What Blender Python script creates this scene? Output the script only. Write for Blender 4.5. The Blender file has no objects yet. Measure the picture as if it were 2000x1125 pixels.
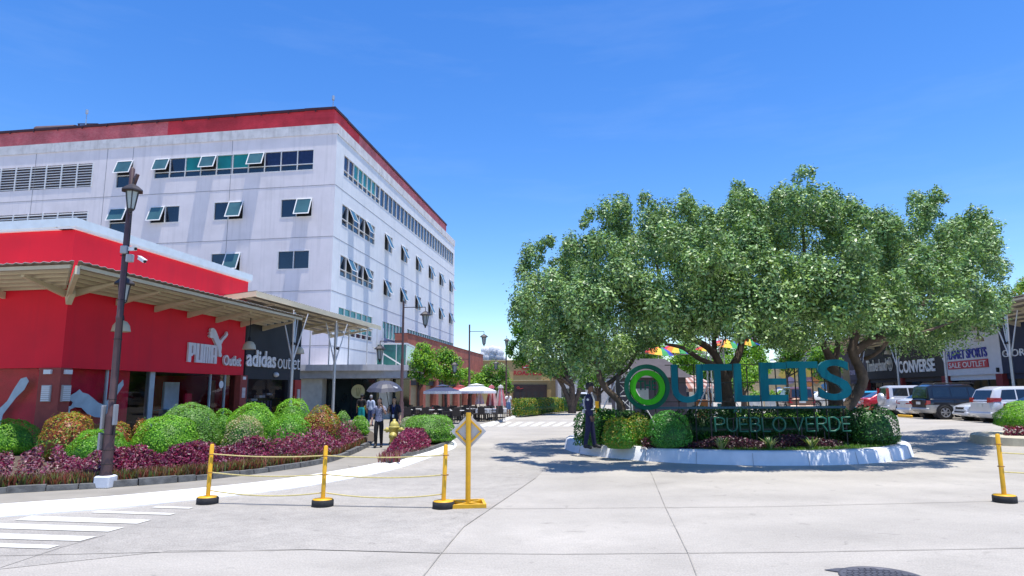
import bpy, math, random
import numpy as np
from mathutils import Vector, Matrix
from mathutils.geometry import tessellate_polygon
rnd = random.Random(11)
npr = np.random.default_rng(5)
SC = bpy.context.scene
COL = SC.collection
V = Vector
UP = V((0, 0, 1))
# ---------------------------------------------------------------- camera maths (metres; camera stands at x=0,y=0)
CF, CTP, CROLL, CH = 1300.0, 201.5 / 1300.0, .004, 1.95
CP = math.atan(CTP); ccp, csp = math.cos(CP), math.sin(CP)
def ray(px, py):
    dx = px - 1000; dy = 562.5 - py
    a = dx + CROLL * dy; b = dy - CROLL * dx
    return (a, CF * ccp - b * csp, CF * csp + b * ccp)
def gnd(px, py, z=0.0):
    r = ray(px, py); t = (z - CH) / r[2]
    return V((r[0] * t, r[1] * t, z))
def atY(px, py, Y):
    r = ray(px, py); t = Y / r[1]
    return V((r[0] * t, Y, CH + r[2] * t))
def onfr(px, py, fr):
    r = V(ray(px, py)); n = fr.n; c = V((0, 0, CH))
    t = (fr.o - c).dot(n) / r.dot(n); p = c + r * t - fr.o
    return p.dot(fr.u), p.z
# ---------------------------------------------------------------- materials
MATS = {}
def nd(nt, t, **k):
    n = nt.nodes.new(t)
    for a, b in k.items(): setattr(n, a, b)
    return n
def mat(name, col, rough=.6, metal=0., var=.14, scale=3., bump=0., bscale=30., spec=.5, streak=0., coat=0., dirt=0., dcol=(.12, .11, .1), dscale=1.3, rot=0., emit=0., grain=0.):
    if name in MATS: return MATS[name]
    m = bpy.data.materials.new(name); m.use_nodes = True; nt = m.node_tree
    b = nt.nodes['Principled BSDF']; L = nt.links.new
    b.inputs['Roughness'].default_value = rough; b.inputs['Metallic'].default_value = metal
    b.inputs['Specular IOR Level'].default_value = spec
    b.inputs['Coat Weight'].default_value = coat
    tc = nd(nt, 'ShaderNodeTexCoord'); src = tc.outputs['Object']
    nz = nd(nt, 'ShaderNodeTexNoise'); nz.inputs['Scale'].default_value = scale; nz.inputs['Detail'].default_value = 6
    L(src, nz.inputs['Vector'])
    rp = nd(nt, 'ShaderNodeMapRange'); rp.inputs[1].default_value = .3; rp.inputs[2].default_value = .7
    rp.inputs[3].default_value = 1 - var; rp.inputs[4].default_value = 1 + var
    L(nz.outputs['Fac'], rp.inputs[0])
    mx = nd(nt, 'ShaderNodeVectorMath', operation='SCALE'); mx.inputs[0].default_value = col
    L(rp.outputs[0], mx.inputs['Scale']); out = mx.outputs[0]
    if streak:
        mp = nd(nt, 'ShaderNodeMapping'); mp.inputs['Scale'].default_value = (2.2, 2.2, .12); L(src, mp.inputs[0])
        n2 = nd(nt, 'ShaderNodeTexNoise'); n2.inputs['Scale'].default_value = 1.6; n2.inputs['Detail'].default_value = 7; L(mp.outputs[0], n2.inputs['Vector'])
        r2 = nd(nt, 'ShaderNodeMapRange'); r2.inputs[1].default_value = .52; r2.inputs[2].default_value = .78; r2.inputs[3].default_value = 0; r2.inputs[4].default_value = streak
        L(n2.outputs['Fac'], r2.inputs[0])
        k = nd(nt, 'ShaderNodeMix', data_type='RGBA'); L(r2.outputs[0], k.inputs[0]); L(out, k.inputs[6]); k.inputs[7].default_value = (*dcol, 1); out = k.outputs[2]
    if dirt:
        n3 = nd(nt, 'ShaderNodeTexNoise'); n3.inputs['Scale'].default_value = dscale; n3.inputs['Detail'].default_value = 9; n3.inputs['Roughness'].default_value = .65; L(src, n3.inputs['Vector'])
        r3 = nd(nt, 'ShaderNodeMapRange'); r3.inputs[1].default_value = .5; r3.inputs[2].default_value = .75; r3.inputs[3].default_value = 0; r3.inputs[4].default_value = dirt
        L(n3.outputs['Fac'], r3.inputs[0])
        k = nd(nt, 'ShaderNodeMix', data_type='RGBA'); L(r3.outputs[0], k.inputs[0]); L(out, k.inputs[6]); k.inputs[7].default_value = (*dcol, 1); out = k.outputs[2]
    if grain:   # fine speckle and brushed streaks of concrete
        for sc, st, amt in ((45., (1, 1, 1), grain), (5., (1, 9, 1), grain * .5), (.22, (1, 2.6, 1), .11)):
            mp = nd(nt, 'ShaderNodeMapping'); mp.inputs['Scale'].default_value = st; mp.inputs['Rotation'].default_value = (0, 0, .9); L(src, mp.inputs[0])
            n5 = nd(nt, 'ShaderNodeTexNoise'); n5.inputs['Scale'].default_value = sc; n5.inputs['Detail'].default_value = 3; L(mp.outputs[0], n5.inputs['Vector'])
            r5 = nd(nt, 'ShaderNodeMapRange'); r5.inputs[1].default_value = .3; r5.inputs[2].default_value = .7; r5.inputs[3].default_value = 1 - amt; r5.inputs[4].default_value = 1 + amt; L(n5.outputs['Fac'], r5.inputs[0])
            m5 = nd(nt, 'ShaderNodeVectorMath', operation='SCALE'); L(out, m5.inputs[0]); L(r5.outputs[0], m5.inputs['Scale']); out = m5.outputs[0]
    if grain:   # scattered small stains
        n6 = nd(nt, 'ShaderNodeTexNoise'); n6.inputs['Scale'].default_value = 2.7; n6.inputs['Detail'].default_value = 5; n6.inputs['Distortion'].default_value = .6; L(src, n6.inputs['Vector'])
        r6 = nd(nt, 'ShaderNodeMapRange'); r6.inputs[1].default_value = .64; r6.inputs[2].default_value = .72; r6.inputs[3].default_value = 1; r6.inputs[4].default_value = .80; L(n6.outputs['Fac'], r6.inputs[0])
        m6 = nd(nt, 'ShaderNodeVectorMath', operation='SCALE'); L(out, m6.inputs[0]); L(r6.outputs[0], m6.inputs['Scale']); out = m6.outputs[0]
    L(out, b.inputs['Base Color'])
    if bump:
        n4 = nd(nt, 'ShaderNodeTexNoise'); n4.inputs['Scale'].default_value = bscale; n4.inputs['Detail'].default_value = 4; L(src, n4.inputs['Vector'])
        bp = nd(nt, 'ShaderNodeBump'); bp.inputs['Strength'].default_value = bump; bp.inputs['Distance'].default_value = .02
        L(n4.outputs['Fac'], bp.inputs['Height']); L(bp.outputs[0], b.inputs['Normal'])
    if emit: b.inputs['Emission Color'].default_value = (*col, 1); b.inputs['Emission Strength'].default_value = emit
    MATS[name] = m
    return m
def leafmat(name, col, rough=.45, trans=.35, var=.25, spec=.5):
    if name in MATS: return MATS[name]
    m = bpy.data.materials.new(name); m.use_nodes = True; nt = m.node_tree; L = nt.links.new
    b = nt.nodes['Principled BSDF']; o = nt.nodes['Material Output']
    g = nd(nt, 'ShaderNodeTexCoord'); nz = nd(nt, 'ShaderNodeTexNoise'); nz.inputs['Scale'].default_value = 2.3; nz.inputs['Detail'].default_value = 5
    L(g.outputs['Object'], nz.inputs['Vector'])
    rp = nd(nt, 'ShaderNodeMapRange'); rp.inputs[1].default_value = .3; rp.inputs[2].default_value = .7; rp.inputs[3].default_value = 1 - var; rp.inputs[4].default_value = 1 + var
    L(nz.outputs['Fac'], rp.inputs[0])
    mx = nd(nt, 'ShaderNodeVectorMath', operation='SCALE'); mx.inputs[0].default_value = col; L(rp.outputs[0], mx.inputs['Scale'])
    L(mx.outputs[0], b.inputs['Base Color']); b.inputs['Roughness'].default_value = rough; b.inputs['Specular IOR Level'].default_value = spec
    t = nd(nt, 'ShaderNodeBsdfTranslucent'); tv = nd(nt, 'ShaderNodeVectorMath', operation='MULTIPLY'); tv.inputs[1].default_value = (1.25, 1.2, .6)
    L(mx.outputs[0], tv.inputs[0]); L(tv.outputs[0], t.inputs['Color'])
    s = nd(nt, 'ShaderNodeMixShader'); s.inputs[0].default_value = trans
    L(b.outputs[0], s.inputs[1]); L(t.outputs[0], s.inputs[2]); L(s.outputs[0], o.inputs['Surface'])
    MATS[name] = m
    return m
def glassmat(name, tint=(.55, .6, .6), refl=.25):
    if name in MATS: return MATS[name]
    m = bpy.data.materials.new(name); m.use_nodes = True; nt = m.node_tree; L = nt.links.new
    nt.nodes.remove(nt.nodes['Principled BSDF']); o = nt.nodes['Material Output']
    t = nd(nt, 'ShaderNodeBsdfTransparent'); t.inputs[0].default_value = (*tint, 1)
    g = nd(nt, 'ShaderNodeBsdfGlossy'); g.inputs['Roughness'].default_value = .015
    f = nd(nt, 'ShaderNodeFresnel'); f.inputs[0].default_value = 1.28
    a = nd(nt, 'ShaderNodeMath', operation='ADD'); a.inputs[1].default_value = refl; L(f.outputs[0], a.inputs[0])
    s = nd(nt, 'ShaderNodeMixShader'); L(a.outputs[0], s.inputs[0]); L(t.outputs[0], s.inputs[1]); L(g.outputs[0], s.inputs[2]); L(s.outputs[0], o.inputs['Surface'])
    MATS[name] = m
    return m
def brickmat(name, c1, c2, mortar, ang, scale=6., bump=.3):
    if name in MATS: return MATS[name]
    m = bpy.data.materials.new(name); m.use_nodes = True; nt = m.node_tree; L = nt.links.new
    b = nt.nodes['Principled BSDF']; b.inputs['Roughness'].default_value = .85
    tc = nd(nt, 'ShaderNodeTexCoord'); mp = nd(nt, 'ShaderNodeMapping', vector_type='POINT'); mp.inputs['Rotation'].default_value = (0, 0, math.radians(ang))
    L(tc.outputs['Object'], mp.inputs[0]); sx = nd(nt, 'ShaderNodeSeparateXYZ'); L(mp.outputs[0], sx.inputs[0])
    cx = nd(nt, 'ShaderNodeCombineXYZ'); L(sx.outputs['Y'], cx.inputs['X']); L(sx.outputs['Z'], cx.inputs['Y'])
    bt = nd(nt, 'ShaderNodeTexBrick'); bt.inputs['Scale'].default_value = scale; bt.inputs['Color1'].default_value = (*c1, 1); bt.inputs['Color2'].default_value = (*c2, 1); bt.inputs['Mortar'].default_value = (*mortar, 1)
    bt.inputs['Mortar Size'].default_value = .015
    L(cx.outputs[0], bt.inputs['Vector'])
    nz = nd(nt, 'ShaderNodeTexNoise'); nz.inputs['Scale'].default_value = .7; nz.inputs['Detail'].default_value = 8; L(tc.outputs['Object'], nz.inputs['Vector'])
    rp = nd(nt, 'ShaderNodeMapRange'); rp.inputs[1].default_value = .3; rp.inputs[2].default_value = .7; rp.inputs[3].default_value = .72; rp.inputs[4].default_value = 1.25; L(nz.outputs['Fac'], rp.inputs[0])
    mx = nd(nt, 'ShaderNodeVectorMath', operation='SCALE'); L(bt.outputs['Color'], mx.inputs[0]); L(rp.outputs[0], mx.inputs['Scale']); L(mx.outputs[0], b.inputs['Base Color'])
    bp = nd(nt, 'ShaderNodeBump'); bp.inputs['Strength'].default_value = bump; bp.inputs['Distance'].default_value = .02; bp.invert = True
    L(bt.outputs['Fac'], bp.inputs['Height']); L(bp.outputs[0], b.inputs['Normal'])
    MATS[name] = m
    return m
# ---------------------------------------------------------------- mesh builder
ORG = {}
class Fr:
    """local frame of a wall: o origin, u horizontal direction, n outward normal"""
    def __init__(s, o, ang, flip=False):
        s.o = V(o); a = math.radians(ang); s.u = V((math.sin(a), math.cos(a), 0)); s.n = V((math.cos(a), -math.sin(a), 0))
        if flip: s.n = -s.n
    def p(s, u, z, d=0.): return s.o + s.u * u + UP * z + s.n * d
class MB:
    def __init__(s): s.v = []; s.f = []; s.mi = []; s.sm = []; s.k = 0
    def face(s, pts, sm=False):
        i = len(s.v); s.v += [tuple(p) for p in pts]; s.f.append(tuple(range(i, i + len(pts)))); s.mi.append(s.k); s.sm.append(sm)
    def add(s, verts, faces, sm=False):
        i = len(s.v); s.v += [tuple(p) for p in verts]
        for f in faces: s.f.append(tuple(i + j for j in f)); s.mi.append(s.k); s.sm.append(sm)
    def hexa(s, p):  # 8 corners: bottom 4 ccw, top 4 ccw
        s.add(p, [(3, 2, 1, 0), (4, 5, 6, 7), (0, 1, 5, 4), (1, 2, 6, 5), (2, 3, 7, 6), (3, 0, 4, 7)])
    def box(s, c, d, rz=0.):
        c = V(c); M = Matrix.Rotation(rz, 3, 'Z'); x, y, z = d[0] / 2, d[1] / 2, d[2] / 2
        s.hexa([c + M @ V(q) for q in ((-x, -y, -z), (x, -y, -z), (x, y, -z), (-x, y, -z), (-x, -y, z), (x, -y, z), (x, y, z), (-x, y, z))])
    def bbox(s, c, d, b=.02, rz=0.):  # chamfered box
        c = V(c); M = Matrix.Rotation(rz, 3, 'Z'); x, y, z = d[0] / 2, d[1] / 2, d[2] / 2
        def ring(xx, yy, zz, bb): return [c + M @ V(q) for q in ((-xx + bb, -yy, zz), (xx - bb, -yy, zz), (xx, -yy + bb, zz), (xx, yy - bb, zz), (xx - bb, yy, zz), (-xx + bb, yy, zz), (-xx, yy - bb, zz), (-xx, -yy + bb, zz))]
        rs = [ring(x - b, y - b, -z, b), ring(x, y, -z + b, b), ring(x, y, z - b, b), ring(x - b, y - b, z, b)]
        s.loft(rs, cap=True)
    def loft(s, rings, cap=False, closed=True, sm=False):
        n = len(rings[0]); vs = [p for r in rings for p in r]; fs = []
        for i in range(len(rings) - 1):
            for j in range(n if closed else n - 1):
                a = i * n + j; b = i * n + (j + 1) % n; fs.append((a, b, b + n, a + n))
        s.add(vs, fs, sm)
        if cap: s.face(list(reversed(rings[0]))); s.face(rings[-1])
    def fbox(s, fr, u0, u1, z0, z1, d0, d1):
        s.hexa([fr.p(*q) for q in ((u0, z0, d0), (u1, z0, d0), (u1, z0, d1), (u0, z0, d1), (u0, z1, d0), (u1, z1, d0), (u1, z1, d1), (u0, z1, d1))])
    def fquad(s, fr, u0, u1, z0, z1, d):
        q = [fr.p(u0, z0, d), fr.p(u1, z0, d), fr.p(u1, z1, d), fr.p(u0, z1, d)]; s.face(q if fr.u.cross(UP).dot(fr.n) > 0 else q[::-1])
    def tube(s, pts, rad, n=8, cap=True, sm=True):
        pts = [V(p) for p in pts]; rs = rad if isinstance(rad, (list, tuple)) else [rad] * len(pts); rings = []; prev = None
        for i, p in enumerate(pts):
            t = (pts[min(i + 1, len(pts) - 1)] - pts[max(i - 1, 0)]).normalized()
            a = prev if prev is not None else (V((1, 0, 0)) if abs(t.x) < .9 else V((0, 1, 0)))
            a = (a - t * a.dot(t)).normalized(); prev = a; b = t.cross(a)
            rings.append([p + (a * math.cos(2 * math.pi * k / n) + b * math.sin(2 * math.pi * k / n)) * rs[i] for k in range(n)])
        s.loft(rings, cap, True, sm)
    def bar(s, a, b, w, h=None, up=UP):
        a, b = V(a), V(b); h = h or w; t = (b - a).normalized()
        if abs(t.dot(up)) > .98: up = V((1, 0, 0))
        x = t.cross(up).normalized() * w / 2; y = x.cross(t).normalized() * h / 2
        s.hexa([a - x - y, a + x - y, b + x - y, b - x - y, a - x + y, a + x + y, b + x + y, b - x + y])
    def lathe(s, c, prof, n=16, sm=True, M=None, cap=True):
        c = V(c); M = M or Matrix.Identity(3)
        rings = [[c + M @ V((r * math.cos(2 * math.pi * k / n), r * math.sin(2 * math.pi * k / n), z)) for k in range(n)] for r, z in prof]
        s.loft(rings, False, True, sm)
        if cap: s.face(list(reversed(rings[0]))); s.face(rings[-1])
    def ball(s, c, r, n=12, m=8, M=None):
        r = (r, r, r) if not isinstance(r, (tuple, list)) else r; c = V(c); M = M or Matrix.Identity(3)
        rings = []
        for i in range(m + 1):
            a = -math.pi / 2 + math.pi * (i * .998 + .001 * m) / m; q = math.cos(a)
            rings.append([c + M @ V((r[0] * q * math.cos(2 * math.pi * k / n), r[1] * q * math.sin(2 * math.pi * k / n), r[2] * math.sin(a))) for k in range(n)])
        s.loft(rings, False, True, True)
    def prism(s, poly, f0, f1):  # poly 2d; f0,f1 map (a,b)->3d for both faces; concave allowed
        n = len(poly); A = [f0(*p) for p in poly]; B = [f1(*p) for p in poly]
        tris = tessellate_polygon([[V((p[0], p[1], 0)) for p in poly]])
        s.add(A, [tuple(t) for t in tris]); s.add(B, [tuple(reversed(t)) for t in tris])
        for i in range(n): j = (i + 1) % n; s.face([A[i], A[j], B[j], B[i]])
    def poly(s, pts):
        tris = tessellate_polygon([[V((p[0], p[1], 0)) for p in pts]]); s.add(pts, [tuple(t) for t in tris])
    def build(s, name, mats, parent=None, org=None):
        o = V(org) if org is not None else (ORG[parent.name] if parent is not None else V((0, 0, 0)))
        me = bpy.data.meshes.new(name); me.from_pydata([(p[0] - o.x, p[1] - o.y, p[2] - o.z) for p in s.v], [], s.f)
        for m in (mats if isinstance(mats, (list, tuple)) else [mats]): me.materials.append(m)
        me.polygons.foreach_set('material_index', s.mi); me.polygons.foreach_set('use_smooth', s.sm); me.update()
        ob = bpy.data.objects.new(name, me); COL.objects.link(ob)
        if parent is not None: ob.parent = parent
        else: ob.location = o
        ORG[ob.name] = o
        return ob
def tag(o, label=None, cat=None, group=None, kind=None):
    if label: o['label'] = label
    if cat: o['category'] = cat
    if group: o['group'] = group
    if kind: o['kind'] = kind
    return o
def root(name, loc, label, cat, group=None):
    o = bpy.data.objects.new(name, None); COL.objects.link(o); o.location = loc; o.empty_display_size = .2
    ORG[o.name] = V(loc); return tag(o, label, cat, group)
def struct(o): o['kind'] = 'structure'; return o
def kids(o): return [c for c in bpy.data.objects if c.parent == o]
KIDS = {}
def copy_tree(o, parent=None):
    c = o.copy(); COL.objects.link(c)
    if parent is not None: c.parent = parent
    ks = KIDS.get(o.name)
    if ks is None: ks = KIDS[o.name] = kids(o)
    for ch in ks: copy_tree(ch, c)
    return c
def put(o, loc, rz=0., sc=1., label=None, group=None):
    o.location = loc; o.rotation_euler = (0, 0, rz); o.scale = (sc, sc, sc)
    if label: o['label'] = label
    if group: o['group'] = group
    return o
# ---------------------------------------------------------------- leaves (numpy)
def npmesh(name, verts, faces, mi, mats, parent=None, org=(0, 0, 0), smooth=False):
    o = ORG[parent.name] if parent is not None else V(org)
    verts = np.asarray(verts, dtype=np.float32) - np.array(o, dtype=np.float32)
    me = bpy.data.meshes.new(name); n = len(verts); nf = len(faces)
    me.vertices.add(n); me.vertices.foreach_set('co', verts.ravel())
    me.loops.add(nf * 4); me.loops.foreach_set('vertex_index', np.asarray(faces, dtype=np.int32).ravel())
    me.polygons.add(nf); me.polygons.foreach_set('loop_start', np.arange(0, nf * 4, 4, dtype=np.int32))
    for m in mats: me.materials.append(m)
    me.polygons.foreach_set('material_index', np.asarray(mi, dtype=np.int32)); me.update(calc_edges=True); me.validate()
    ob = bpy.data.objects.new(name, me); COL.objects.link(ob)
    if parent is not None: ob.parent = parent
    else: ob.location = o
    ORG[ob.name] = o
    return ob
def norm(a): return a / np.maximum(np.linalg.norm(a, axis=1, keepdims=True), 1e-6)
def leafquads(P, N, size, asp=.5, vary=.35, T=None):
    n = len(P); N = norm(N)
    T = npr.normal(size=(n, 3)) if T is None else T
    T = norm(T - N * (T * N).sum(1, keepdims=True)); B = np.cross(N, T)
    s = (size * (1 + vary * npr.uniform(-1, 1, n)))[:, None]
    A = P - T * s * .5; Cc = P + T * s * .5; D1 = P + B * s * asp * .5 - N * s * .12; D2 = P - B * s * asp * .5 - N * s * .12
    v = np.stack([A, D1, Cc, D2], 1).reshape(-1, 3)
    return v, np.arange(4 * n).reshape(-1, 4)
def sph(n):
    return norm(npr.normal(size=(n, 3)))
def clump(c, r, n, up=.35, shell=.5):
    d = sph(n); k = shell + (1 - shell) * np.sqrt(npr.uniform(0, 1, n))
    k *= 1 + .20 * npr.normal(size=n)
    return np.array(c) + d * np.array(r) * k[:, None], d * .7 + np.array((0, 0, up)) + npr.normal(size=(n, 3)) * .38
# ---------------------------------------------------------------- lettering
def text_geo(txt, W, Hh, bold=0., shear=0., space=1.):
    """flat outline of a word as verts (2d) + faces, fitted in W x Hh (W None keeps proportion)"""
    cu = bpy.data.curves.new('lettering', 'FONT'); cu.body = txt; cu.size = 1; cu.offset = bold; cu.shear = shear; cu.space_character = space; cu.resolution_u = 4; cu.fill_mode = 'NONE' if False else 'FRONT'
    cu.extrude = .5
    ob = bpy.data.objects.new('lettering', cu); COL.objects.link(ob); dg = bpy.context.evaluated_depsgraph_get(); dg.update()
    me = bpy.data.meshes.new_from_object(ob.evaluated_get(dg)); vs = [v.co.copy() for v in me.vertices]; fs = [tuple(p.vertices) for p in me.polygons]
    bpy.data.objects.remove(ob); bpy.data.curves.remove(cu); bpy.data.meshes.remove(me)
    x0 = min(v.x for v in vs); x1 = max(v.x for v in vs); y0 = min(v.y for v in vs); y1 = max(v.y for v in vs)
    sy = Hh / (y1 - y0); sx = W / (x1 - x0) if W else sy
    return [((v.x - x0) * sx, (v.y - y0) * sy, v.z + .5) for v in vs], fs, (x1 - x0) * sx
def text_on(mb, fr, txt, u0, u1, z0, z1, d0, dep, bold=0., mirror=False, shear=0., space=1., slope=0.):
    """u0 is the left edge as read"""
    vs, fs, w = text_geo(txt, abs(u1 - u0), z1 - z0, bold, shear, space); s = 1 if u1 > u0 else -1
    mb.add([fr.p(u0 + s * x, z0 + y + slope * x, d0 + dep * z) for x, y, z in vs], fs)
# ================================================================ world, sun, camera
SUN = V((.12, -.095, 1)).normalized()
w = bpy.data.worlds.new('World'); SC.world = w; w.use_nodes = True; nt = w.node_tree
bg = nt.nodes['Background']; sk = nt.nodes.new('ShaderNodeTexSky'); sk.sky_type = 'NISHITA'; sk.sun_disc = False
sk.sun_elevation = math.asin(SUN.z); sk.sun_rotation = math.atan2(SUN.x, SUN.y); sk.air_density = 1.0; sk.dust_density = .25; sk.ozone_density = 4.0; sk.altitude = 50
hs = nt.nodes.new('ShaderNodeHueSaturation'); hs.inputs['Saturation'].default_value = 1.30; hs.inputs['Value'].default_value = 1.15; hs.inputs['Hue'].default_value = .510
nt.links.new(sk.outputs[0], hs.inputs['Color'])
tcw = nt.nodes.new('ShaderNodeTexCoord'); mpw = nt.nodes.new('ShaderNodeMapping'); mpw.inputs['Scale'].default_value = (1.2, 1.2, 7.); nt.links.new(tcw.outputs['Generated'], mpw.inputs[0])
nw = nt.nodes.new('ShaderNodeTexNoise'); nw.inputs['Scale'].default_value = 2.6; nw.inputs['Detail'].default_value = 8; nw.inputs['Roughness'].default_value = .6; nt.links.new(mpw.outputs[0], nw.inputs['Vector'])
rw = nt.nodes.new('ShaderNodeMapRange'); rw.inputs[1].default_value = .52; rw.inputs[2].default_value = .85; rw.inputs[3].default_value = 0; rw.inputs[4].default_value = .055; nt.links.new(nw.outputs['Fac'], rw.inputs[0])
mw = nt.nodes.new('ShaderNodeMix'); mw.data_type = 'RGBA'; nt.links.new(rw.outputs[0], mw.inputs[0]); nt.links.new(hs.outputs[0], mw.inputs[6]); mw.inputs[7].default_value = (5.5, 6.2, 7., 1)
nt.links.new(mw.outputs[2], bg.inputs['Color']); bg.inputs['Strength'].default_value = .15
sl = bpy.data.lights.new('sun', 'SUN'); sl.energy = 4.6; sl.angle = math.radians(.53); sl.color = (1, .955, .87)
so = bpy.data.objects.new('sun', sl); COL.objects.link(so); so.rotation_euler = SUN.to_track_quat('Z', 'Y').to_euler(); so.location = (0, 0, 60)
cd = bpy.data.cameras.new('camera'); co = bpy.data.objects.new('camera', cd); COL.objects.link(co); SC.camera = co
cd.sensor_width = 36; cd.lens = CF / 2000 * 36; cd.clip_end = 6000; cd.clip_start = .1
Rx = V((1, 0, 0)); Ux = V((0, -csp, ccp)); Fx = V((0, ccp, csp)); cx_ = (Rx - Ux * CROLL).normalized(); cy_ = (Ux + Rx * CROLL).normalized()
co.matrix_world = Matrix((( cx_.x, cy_.x, -Fx.x, 0), (cx_.y, cy_.y, -Fx.y, 0), (cx_.z, cy_.z, -Fx.z, CH), (0, 0, 0, 1)))
SC.view_settings.view_transform = 'Standard'; SC.view_settings.look = 'None'; SC.view_settings.exposure = .42; SC.view_settings.gamma = 1
SC.cycles.max_bounces = 8; SC.cycles.transparent_max_bounces = 16; SC.cycles.use_denoising = True
# ================================================================ palette
M_conc = mat('concrete_road', (.398, .368, .322), .9, var=.10, scale=.9, bump=.35, bscale=60, dirt=.5, dcol=(.28, .26, .23), dscale=.45, grain=.16)
M_conc2 = mat('rough_grey_concrete', (.365, .338, .298), .92, var=.08, scale=3, bump=.5, bscale=90, dirt=.4, dcol=(.25, .235, .21), dscale=.8, grain=.22)
M_walk = mat('sidewalk_concrete', (.29, .265, .22), .9, var=.12, scale=1.6, bump=.2, bscale=70, dirt=.35, dcol=(.24, .22, .19), dscale=.6)
M_joint = mat('joint_dark', (.29, .27, .235), .95, var=.3, scale=2)
M_kerbw = mat('white_kerb_paint', (.78, .77, .75), .8, var=.06, scale=3, dirt=.25, dcol=(.52, .5, .47), dscale=2.2, bump=.15, bscale=25)
M_mark = mat('worn_white_marking', (.60, .585, .53), .85, var=.08, scale=5, dirt=.55, dcol=(.45, .43, .4), dscale=2.5)
M_soil = mat('soil', (.10, .075, .05), .95, var=.3, scale=12, bump=.6, bscale=20)
M_stone = mat('dark_stone_edging', (.13, .13, .125), .85, var=.4, scale=6, bump=.5, bscale=14)
M_white = mat('white_wall_lilac_light', (.80, .735, .745), .85, var=.05, scale=.8, streak=.36, dcol=(.50, .46, .47), dirt=.22, dscale=.5)  # pinkish tint paints in the light on the left face of the same wall
M_whiter = mat('white_wall_bluish_light', (.74, .75, .77), .85, var=.05, scale=.8, streak=.36, dcol=(.46, .52, .57), dirt=.12, dscale=.5)  # bluish tint of wall and stains paints in the cooler light on this face
M_wtrim = mat('stained_white_plaster', (.66, .64, .64), .9, var=.12, scale=1.2, streak=.6, dcol=(.33, .31, .31), dirt=.45, dscale=2.2)
M_redbr = brickmat('red_painted_brick', (.54, .03, .045), (.60, .04, .06), (.48, .035, .045), 7.8, 3.2)
M_redbr2 = brickmat('red_painted_brick_left', (.54, .03, .045), (.60, .04, .06), (.48, .035, .045), -81, 3.2)
M_fadebr = brickmat('faded_red_brick', (.55, .15, .16), (.50, .09, .11), (.58, .22, .22), 7.8, 3.2)
M_fadebr2 = brickmat('faded_red_brick_left', (.55, .14, .15), (.50, .08, .10), (.58, .2, .2), -81, 3.2)
M_brick = brickmat('orange_red_brick', (.36, .085, .05), (.44, .12, .07), (.30, .12, .09), 8, 5.)
M_dkmetal = mat('dark_metal_coping', (.06, .02, .025), .5, .3)
M_frame = mat('white_window_frame', (.72, .72, .72), .5, var=.04)
M_gdark = mat('dark_blue_glass', (.010, .022, .042), .06, var=.3, scale=.6, spec=.8)
M_gteal = mat('teal_glass', (.012, .22, .20), .10, var=.25, scale=.7, spec=.5)
M_gnavy = mat('navy_curtained_glass', (.014, .018, .06), .10, var=.3, scale=5, spec=.6)
M_gsash = mat('grey_green_sash_glass', (.05, .12, .13), .06, var=.2, scale=.9, spec=.8)
M_black = mat('black_gap', (.008, .008, .01), .8)
M_red = mat('bright_red_wall', (.78, .004, .024), .75, var=.07, scale=.7, streak=.22, dirt=.16, dcol=(.45, .01, .03), dscale=.6)
M_cop = mat('pale_metal_coping', (.62, .70, .74), .55, .0, var=.06)
M_beige = mat('beige_painted_steel', (.62, .54, .38), .65, var=.07, scale=2, dirt=.2, dcol=(.42, .33, .2))
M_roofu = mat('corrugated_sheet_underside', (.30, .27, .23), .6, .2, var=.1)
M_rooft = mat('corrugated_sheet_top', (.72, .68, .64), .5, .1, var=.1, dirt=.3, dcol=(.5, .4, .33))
M_blackw = mat('charcoal_wall', (.022, .024, .028), .7, var=.12, scale=2)
M_pole = mat('brown_lamp_paint', (.085, .045, .045), .55, var=.15, scale=6)
M_lglass = mat('frosted_lantern_glass', (.35, .40, .40), .25, var=.1)
M_yel = mat('yellow_paint', (.78, .42, .012), .5, var=.08, scale=5, dirt=.5, dcol=(.48, .24, .03), dscale=9)
M_tyre = mat('black_rubber', (.025, .025, .026), .85, var=.3, scale=8, bump=.3, bscale=40)
M_steel = mat('galvanised_steel', (.52, .53, .54), .4, .6, var=.1)
M_signb = mat('bare_aluminium_sheet', (.52, .53, .54), .5, .3, var=.08, scale=2.5)
M_glass = glassmat('shopfront_glass', (.80, .82, .82), .0)
M_dkint = mat('dark_interior', (.03, .03, .033), .8)
M_wood = mat('brown_wood', (.18, .075, .03), .7, var=.3, scale=9)
M_rope = mat('yellow_rope', (.60, .50, .20), .85, var=.15, scale=20)
# ================================================================ the ground
def ss(t): t = max(0., min(1., t)); return t * t * (3 - 2 * t)
def hgt(x): return .4 * ss((x - 13.5) / 7.)
b = MB(); xs = [-900, -60, -20, 0, 13.5] + [13.5 + 7 * i / 10 for i in range(1, 11)] + [40, 900]
for a, c in zip(xs[:-1], xs[1:]): b.add([(a, -60, hgt(a)), (c, -60, hgt(c)), (c, 1500, hgt(c)), (a, 1500, hgt(a))], [(0, 1, 2, 3)], True)
struct(b.build('road', M_conc))
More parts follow.
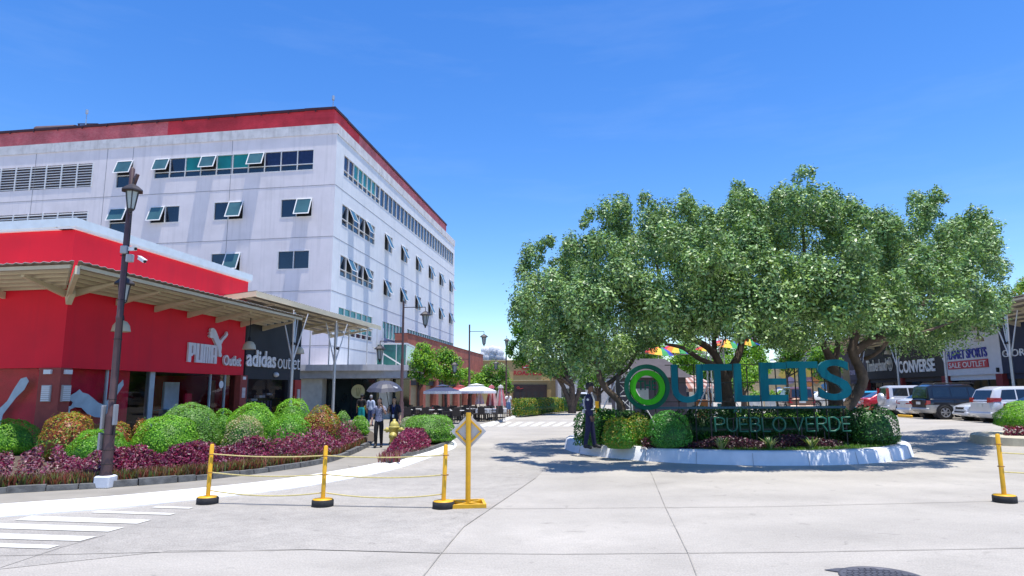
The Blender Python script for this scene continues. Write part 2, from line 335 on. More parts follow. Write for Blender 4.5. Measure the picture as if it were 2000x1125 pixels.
# rough grey slab at the left, smoother slabs right of it
def gp(px, py, z=0.): return gnd(px, py, z)
b = MB(); b.poly([gp(*p, .004) for p in ((-400, 1150), (-80, 1120), (330, 1076), (600, 1073), (862, 1081), (905, 1030), (1046, 934), (1065, 915), (960, 880), (905, 868), (640, 940), (200, 1000), (-200, 1020))])
struct(b.build('road_slab', M_conc2))
b = MB()
def joint(pts, w=.018, z=.009):
    P = [gp(*p) for p in pts]
    for p, q in zip(P[:-1], P[1:]):
        t = (q - p).normalized(); s = t.cross(UP) * w / 2
        b.face([(v.x, v.y, z + hgt(v.x)) for v in (p - s, p + s, q + s, q - s)])
joint([(-60, 1088), (330, 1079), (600, 1074), (862, 1081), (1100, 1083), (1560, 1079), (2060, 1070)]); joint([(480, 987), (868, 993), (1010, 994), (1500, 990), (1960, 979), (2050, 977)])
joint([(800, 1160), (862, 1081), (905, 1030), (1046, 934)], .016); joint([(1268, 915), (1300, 992), (1345, 1084), (1370, 1150)], .012); joint([(0, 1110), (120, 1070), (205, 1046)], .012)
joint([(1760, 823), (1880, 836), (2050, 852)], .06); joint([(900, 930), (1000, 925), (1100, 928)], .012)
struct(b.build('road_joints', M_joint))
# white crosswalk bars, near left and far street
b = MB()
for q in (((960, -22), ), ()): pass
for a0, a1, y0, y1 in ((-14, 118, 1060, 1071), (-60, 189, 1039, 1054), (-60, 244, 1019, 1034), (62, 296, 1007, 1020), (192, 345, 997, 1003), (308, 380, 988, 993)):
    y1 = y0 + (y1 - y0) * .68; sh = (y1 - y0) * 3.2
    b.poly([gp(*p, .012) for p in ((a0, y0 - (a1 - a0) * .0), (a1, y0 + (a1 - a0) * .035), (a1 - sh, y1 + (a1 - a0) * .03), (a0 - sh * 1.2, y1))])
for i in range(8):
    x = 952 + i * 21.5
    b.poly([gp(*p, .008) for p in ((x + 17, 824), (x + 28, 824), (x + 8, 833), (x - 5, 833))])
struct(b.build('crosswalk', M_mark))
# raised sidewalk and plaza on the left
KP = [(-330, 1040), (0, 1011), (200, 996), (350, 981), (558, 958), (674, 938), (772, 919), (837, 896), (876, 882), (889, 876), (893, 871), (891, 866), (886, 861)]
KB = [(893, 855), (918, 845), (951, 833), (1003, 818), (1012, 813), (1040, 809), (1085, 803), (1118, 799)]
K = [gp(*p) for p in KP]; K2 = [gp(*p) for p in KB]
def smooth(P, k=3):
    for _ in range(k):
        Q = [P[0]]
        for a, c in zip(P[:-1], P[1:]): Q += [a * .75 + c * .25, a * .25 + c * .75]
        P = Q + [P[-1]]
    return P
def dedup(P): return [p for i, p in enumerate(P) if i == 0 or (p - P[i - 1]).length > .01]
K = dedup(smooth(K, 2)); K2 = dedup(smooth(K2, 1)); KA = K + K2
def inset(P, w):
    n = len(P); o = []
    for i, p in enumerate(P):
        t = (P[min(i + 1, n - 1)] - P[max(i - 1, 0)]); t.z = 0; t.normalize(); o.append(p - t.cross(UP) * w)
    return o
b = MB(); b.poly([V((p.x, p.y, .118)) for p in inset(K[:-6], .4) + inset(K2[1:], .25)] + [V((40, 200, .118)), V((-90, 200, .118)), V((-90, KA[0].y, .118))])
struct(b.build('sidewalk', M_walk))
def kerbstrip(P, w, h, side=1):
    b = MB(); n = len(P); rings = []
    for i, p in enumerate(P):
        t = (P[min(i + 1, n - 1)] - P[max(i - 1, 0)]); t.z = 0; t.normalize(); s = t.cross(UP) * -side
        rings.append([V((p.x, p.y, -.02)), V((p.x, p.y, .02)) + s * .005, V((p.x, p.y, h - .03)) + s * .10, V((p.x, p.y, h)) + s * .16, V((p.x, p.y, h)) + s * w, V((p.x, p.y, .10)) + s * (w + .005)])
    b.loft(rings, False, False, False); return b
struct(kerbstrip(K, .62, .135).build('kerb', M_kerbw)); struct(kerbstrip(K2, .30, .135).build('kerb', mat('pale_concrete_kerb', (.58, .565, .53), .9, dirt=.3, dcol=(.4, .38, .35))))
b = MB(); d = (gp(769, 916), gp(812, 899))  # gully opening
t = (d[1] - d[0]).normalized(); s = t.cross(UP)
b.hexa([d[0] + s * .05 + UP * .012, d[1] + s * .05 + UP * .012, d[1] - s * .16 + UP * .155, d[0] - s * .16 + UP * .155] + [d[0] + s * .09 + UP * .02, d[1] + s * .09 + UP * .02, d[1] - s * .13 + UP * .165, d[0] - s * .13 + UP * .165])
tag(b.build('drain_inlet', M_black, org=d[0]), 'dark gutter drain opening cut into the white kerb', 'drain')
# planting bed on the left
BF = [(-260, 985), (0, 963), (143, 956), (243, 950), (402, 937), (500, 925), (626, 907), (674, 892), (705, 878), (722, 869)]
bf = dedup(smooth([gp(*p, .12) for p in BF], 2)); bb = [gp(*p, .12) for p in ((735, 858), (728, 845), (690, 832), (520, 822), (300, 822), (60, 832), (-200, 850))]
b = MB(); b.poly([V((p.x, p.y, .16)) for p in bf + bb]); struct(b.build('planting_bed', M_soil))
def edging(P, name='bed_edging'):
    b = MB()
    L_ = 0; pts = [P[0]]
    for p in P[1:]:
        if (p - pts[-1]).length > .34 or p is P[-1]: pts.append(p)
    for p, q in zip(pts[:-1], pts[1:]):
        t = (q - p).normalized(); s = t.cross(UP); h = .235 + rnd.uniform(-.02, .02); g = t * .008
        p_, q_ = p + g, q - g; w_ = .08 + rnd.uniform(-.01, .012)
        b.hexa([(v.x, v.y, .115) for v in (p_ - s * w_, q_ - s * w_, q_ + s * w_, p_ + s * w_)] + [(v.x, v.y, h) for v in (p_ - s * (w_ - .015), q_ - s * (w_ - .015), q_ + s * (w_ - .015), p_ + s * (w_ - .015))])
    return struct(b.build(name, M_stone))
edging(bf)
IB = [(744, 897), (760, 905), (800, 892), (838, 881), (868, 870), (880, 862), (866, 850), (800, 846), (778, 858), (762, 876)]
ib = [gp(*p, .12) for p in IB]; b = MB(); b.poly([V((p.x, p.y, .155)) for p in ib]); struct(b.build('planting_bed', M_soil)); edging(ib[:6])
# ================================================================ white office building
P0 = V((-13.75, 50, 0)); RF = Fr(P0, 7.8); LF = Fr(P0, -81, True); ZT = 22.9; BL, BR = 48., 42.
office = root('office_building', P0, 'large white office block with a red brick band along its top and tinted windows', 'building')
def wall_holes(mb, fr, U0, U1, Z0, Z1, holes, dep=.2, d=0.):
    us = sorted({U0, U1, *[h[0] for h in holes], *[h[1] for h in holes]}); zs = sorted({Z0, Z1, *[h[2] for h in holes], *[h[3] for h in holes]})
    us = [u for u in us if U0 <= u <= U1]; zs = [z for z in zs if Z0 <= z <= Z1]
    for a, c in zip(us[:-1], us[1:]):
        for e, g in zip(zs[:-1], zs[1:]):
            mu, mz = (a + c) / 2, (e + g) / 2
            if not any(h[0] < mu < h[1] and h[2] < mz < h[3] for h in holes): mb.fquad(fr, a, c, e, g, d)
    for h in holes:
        q = [(h[0], h[2]), (h[1], h[2]), (h[1], h[3]), (h[0], h[3])]
        for i in range(4):
            p, r = q[i], q[(i + 1) % 4]; mb.face([fr.p(*p, d), fr.p(*r, d), fr.p(*r, d - dep), fr.p(*p, d - dep)])
def rect(fr, x0, y0, x1, y1, ya=None):
    """pixel corners (top-left, bottom-right) of an opening on a wall -> u0,u1,z0,z1"""
    a = onfr(x0, y0, fr); c = onfr(x1, y1, fr); return [min(a[0], c[0]), max(a[0], c[0]), min(a[1], c[1]), max(a[1], c[1])]
# openings: (u0,u1,z0,z1,columns,transom height or 0,open columns,glass)
RW = []
Z1t, Z1b = 20.95, 19.15
RW.append((1.55, 10.3, Z1b, Z1t, 8, .5, (), [M_gnavy, M_gnavy, M_gteal, M_gteal, M_gteal, M_gteal, M_gteal, M_gdark]))
RW.append((10.38, 41.2, Z1b, Z1t, 24, 0, (), [M_gdark, M_gdark, M_gdark, M_gdark, M_gnavy]))
for zb, zt in ((15.05, 16.85), (10.95, 12.7)): RW.append((1.5, 9.3, zb, zt, 6, .58, (1, 4), [M_gdark]))
for j, u in enumerate((12., 17.2, 22.7, 28.2, 33.4, 38.9)):
    for zb, zt in ((15.3, 16.95), (10.95, 12.5)): RW.append((u, u + 2.45, zb, zt, 2, 0, (0,), [M_gdark]))
RW.append((1.5, 9.25, 7.5, 8.55, 6, 0, (), [M_gteal])); RW.append((1.5, 9.25, 6.35, 7.3, 6, .42, (), [M_gteal]))
RW.append((12.0, 18.2, 6.9, 8.5, 6, 0, (), [M_gteal])); RW.append((19.9, 41.5, 7.3, 8.5, 22, 0, (), [M_gteal]))
LW = []
def lw(x0, y0, x1, y1, cols, tr, op, gl):
    r = rect(LF, x0, y0, x1, y1); LW.append((*r, cols, tr, op, gl))
T, D, N = M_gteal, M_gdark, M_gnavy
lw(614, 291, 300, 350, 10, .52, (9, 6, 3), [N, N, N, D, T, T, T, T, D, D]); lw(262, 313, 225, 368, 1, 1.05, (0,), [T])
lw(249, 406, 211, 458, 1, .95, (0,), [D]); lw(352, 401, 292, 437, 2, 0, (1,), [D]); lw(477, 392, 416, 431, 2, 0, (0,), [D]); lw(611, 386, 547, 426, 2, 0, (0,), [D])
lw(471, 493, 410, 532, 2, 0, (0,), [D]); lw(605, 488, 541, 527, 2, 0, (), [D]); lw(345, 505, 285, 544, 2, 0, (1,), [D])
LV = [rect(LF, 183, 318, -60, 378), rect(LF, 173, 409, -60, 440)]; LV[1][2] = LV[0][2] - 4.3; LV[1][3] = LV[0][3] - 4.15
b = MB(); wall_holes(b, LF, 0, BL, 0, 22.1, [x[:4] for x in LW] + LV); b.build('wall', M_white, office)
b = MB(); wall_holes(b, RF, 0, BR, 0, 22.1, [x[:4] for x in RW]); b.fquad(Fr(RF.p(BR, 0), -81, True), 0, 40, 0, ZT, 0); b.build('wall', M_whiter, office)
b = MB()
for fr, Lh in ((LF, BL), (RF, BR)):   # plaster cornice band
    b.fbox(fr, -.05 if fr is LF else 0.06, Lh, 22.1, ZT, -.3, .07)
b.build('cornice', M_wtrim, office)
b = MB()
for fr, Lh in ((LF, BL), (RF, BR)):   # grooves between the storeys and upright joints
    for z in (17.93, 13.8, 9.6, 5.4): b.fbox(fr, .02, Lh, z - .022, z + .022, -.01, .012)
for u in (8.9, 17.8, 20.2, 27.): b.fbox(LF, u - .02, u + .02, 0, 22.08, -.01, .012)
b.build('wall_groove', mat('groove_shadow_grey', (.30, .29, .31), .9), office)
for fr, Lh, m1, m2, cut in ((LF, BL, M_redbr2, M_fadebr2, 15.2), (RF, BR - 3, M_redbr, M_fadebr, 6.)):
    b = MB(); b.fbox(fr, .5, cut, 22.6, 24.35, -3, -.5); b.k = 1; b.fbox(fr, cut, Lh, 22.6, 24.35, -3, -.502); b.build('red_parapet', [m1, m2], office)
b = MB(); b.fbox(LF, .4, BL, 24.35, 24.55, -3, -.38); b.fbox(RF, .4, BR - 3, 24.352, 24.552, -3, -.38)
for i in range(20): b.fbox(LF, 2. + i * 2.35, 2.1 + i * 2.35, 24.2, 24.45, -.38, -.33)
b.build('roof_coping', M_dkmetal, office)
b = MB(); b.poly([LF.p(BL, 24.3, -.6), LF.p(.5, 24.3, -.6), RF.p(BR - 3, 24.3, -.6), RF.p(BR - 3, 24.3, -30)]); b.build('flat_roof', M_wtrim, office)
def window(fr, x, tag_):
    u0, u1, z0, z1, nc, tr, op, gl = x; f = MB(); dd = -.10
    t = .055; cw = (u1 - u0) / nc
    f.fbox(fr, u0, u1, z0, z0 + t, dd, .025); f.fbox(fr, u0, u1, z1 - t, z1, dd, .025)
    for i in range(nc + 1):
        u = u0 + cw * i; a = max(u0, u - t / 2); c = min(u1, u + t / 2)
        if i == 0: c = u0 + t
        if i == nc: a = u1 - t
        f.fbox(fr, a, c, z0 + t, z1 - t, dd, .02)
    if tr:
        for i in range(nc): f.fbox(fr, u0 + cw * i + t, u0 + cw * (i + 1) - t, z0 + tr - t / 2, z0 + tr + t / 2, dd, .015)
    W_ = f.build('window', M_frame, office)
    g = MB(); ms = []
    for m in gl + [M_black, M_gdark]:
        if m not in ms: ms.append(m)
    for i in range(nc):
        a, c = u0 + cw * i, u0 + cw * (i + 1); zs = z0 + tr if tr else z0
        g.k = ms.index(M_black if i in op else gl[i % len(gl)]); g.fquad(fr, a, c, zs, z1, -.085)
        if tr: g.k = ms.index(M_gdark); g.fquad(fr, a, c, z0, zs, -.085)
    g.build('pane', ms, W_)
    for i in op:   # awning sash hinged at the top, pushed out at the bottom
        a, c = u0 + cw * i + .02, u0 + cw * (i + 1) - .02; zs = z0 + tr if tr else z0
        Hh = (z1 - zs) - .05; an = math.radians(21 if fr is LF else 24); s = MB(); top = V((0, 0, 0))
        def q(u, k, e=0.): return fr.p(u, z1 - .03 - Hh * k * math.cos(an), .03 + Hh * k * math.sin(an) + e)
        for (ua, ub, ka, kb) in ((a, a + .075, 0, 1), (c - .075, c, 0, 1), (a + .075, c - .075, 0, .055), (a + .075, c - .075, .945, 1)):
            s.hexa([q(ua, ka), q(ub, ka), q(ub, kb), q(ua, kb), q(ua, ka, .05), q(ub, ka, .05), q(ub, kb, .05), q(ua, kb, .05)])
        s.k = 1; s.face([q(a + .07, .05, .02), q(c - .07, .05, .02), q(c - .07, .95, .02), q(a + .07, .95, .02)])
        s.build('open_sash', [M_frame, M_gsash], W_)
for x in RW: window(RF, x, 'r')
for x in LW: window(LF, x, 'l')
for r in LV:
    f = MB(); u0, u1, z0, z1 = r; n = 9
    for i in range(n):
        z = z0 + (z1 - z0) * (i + .5) / n; h = (z1 - z0) / n
        p = [LF.p(u0, z - h * .30, .04), LF.p(u1, z - h * .30, .04), LF.p(u1, z + h * .2, -.14), LF.p(u0, z + h * .2, -.14)]
        f.hexa(p + [V(v) + UP * .035 for v in p])
    for i in range(9): u = u0 + (u1 - u0) * i / 8; f.fbox(LF, u - .05, u + .05, z0, z1, -.04, .05)
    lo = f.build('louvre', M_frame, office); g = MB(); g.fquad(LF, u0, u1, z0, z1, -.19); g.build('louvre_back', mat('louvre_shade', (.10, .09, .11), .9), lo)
# slender rods and tank on the roof
def rod(name, px, py, h, lab):
    p = V((px, py, 24.5)); b = MB(); b.tube([p, p + UP * h], [.05, .03], 6); b.tube([p + UP * h, p + UP * (h + .35)], [.11, .11], 8); b.box(p + UP * .05, (.3, .3, .1))
    return tag(b.build(name, M_steel, org=p), lab, 'antenna')
q = LF.p(.75, 0, -.7); rod('antenna', q.x, q.y, .75, 'slim antenna standing on the nearest top corner of the red band')
q = LF.p(23.2, 0, -.7); rod('antenna', q.x, q.y, 1.2, 'slim antenna on the roof edge above the white louvres')
q = LF.p(26.3, 24.5, -1.6); t = MB(); t.tube([q + V((-2.4, .3, .25)), q + V((1.2, 0, .25))], .5, 12); tk = root('roof_tank', q, 'dark rounded roof tank half hidden behind the coping', 'tank')
t.build('tank_body', mat('dark_rust', (.10, .06, .06), .7), tk); t = MB(); t.bar(q + V((1.4, 0, -.1)), q + V((1.4, 0, .85)), .09); t.bar(q + V((3., 0, -.1)), q + V((3., 0, .85)), .09); t.bar(q + V((1.3, 0, .85)), q + V((3.1, 0, .85)), .09); t.build('pipe_frame', M_dkmetal, tk)
# ================================================================ red shop and charcoal shop with their canopies
Q0 = V((-14.48, 21.5, 0)); SR = Fr(Q0, 8.); SL = Fr(Q0, -80.5, True); GH = 2.75
red = root('shop_building', Q0, 'bright red corner shop with a pale sloping roof edge and glass front', 'building')
b = MB(); b.fbox(SR, 0, 10.9, GH, 7.3, -.35, 0); b.fbox(SL, 0.001, 14, GH, 7.3, -.35, 0)
b.fbox(SR, 10.55, 10.9, .1, GH, -6, -.01); b.fbox(Fr(SR.p(10.9, 0), -80.5, True), -.0, 14, GH, 7.3, 0, .3); b.build('wall', M_red, red)
b = MB()
for fr, L_ in ((SR, 10.95), (SL, 14)):
    a = -.16 if fr is SR else .0
    b.fbox(fr, a, L_, 7.3, 7.37, -.5, .14); b.k = 1; b.fbox(fr, a - .02 if fr is SR else .02, L_ + .03, 7.37, 7.66, -.6, .17); b.k = 0
b.poly([SR.p(0, 7.5, -.3), SR.p(10.9, 7.5, -.3), SR.p(10.9, 7.5, -14), SR.p(0, 7.5, -14)])
b.build('roof_coping', [M_frame, M_cop], red)
M_brpil = mat('red_brown_pillar', (.30, .055, .04), .75, var=.14, scale=5)
b = MB(); b.fbox(SR, -.06, .40, .1, GH, -.5, .05); b.fbox(SL, .06, .75, .1, GH, -.5, .051); b.build('corner_pillar', M_brpil, red)
b = MB(); b.fbox(SR, 10.5, 11.1, .1, GH, -.4, .12); b.build('end_pillar', M_brpil, red)
M_lamp = mat('pillar_light_cover', (.42, .40, .38), .5)
for fr, u in ((SR, .19), (SL, .38), (SR, 10.82)):
    b = MB(); b.fbox(fr, u - .13, u + .13, 2.55, 2.69, .05, .14); b.build('emergency_light', M_frame, red)
    b = MB(); b.fbox(fr, u - .17, u + .17, 1.68, 2.2, .05, .11); b.k = 1
    for i in range(8): b.fbox(fr, u - .14, u + .14, 1.7 + i * .06, 1.74 + i * .06, .11, .135)
    b.build('louvred_light', [M_lamp, M_frame], red)
# shop fronts: clear glass before a furnished interior
def cat_prism(mb, fr, u0, z0, w, h, pts, d, dep):
    mb.prism([(u0 + w * x, z0 + h * y) for x, y in pts], lambda a, c: fr.p(a, c, d), lambda a, c: fr.p(a, c, d + dep))
b = MB(); b.fquad(SR, .40, 10.5, .12, GH, -.16); b.fquad(SL, .75, 14, .12, GH, -.16); b.build('shop_window', M_glass, red)
b = MB()
M_mul = mat('pale_grey_mullion', (.36, .43, .46), .5)
for u in (.43, 2.2, 8.45, 9.6): b = MB(); b.fbox(SR, u - .03, u + .03, .12, GH, -.2, -.1); b.build('mullion', M_mul, red)
for u in (.78, 3.3, 5.5, 7.6): b = MB(); b.fbox(SL, u - .02, u + .02, .12, GH, -.18, -.12); b.build('mullion', M_mul, red)
b = MB(); b.fbox(SR, 4.45, 4.72, .12, GH, -.3, -.12); b.build('mullion', M_mul, red)
b = MB(); b.k = 0; b.fquad(SR, .3, 3.7, .12, GH, -.42); b.fquad(SL, .7, 14, .12, GH, -.42)
b.k = 1; b.fquad(SR, 3.7, 10.5, .12, GH, -4.5); b.fbox(SR, 3.66, 3.7, .12, GH, -4.5, -.5); b.fbox(SR, .4, 10.5, GH, GH + .05, -4.5, -.36); b.fbox(SR, .4, 10.5, .115, .13, -4.5, -.36)
b.k = 2; b.fbox(SR, 7.3, 8.3, .12, 2.4, -1.6, -1.5); b.k = 3; b.fbox(SR, 9.7, 10.1, .12, 2.5, -1.0, -.9); b.k = 0; b.fbox(SR, 8.6, 9.1, .12, 1.9, -1.5, -1.4)
b.k = 4; b.fbox(SR, 6.6, 7.1, .12, 1.2, -1.2, -.8); b.fbox(SR, 5.2, 5.6, .12, .95, -1.1, -.7); b.fbox(SR, 6.7, 8.3, 1.2, 1.24, -1.5, -.9); b.fbox(SR, 6.7, 8.3, .75, .79, -1.5, -.9)
b.build('shop_interior', [mat('red_display_wall', (.80, .012, .06), .7), M_dkint, mat('pale_blue_panel', (.60, .72, .82), .6), M_wood, mat('pale_display', (.5, .5, .5), .5)], red)
CATW = [(0, .30), (.03, .20), (.10, .14), (.08, .24), (.16, .30), (.27, .28), (.38, .12), (.52, .03), (.72, .0), (.76, .08), (.74, .2), (.80, .36), (.90, .62), (1, .86), (.98, 1.), (.88, .84), (.77, .56), (.66, .34), (.55, .40), (.45, .52), (.36, .62), (.26, .66), (.21, .74), (.16, .67), (.08, .60), (.05, .50), (.12, .42), (.10, .34)]
b = MB(); cat_prism(b, SR, .47, 1.08, 2.6, 1.34, CATW, -.155, .008)
ca = b.build('leaping_cat_decal', mat('pale_blue_decal', (.42, .52, .56), .6), red)
b = MB(); b.prism([(.4, .45), (.5, .95), (.9, 1.15), (1.2, 1.22), (1.35, 1.3), (1.6, 1.1), (2.2, .85), (2.7, 1.05), (3.2, .8), (3.6, .4)], lambda a, c: SR.p(a, c, -.36), lambda a, c: SR.p(a, c, -.37)); b.build('display_mound', mat('orange_brown_display', (.60, .22, .04), .8), red)
TAIL = [(.0, .0), (.05, .22), (.0, .38), (.12, .42), (.26, .55), (.38, .78), (.5, .97), (.62, 1.), (.68, .92), (.6, .76), (.45, .62), (.34, .48), (.2, .3), (.16, .0)]
b = MB(); b.prism([(1.3 + 1.75 * (.68 - x) , .75 + 1.72 * y) for x, y in TAIL], lambda a, c: SL.p(a, c, -.155), lambda a, c: SL.p(a, c, -.147)); b.build('tail_decal', mat('pale_blue_decal', (.42, .52, .56)), red)
b = MB(); c = SR.p(9.25, 2.3, -.1); b.tube([c, c + SR.n * .02], .17, 20); b.build('round_door_sticker', M_frame, red)
# sign: heavy capitals, leaping cat, small word
M_let = mat('weathered_white_letter', (.72, .70, .72), .6, var=.06, streak=.3, dcol=(.45, .42, .45))
sg = root('shop_sign', SR.p(8.6, 3.4, 0), 'white raised sign with block capitals and a leaping cat on the red wall', 'sign')
u0, u1, zb, zt = 6.4, 8.5, 3.21, 4.02
def blockP(mb, polys): 
    for pl in polys: mb.prism(pl, lambda a, c: SR.p(a, c, .02), lambda a, c: SR.p(a, c, .10))
def B4(a, c, e, g): return [(a, e), (c, e), (c, g), (a, g)]
wl = (u1 - u0) / 4.1; st = wl * .36; hh = zt - zb
def letter(k, shapes, name='letter'):
    mb = MB(); ub = u0 + wl * 1.03 * k
    for a, c, e, g in shapes: blockP(mb, [B4(ub + wl * a, ub + wl * c, zb + hh * e, zb + hh * g)])
    o = mb.build(name, M_let, sg); return o
letter(0, ((.0, .40, 0, 1), (.40, .96, .86, 1), (.60, .96, .40, .86), (.40, .60, .32, .46)))
letter(1, ((.0, .38, 0, 1), (.38, .60, 0, .14), (.60, .96, .0, 1)))
letter(2, ((.0, .27, 0, 1), (.27, .36, .86, 1), (.36, .60, .0, 1), (.60, .70, .86, 1), (.70, .96, 0, 1)))
letter(3, ((.0, .38, 0, 1), (.38, .6, .86, 1), (.38, .6, .34, .46), (.60, .96, 0, 1)))
CATS = [(.02, .80), (.10, .78), (.02, .70), (.10, .64), (.22, .66), (.34, .52), (.48, .34), (.54, .24), (.58, .02), (.70, .0), (.74, .06), (.68, .18), (.70, .34), (.67, .46), (.76, .60), (.90, .72), (1., .84), (.94, .95), (.88, .84), (.76, .74), (.63, .60), (.55, .62), (.46, .76), (.34, .93), (.22, 1.), (.12, .99), (.07, .92), (.10, .86)]
b = MB(); cat_prism(b, SR, 7.72, 3.52, 1.5, 1.25, [(x, y) for x, y in CATS], .02, .10)
b.build('leaping_cat', M_let, sg)
b = MB(); text_on(b, SR, 'Outlet', 9.02, 10.48, 3.16, 3.64, .02, .10, .02); b.build('lettering', M_let, sg)
# charcoal shop
blk = root('shop_building', SR.p(10.95, 0, 0), 'charcoal black shop front between the red shop and the white porch', 'building')
U0, U1 = 11.0, 17.0
b = MB(); wall_holes(b, SR, U0 + .1, U1, .1, 5.9, [(11.45, 15.6, .12, 2.6)], .3, -.02); b.fbox(SR, U0 + .1, U1, 5.9, 6.0, -4, -.02); b.fquad(Fr(SR.p(U1, 0, -.02), -80.5), 0, 8, 0, 6, 0); b.build('wall', M_blackw, blk)
b = MB(); b.fquad(SR, 11.45, 15.6, .12, 2.6, -.2); b.build('shop_window', M_glass, blk)
b = MB(); b.fquad(SR, 11.3, 15.7, .1, 2.7, -3.); b.k = 1
for k, (ua, z) in enumerate(((13.4, 1.62), (14.2, 1.78), (15., 1.9))): b.fbox(SR, ua, ua + .62, z - .12, z, -1.2, -.9)
b.k = 2
for k in range(7): b.fbox(SR, 13.2 + k * .33, 13.4 + k * .33, .5, 1.5, -1.3, -.8)
b.build('shop_interior', [M_dkint, mat('pale_display', (.5, .5, .5)), mat('purple_clothes', (.08, .06, .13), .8)], blk)
b = MB(); b.fbox(SR, 16.2, 16.95, .1, 2.62, -.3, .1); b.build('pillar', mat('red_pillar', (.36, .03, .02), .7), blk)
b = MB(); b.fbox(SR, 16.45, 16.75, 1.6, 2.1, .1, .15); b.build('louvred_light', M_lamp, blk)
b = MB(); c = SR.p(14.1, 2.86, .02); b.ball(c, (.16, .2, .13)); b.build('wall_lamp', M_frame, blk)
sg2 = root('shop_sign', SR.p(13, 3.4, 0), 'white lower case letters on the charcoal shop wall', 'sign')
M_let2 = mat('clean_white_letter', (.80, .80, .80), .55)
b = MB(); text_on(b, SR, 'adidas', 11.04, 13.95, 3.2, 4.03, .02, .06, .022); b.build('lettering', M_let2, sg2)
b = MB(); text_on(b, SR, 'outlet', 14.2, 16.75, 3.2, 3.98, .02, .05, -.014); b.build('lettering', M_let2, sg2)
# canopies ---------------------------------------------------------------------
def canopy(name, lab, fr, ua, ub, w, zi, zo, hipa=False, org=None, extra=0., bay=2.0, deep=.14, wi=0., fascia=False):
    """roof sheet on rafters and purlins cantilevered from a wall frame"""
    r = root(name, org or fr.p(ua, zi), lab, 'canopy')
    def z_(d): return zi + (zo - zi) * (d - wi) / (w - wi)
    s = MB(); n = int((ub - ua + extra) / .09)
    def edge(d): return ua - (d if hipa else 0)
    K_ = []
    for i in range(n + 1):
        k = i / n; h = .022 * math.sin(i * math.pi / 1.5)
        row = []
        for d in (wi, w): row.append(fr.p(edge(d) + (ub - edge(d)) * k, z_(d) + .12 + h, d))
        K_.append(row)
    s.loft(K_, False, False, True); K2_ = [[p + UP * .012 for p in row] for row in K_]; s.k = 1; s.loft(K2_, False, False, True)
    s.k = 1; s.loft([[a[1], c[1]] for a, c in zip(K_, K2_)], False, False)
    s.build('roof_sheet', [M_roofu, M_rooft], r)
    u = ua + .15
    nb = max(2, int((ub - ua) / bay)); 
    for i in range(nb + 1):
        uu = ua + .1 + (ub - ua - .2) * i / nb
        m = MB(); a0 = wi + .02; a1 = w - .55
        m.hexa([fr.p(uu - .06, z_(a0) - deep * 1.9, a0), fr.p(uu + .06, z_(a0) - deep * 1.9, a0), fr.p(uu + .06, z_(a1) - deep * .7, a1), fr.p(uu - .06, z_(a1) - deep * .7, a1), fr.p(uu - .06, z_(a0) - .04, a0), fr.p(uu + .06, z_(a0) - .04, a0), fr.p(uu + .06, z_(a1) - .04, a1), fr.p(uu - .06, z_(a1) - .04, a1)])
        m.build('rafter', M_beige, r)
    for d in [wi + .15 + (w - wi - .3) * i / 5 for i in range(6)]:
        m = MB(); e = edge(d) + (.1 if hipa else 0)
        m.hexa([fr.p(e, z_(d) - .038, d - .03), fr.p(ub, z_(d) - .038, d - .03), fr.p(ub, z_(d) - .038, d + .03), fr.p(e, z_(d) - .038, d + .03), fr.p(e, z_(d) + .075, d - .03), fr.p(ub, z_(d) + .075, d - .03), fr.p(ub, z_(d) + .075, d + .03), fr.p(e, z_(d) + .075, d + .03)]); m.build('purlin', M_beige, r)
    if fascia:
        m = MB(); m.fbox(fr, ua, ub, zo - .16, zo + .10, w + .003, w + .05); m.hexa([fr.p(*q) for q in ((ua - .05, zi - .1, wi), (ua - .003, zi - .1, wi), (ua - .003, zo - .14, w + .05), (ua - .05, zo - .14, w + .05), (ua - .05, zi + .12, wi), (ua - .003, zi + .12, wi), (ua - .003, zo + .1, w + .05), (ua - .05, zo + .1, w + .05))]); m.build('fascia', M_beige, r)
    return r
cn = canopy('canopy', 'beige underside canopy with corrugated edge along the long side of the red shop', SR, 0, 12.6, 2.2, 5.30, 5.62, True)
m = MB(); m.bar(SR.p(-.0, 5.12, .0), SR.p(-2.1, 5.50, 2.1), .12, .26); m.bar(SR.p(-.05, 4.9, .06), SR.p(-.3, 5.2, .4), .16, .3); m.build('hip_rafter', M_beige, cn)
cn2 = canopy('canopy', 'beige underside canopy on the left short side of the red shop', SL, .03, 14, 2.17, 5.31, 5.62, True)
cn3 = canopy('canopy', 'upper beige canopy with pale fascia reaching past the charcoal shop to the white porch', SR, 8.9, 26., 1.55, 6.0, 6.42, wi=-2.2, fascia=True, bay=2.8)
def treecol(fr, u, d, ztop, zf, lab, spread=1.15, group='branching canopy columns', zb=.12):
    p = fr.p(u, zb, d); r = root('branching_column', p, lab, 'column', group)
    m = MB(); m.tube([p, p + UP * (ztop - zb)], .085, 12); m.build('post', M_steel, r)
    for su, sd in ((-1, .75), (-.45, -.6), (.45, .75), (1, -.5)):
        m = MB(); m.tube([fr.p(u, zf, d) + V((0, 0, 0)), fr.p(u + su * spread, ztop - .02, d + sd * spread * .6)], [.045, .03], 8); m.build('branch_strut', M_frame, r)
    m = MB(); m.bbox(p + UP * .12, (.5, .5, .26), .02); m.build('base', M_walk, r)
    m = MB(); 
    for s_ in (-1, 1): m.tube([fr.p(u, zf + .95, d + .1), fr.p(u + s_ * .24, zf + .95, d + .1)], [.05, .1], 8)
    m.build('spotlight', M_black, r)
    return r
treecol(SR, 13.7, 1.1, 6.1, 3.5, 'grey branching steel column before the charcoal shop')
treecol(SR, 19.2, 1.1, 6.1, 3.6, 'grey branching steel column in front of the pale porch wall')
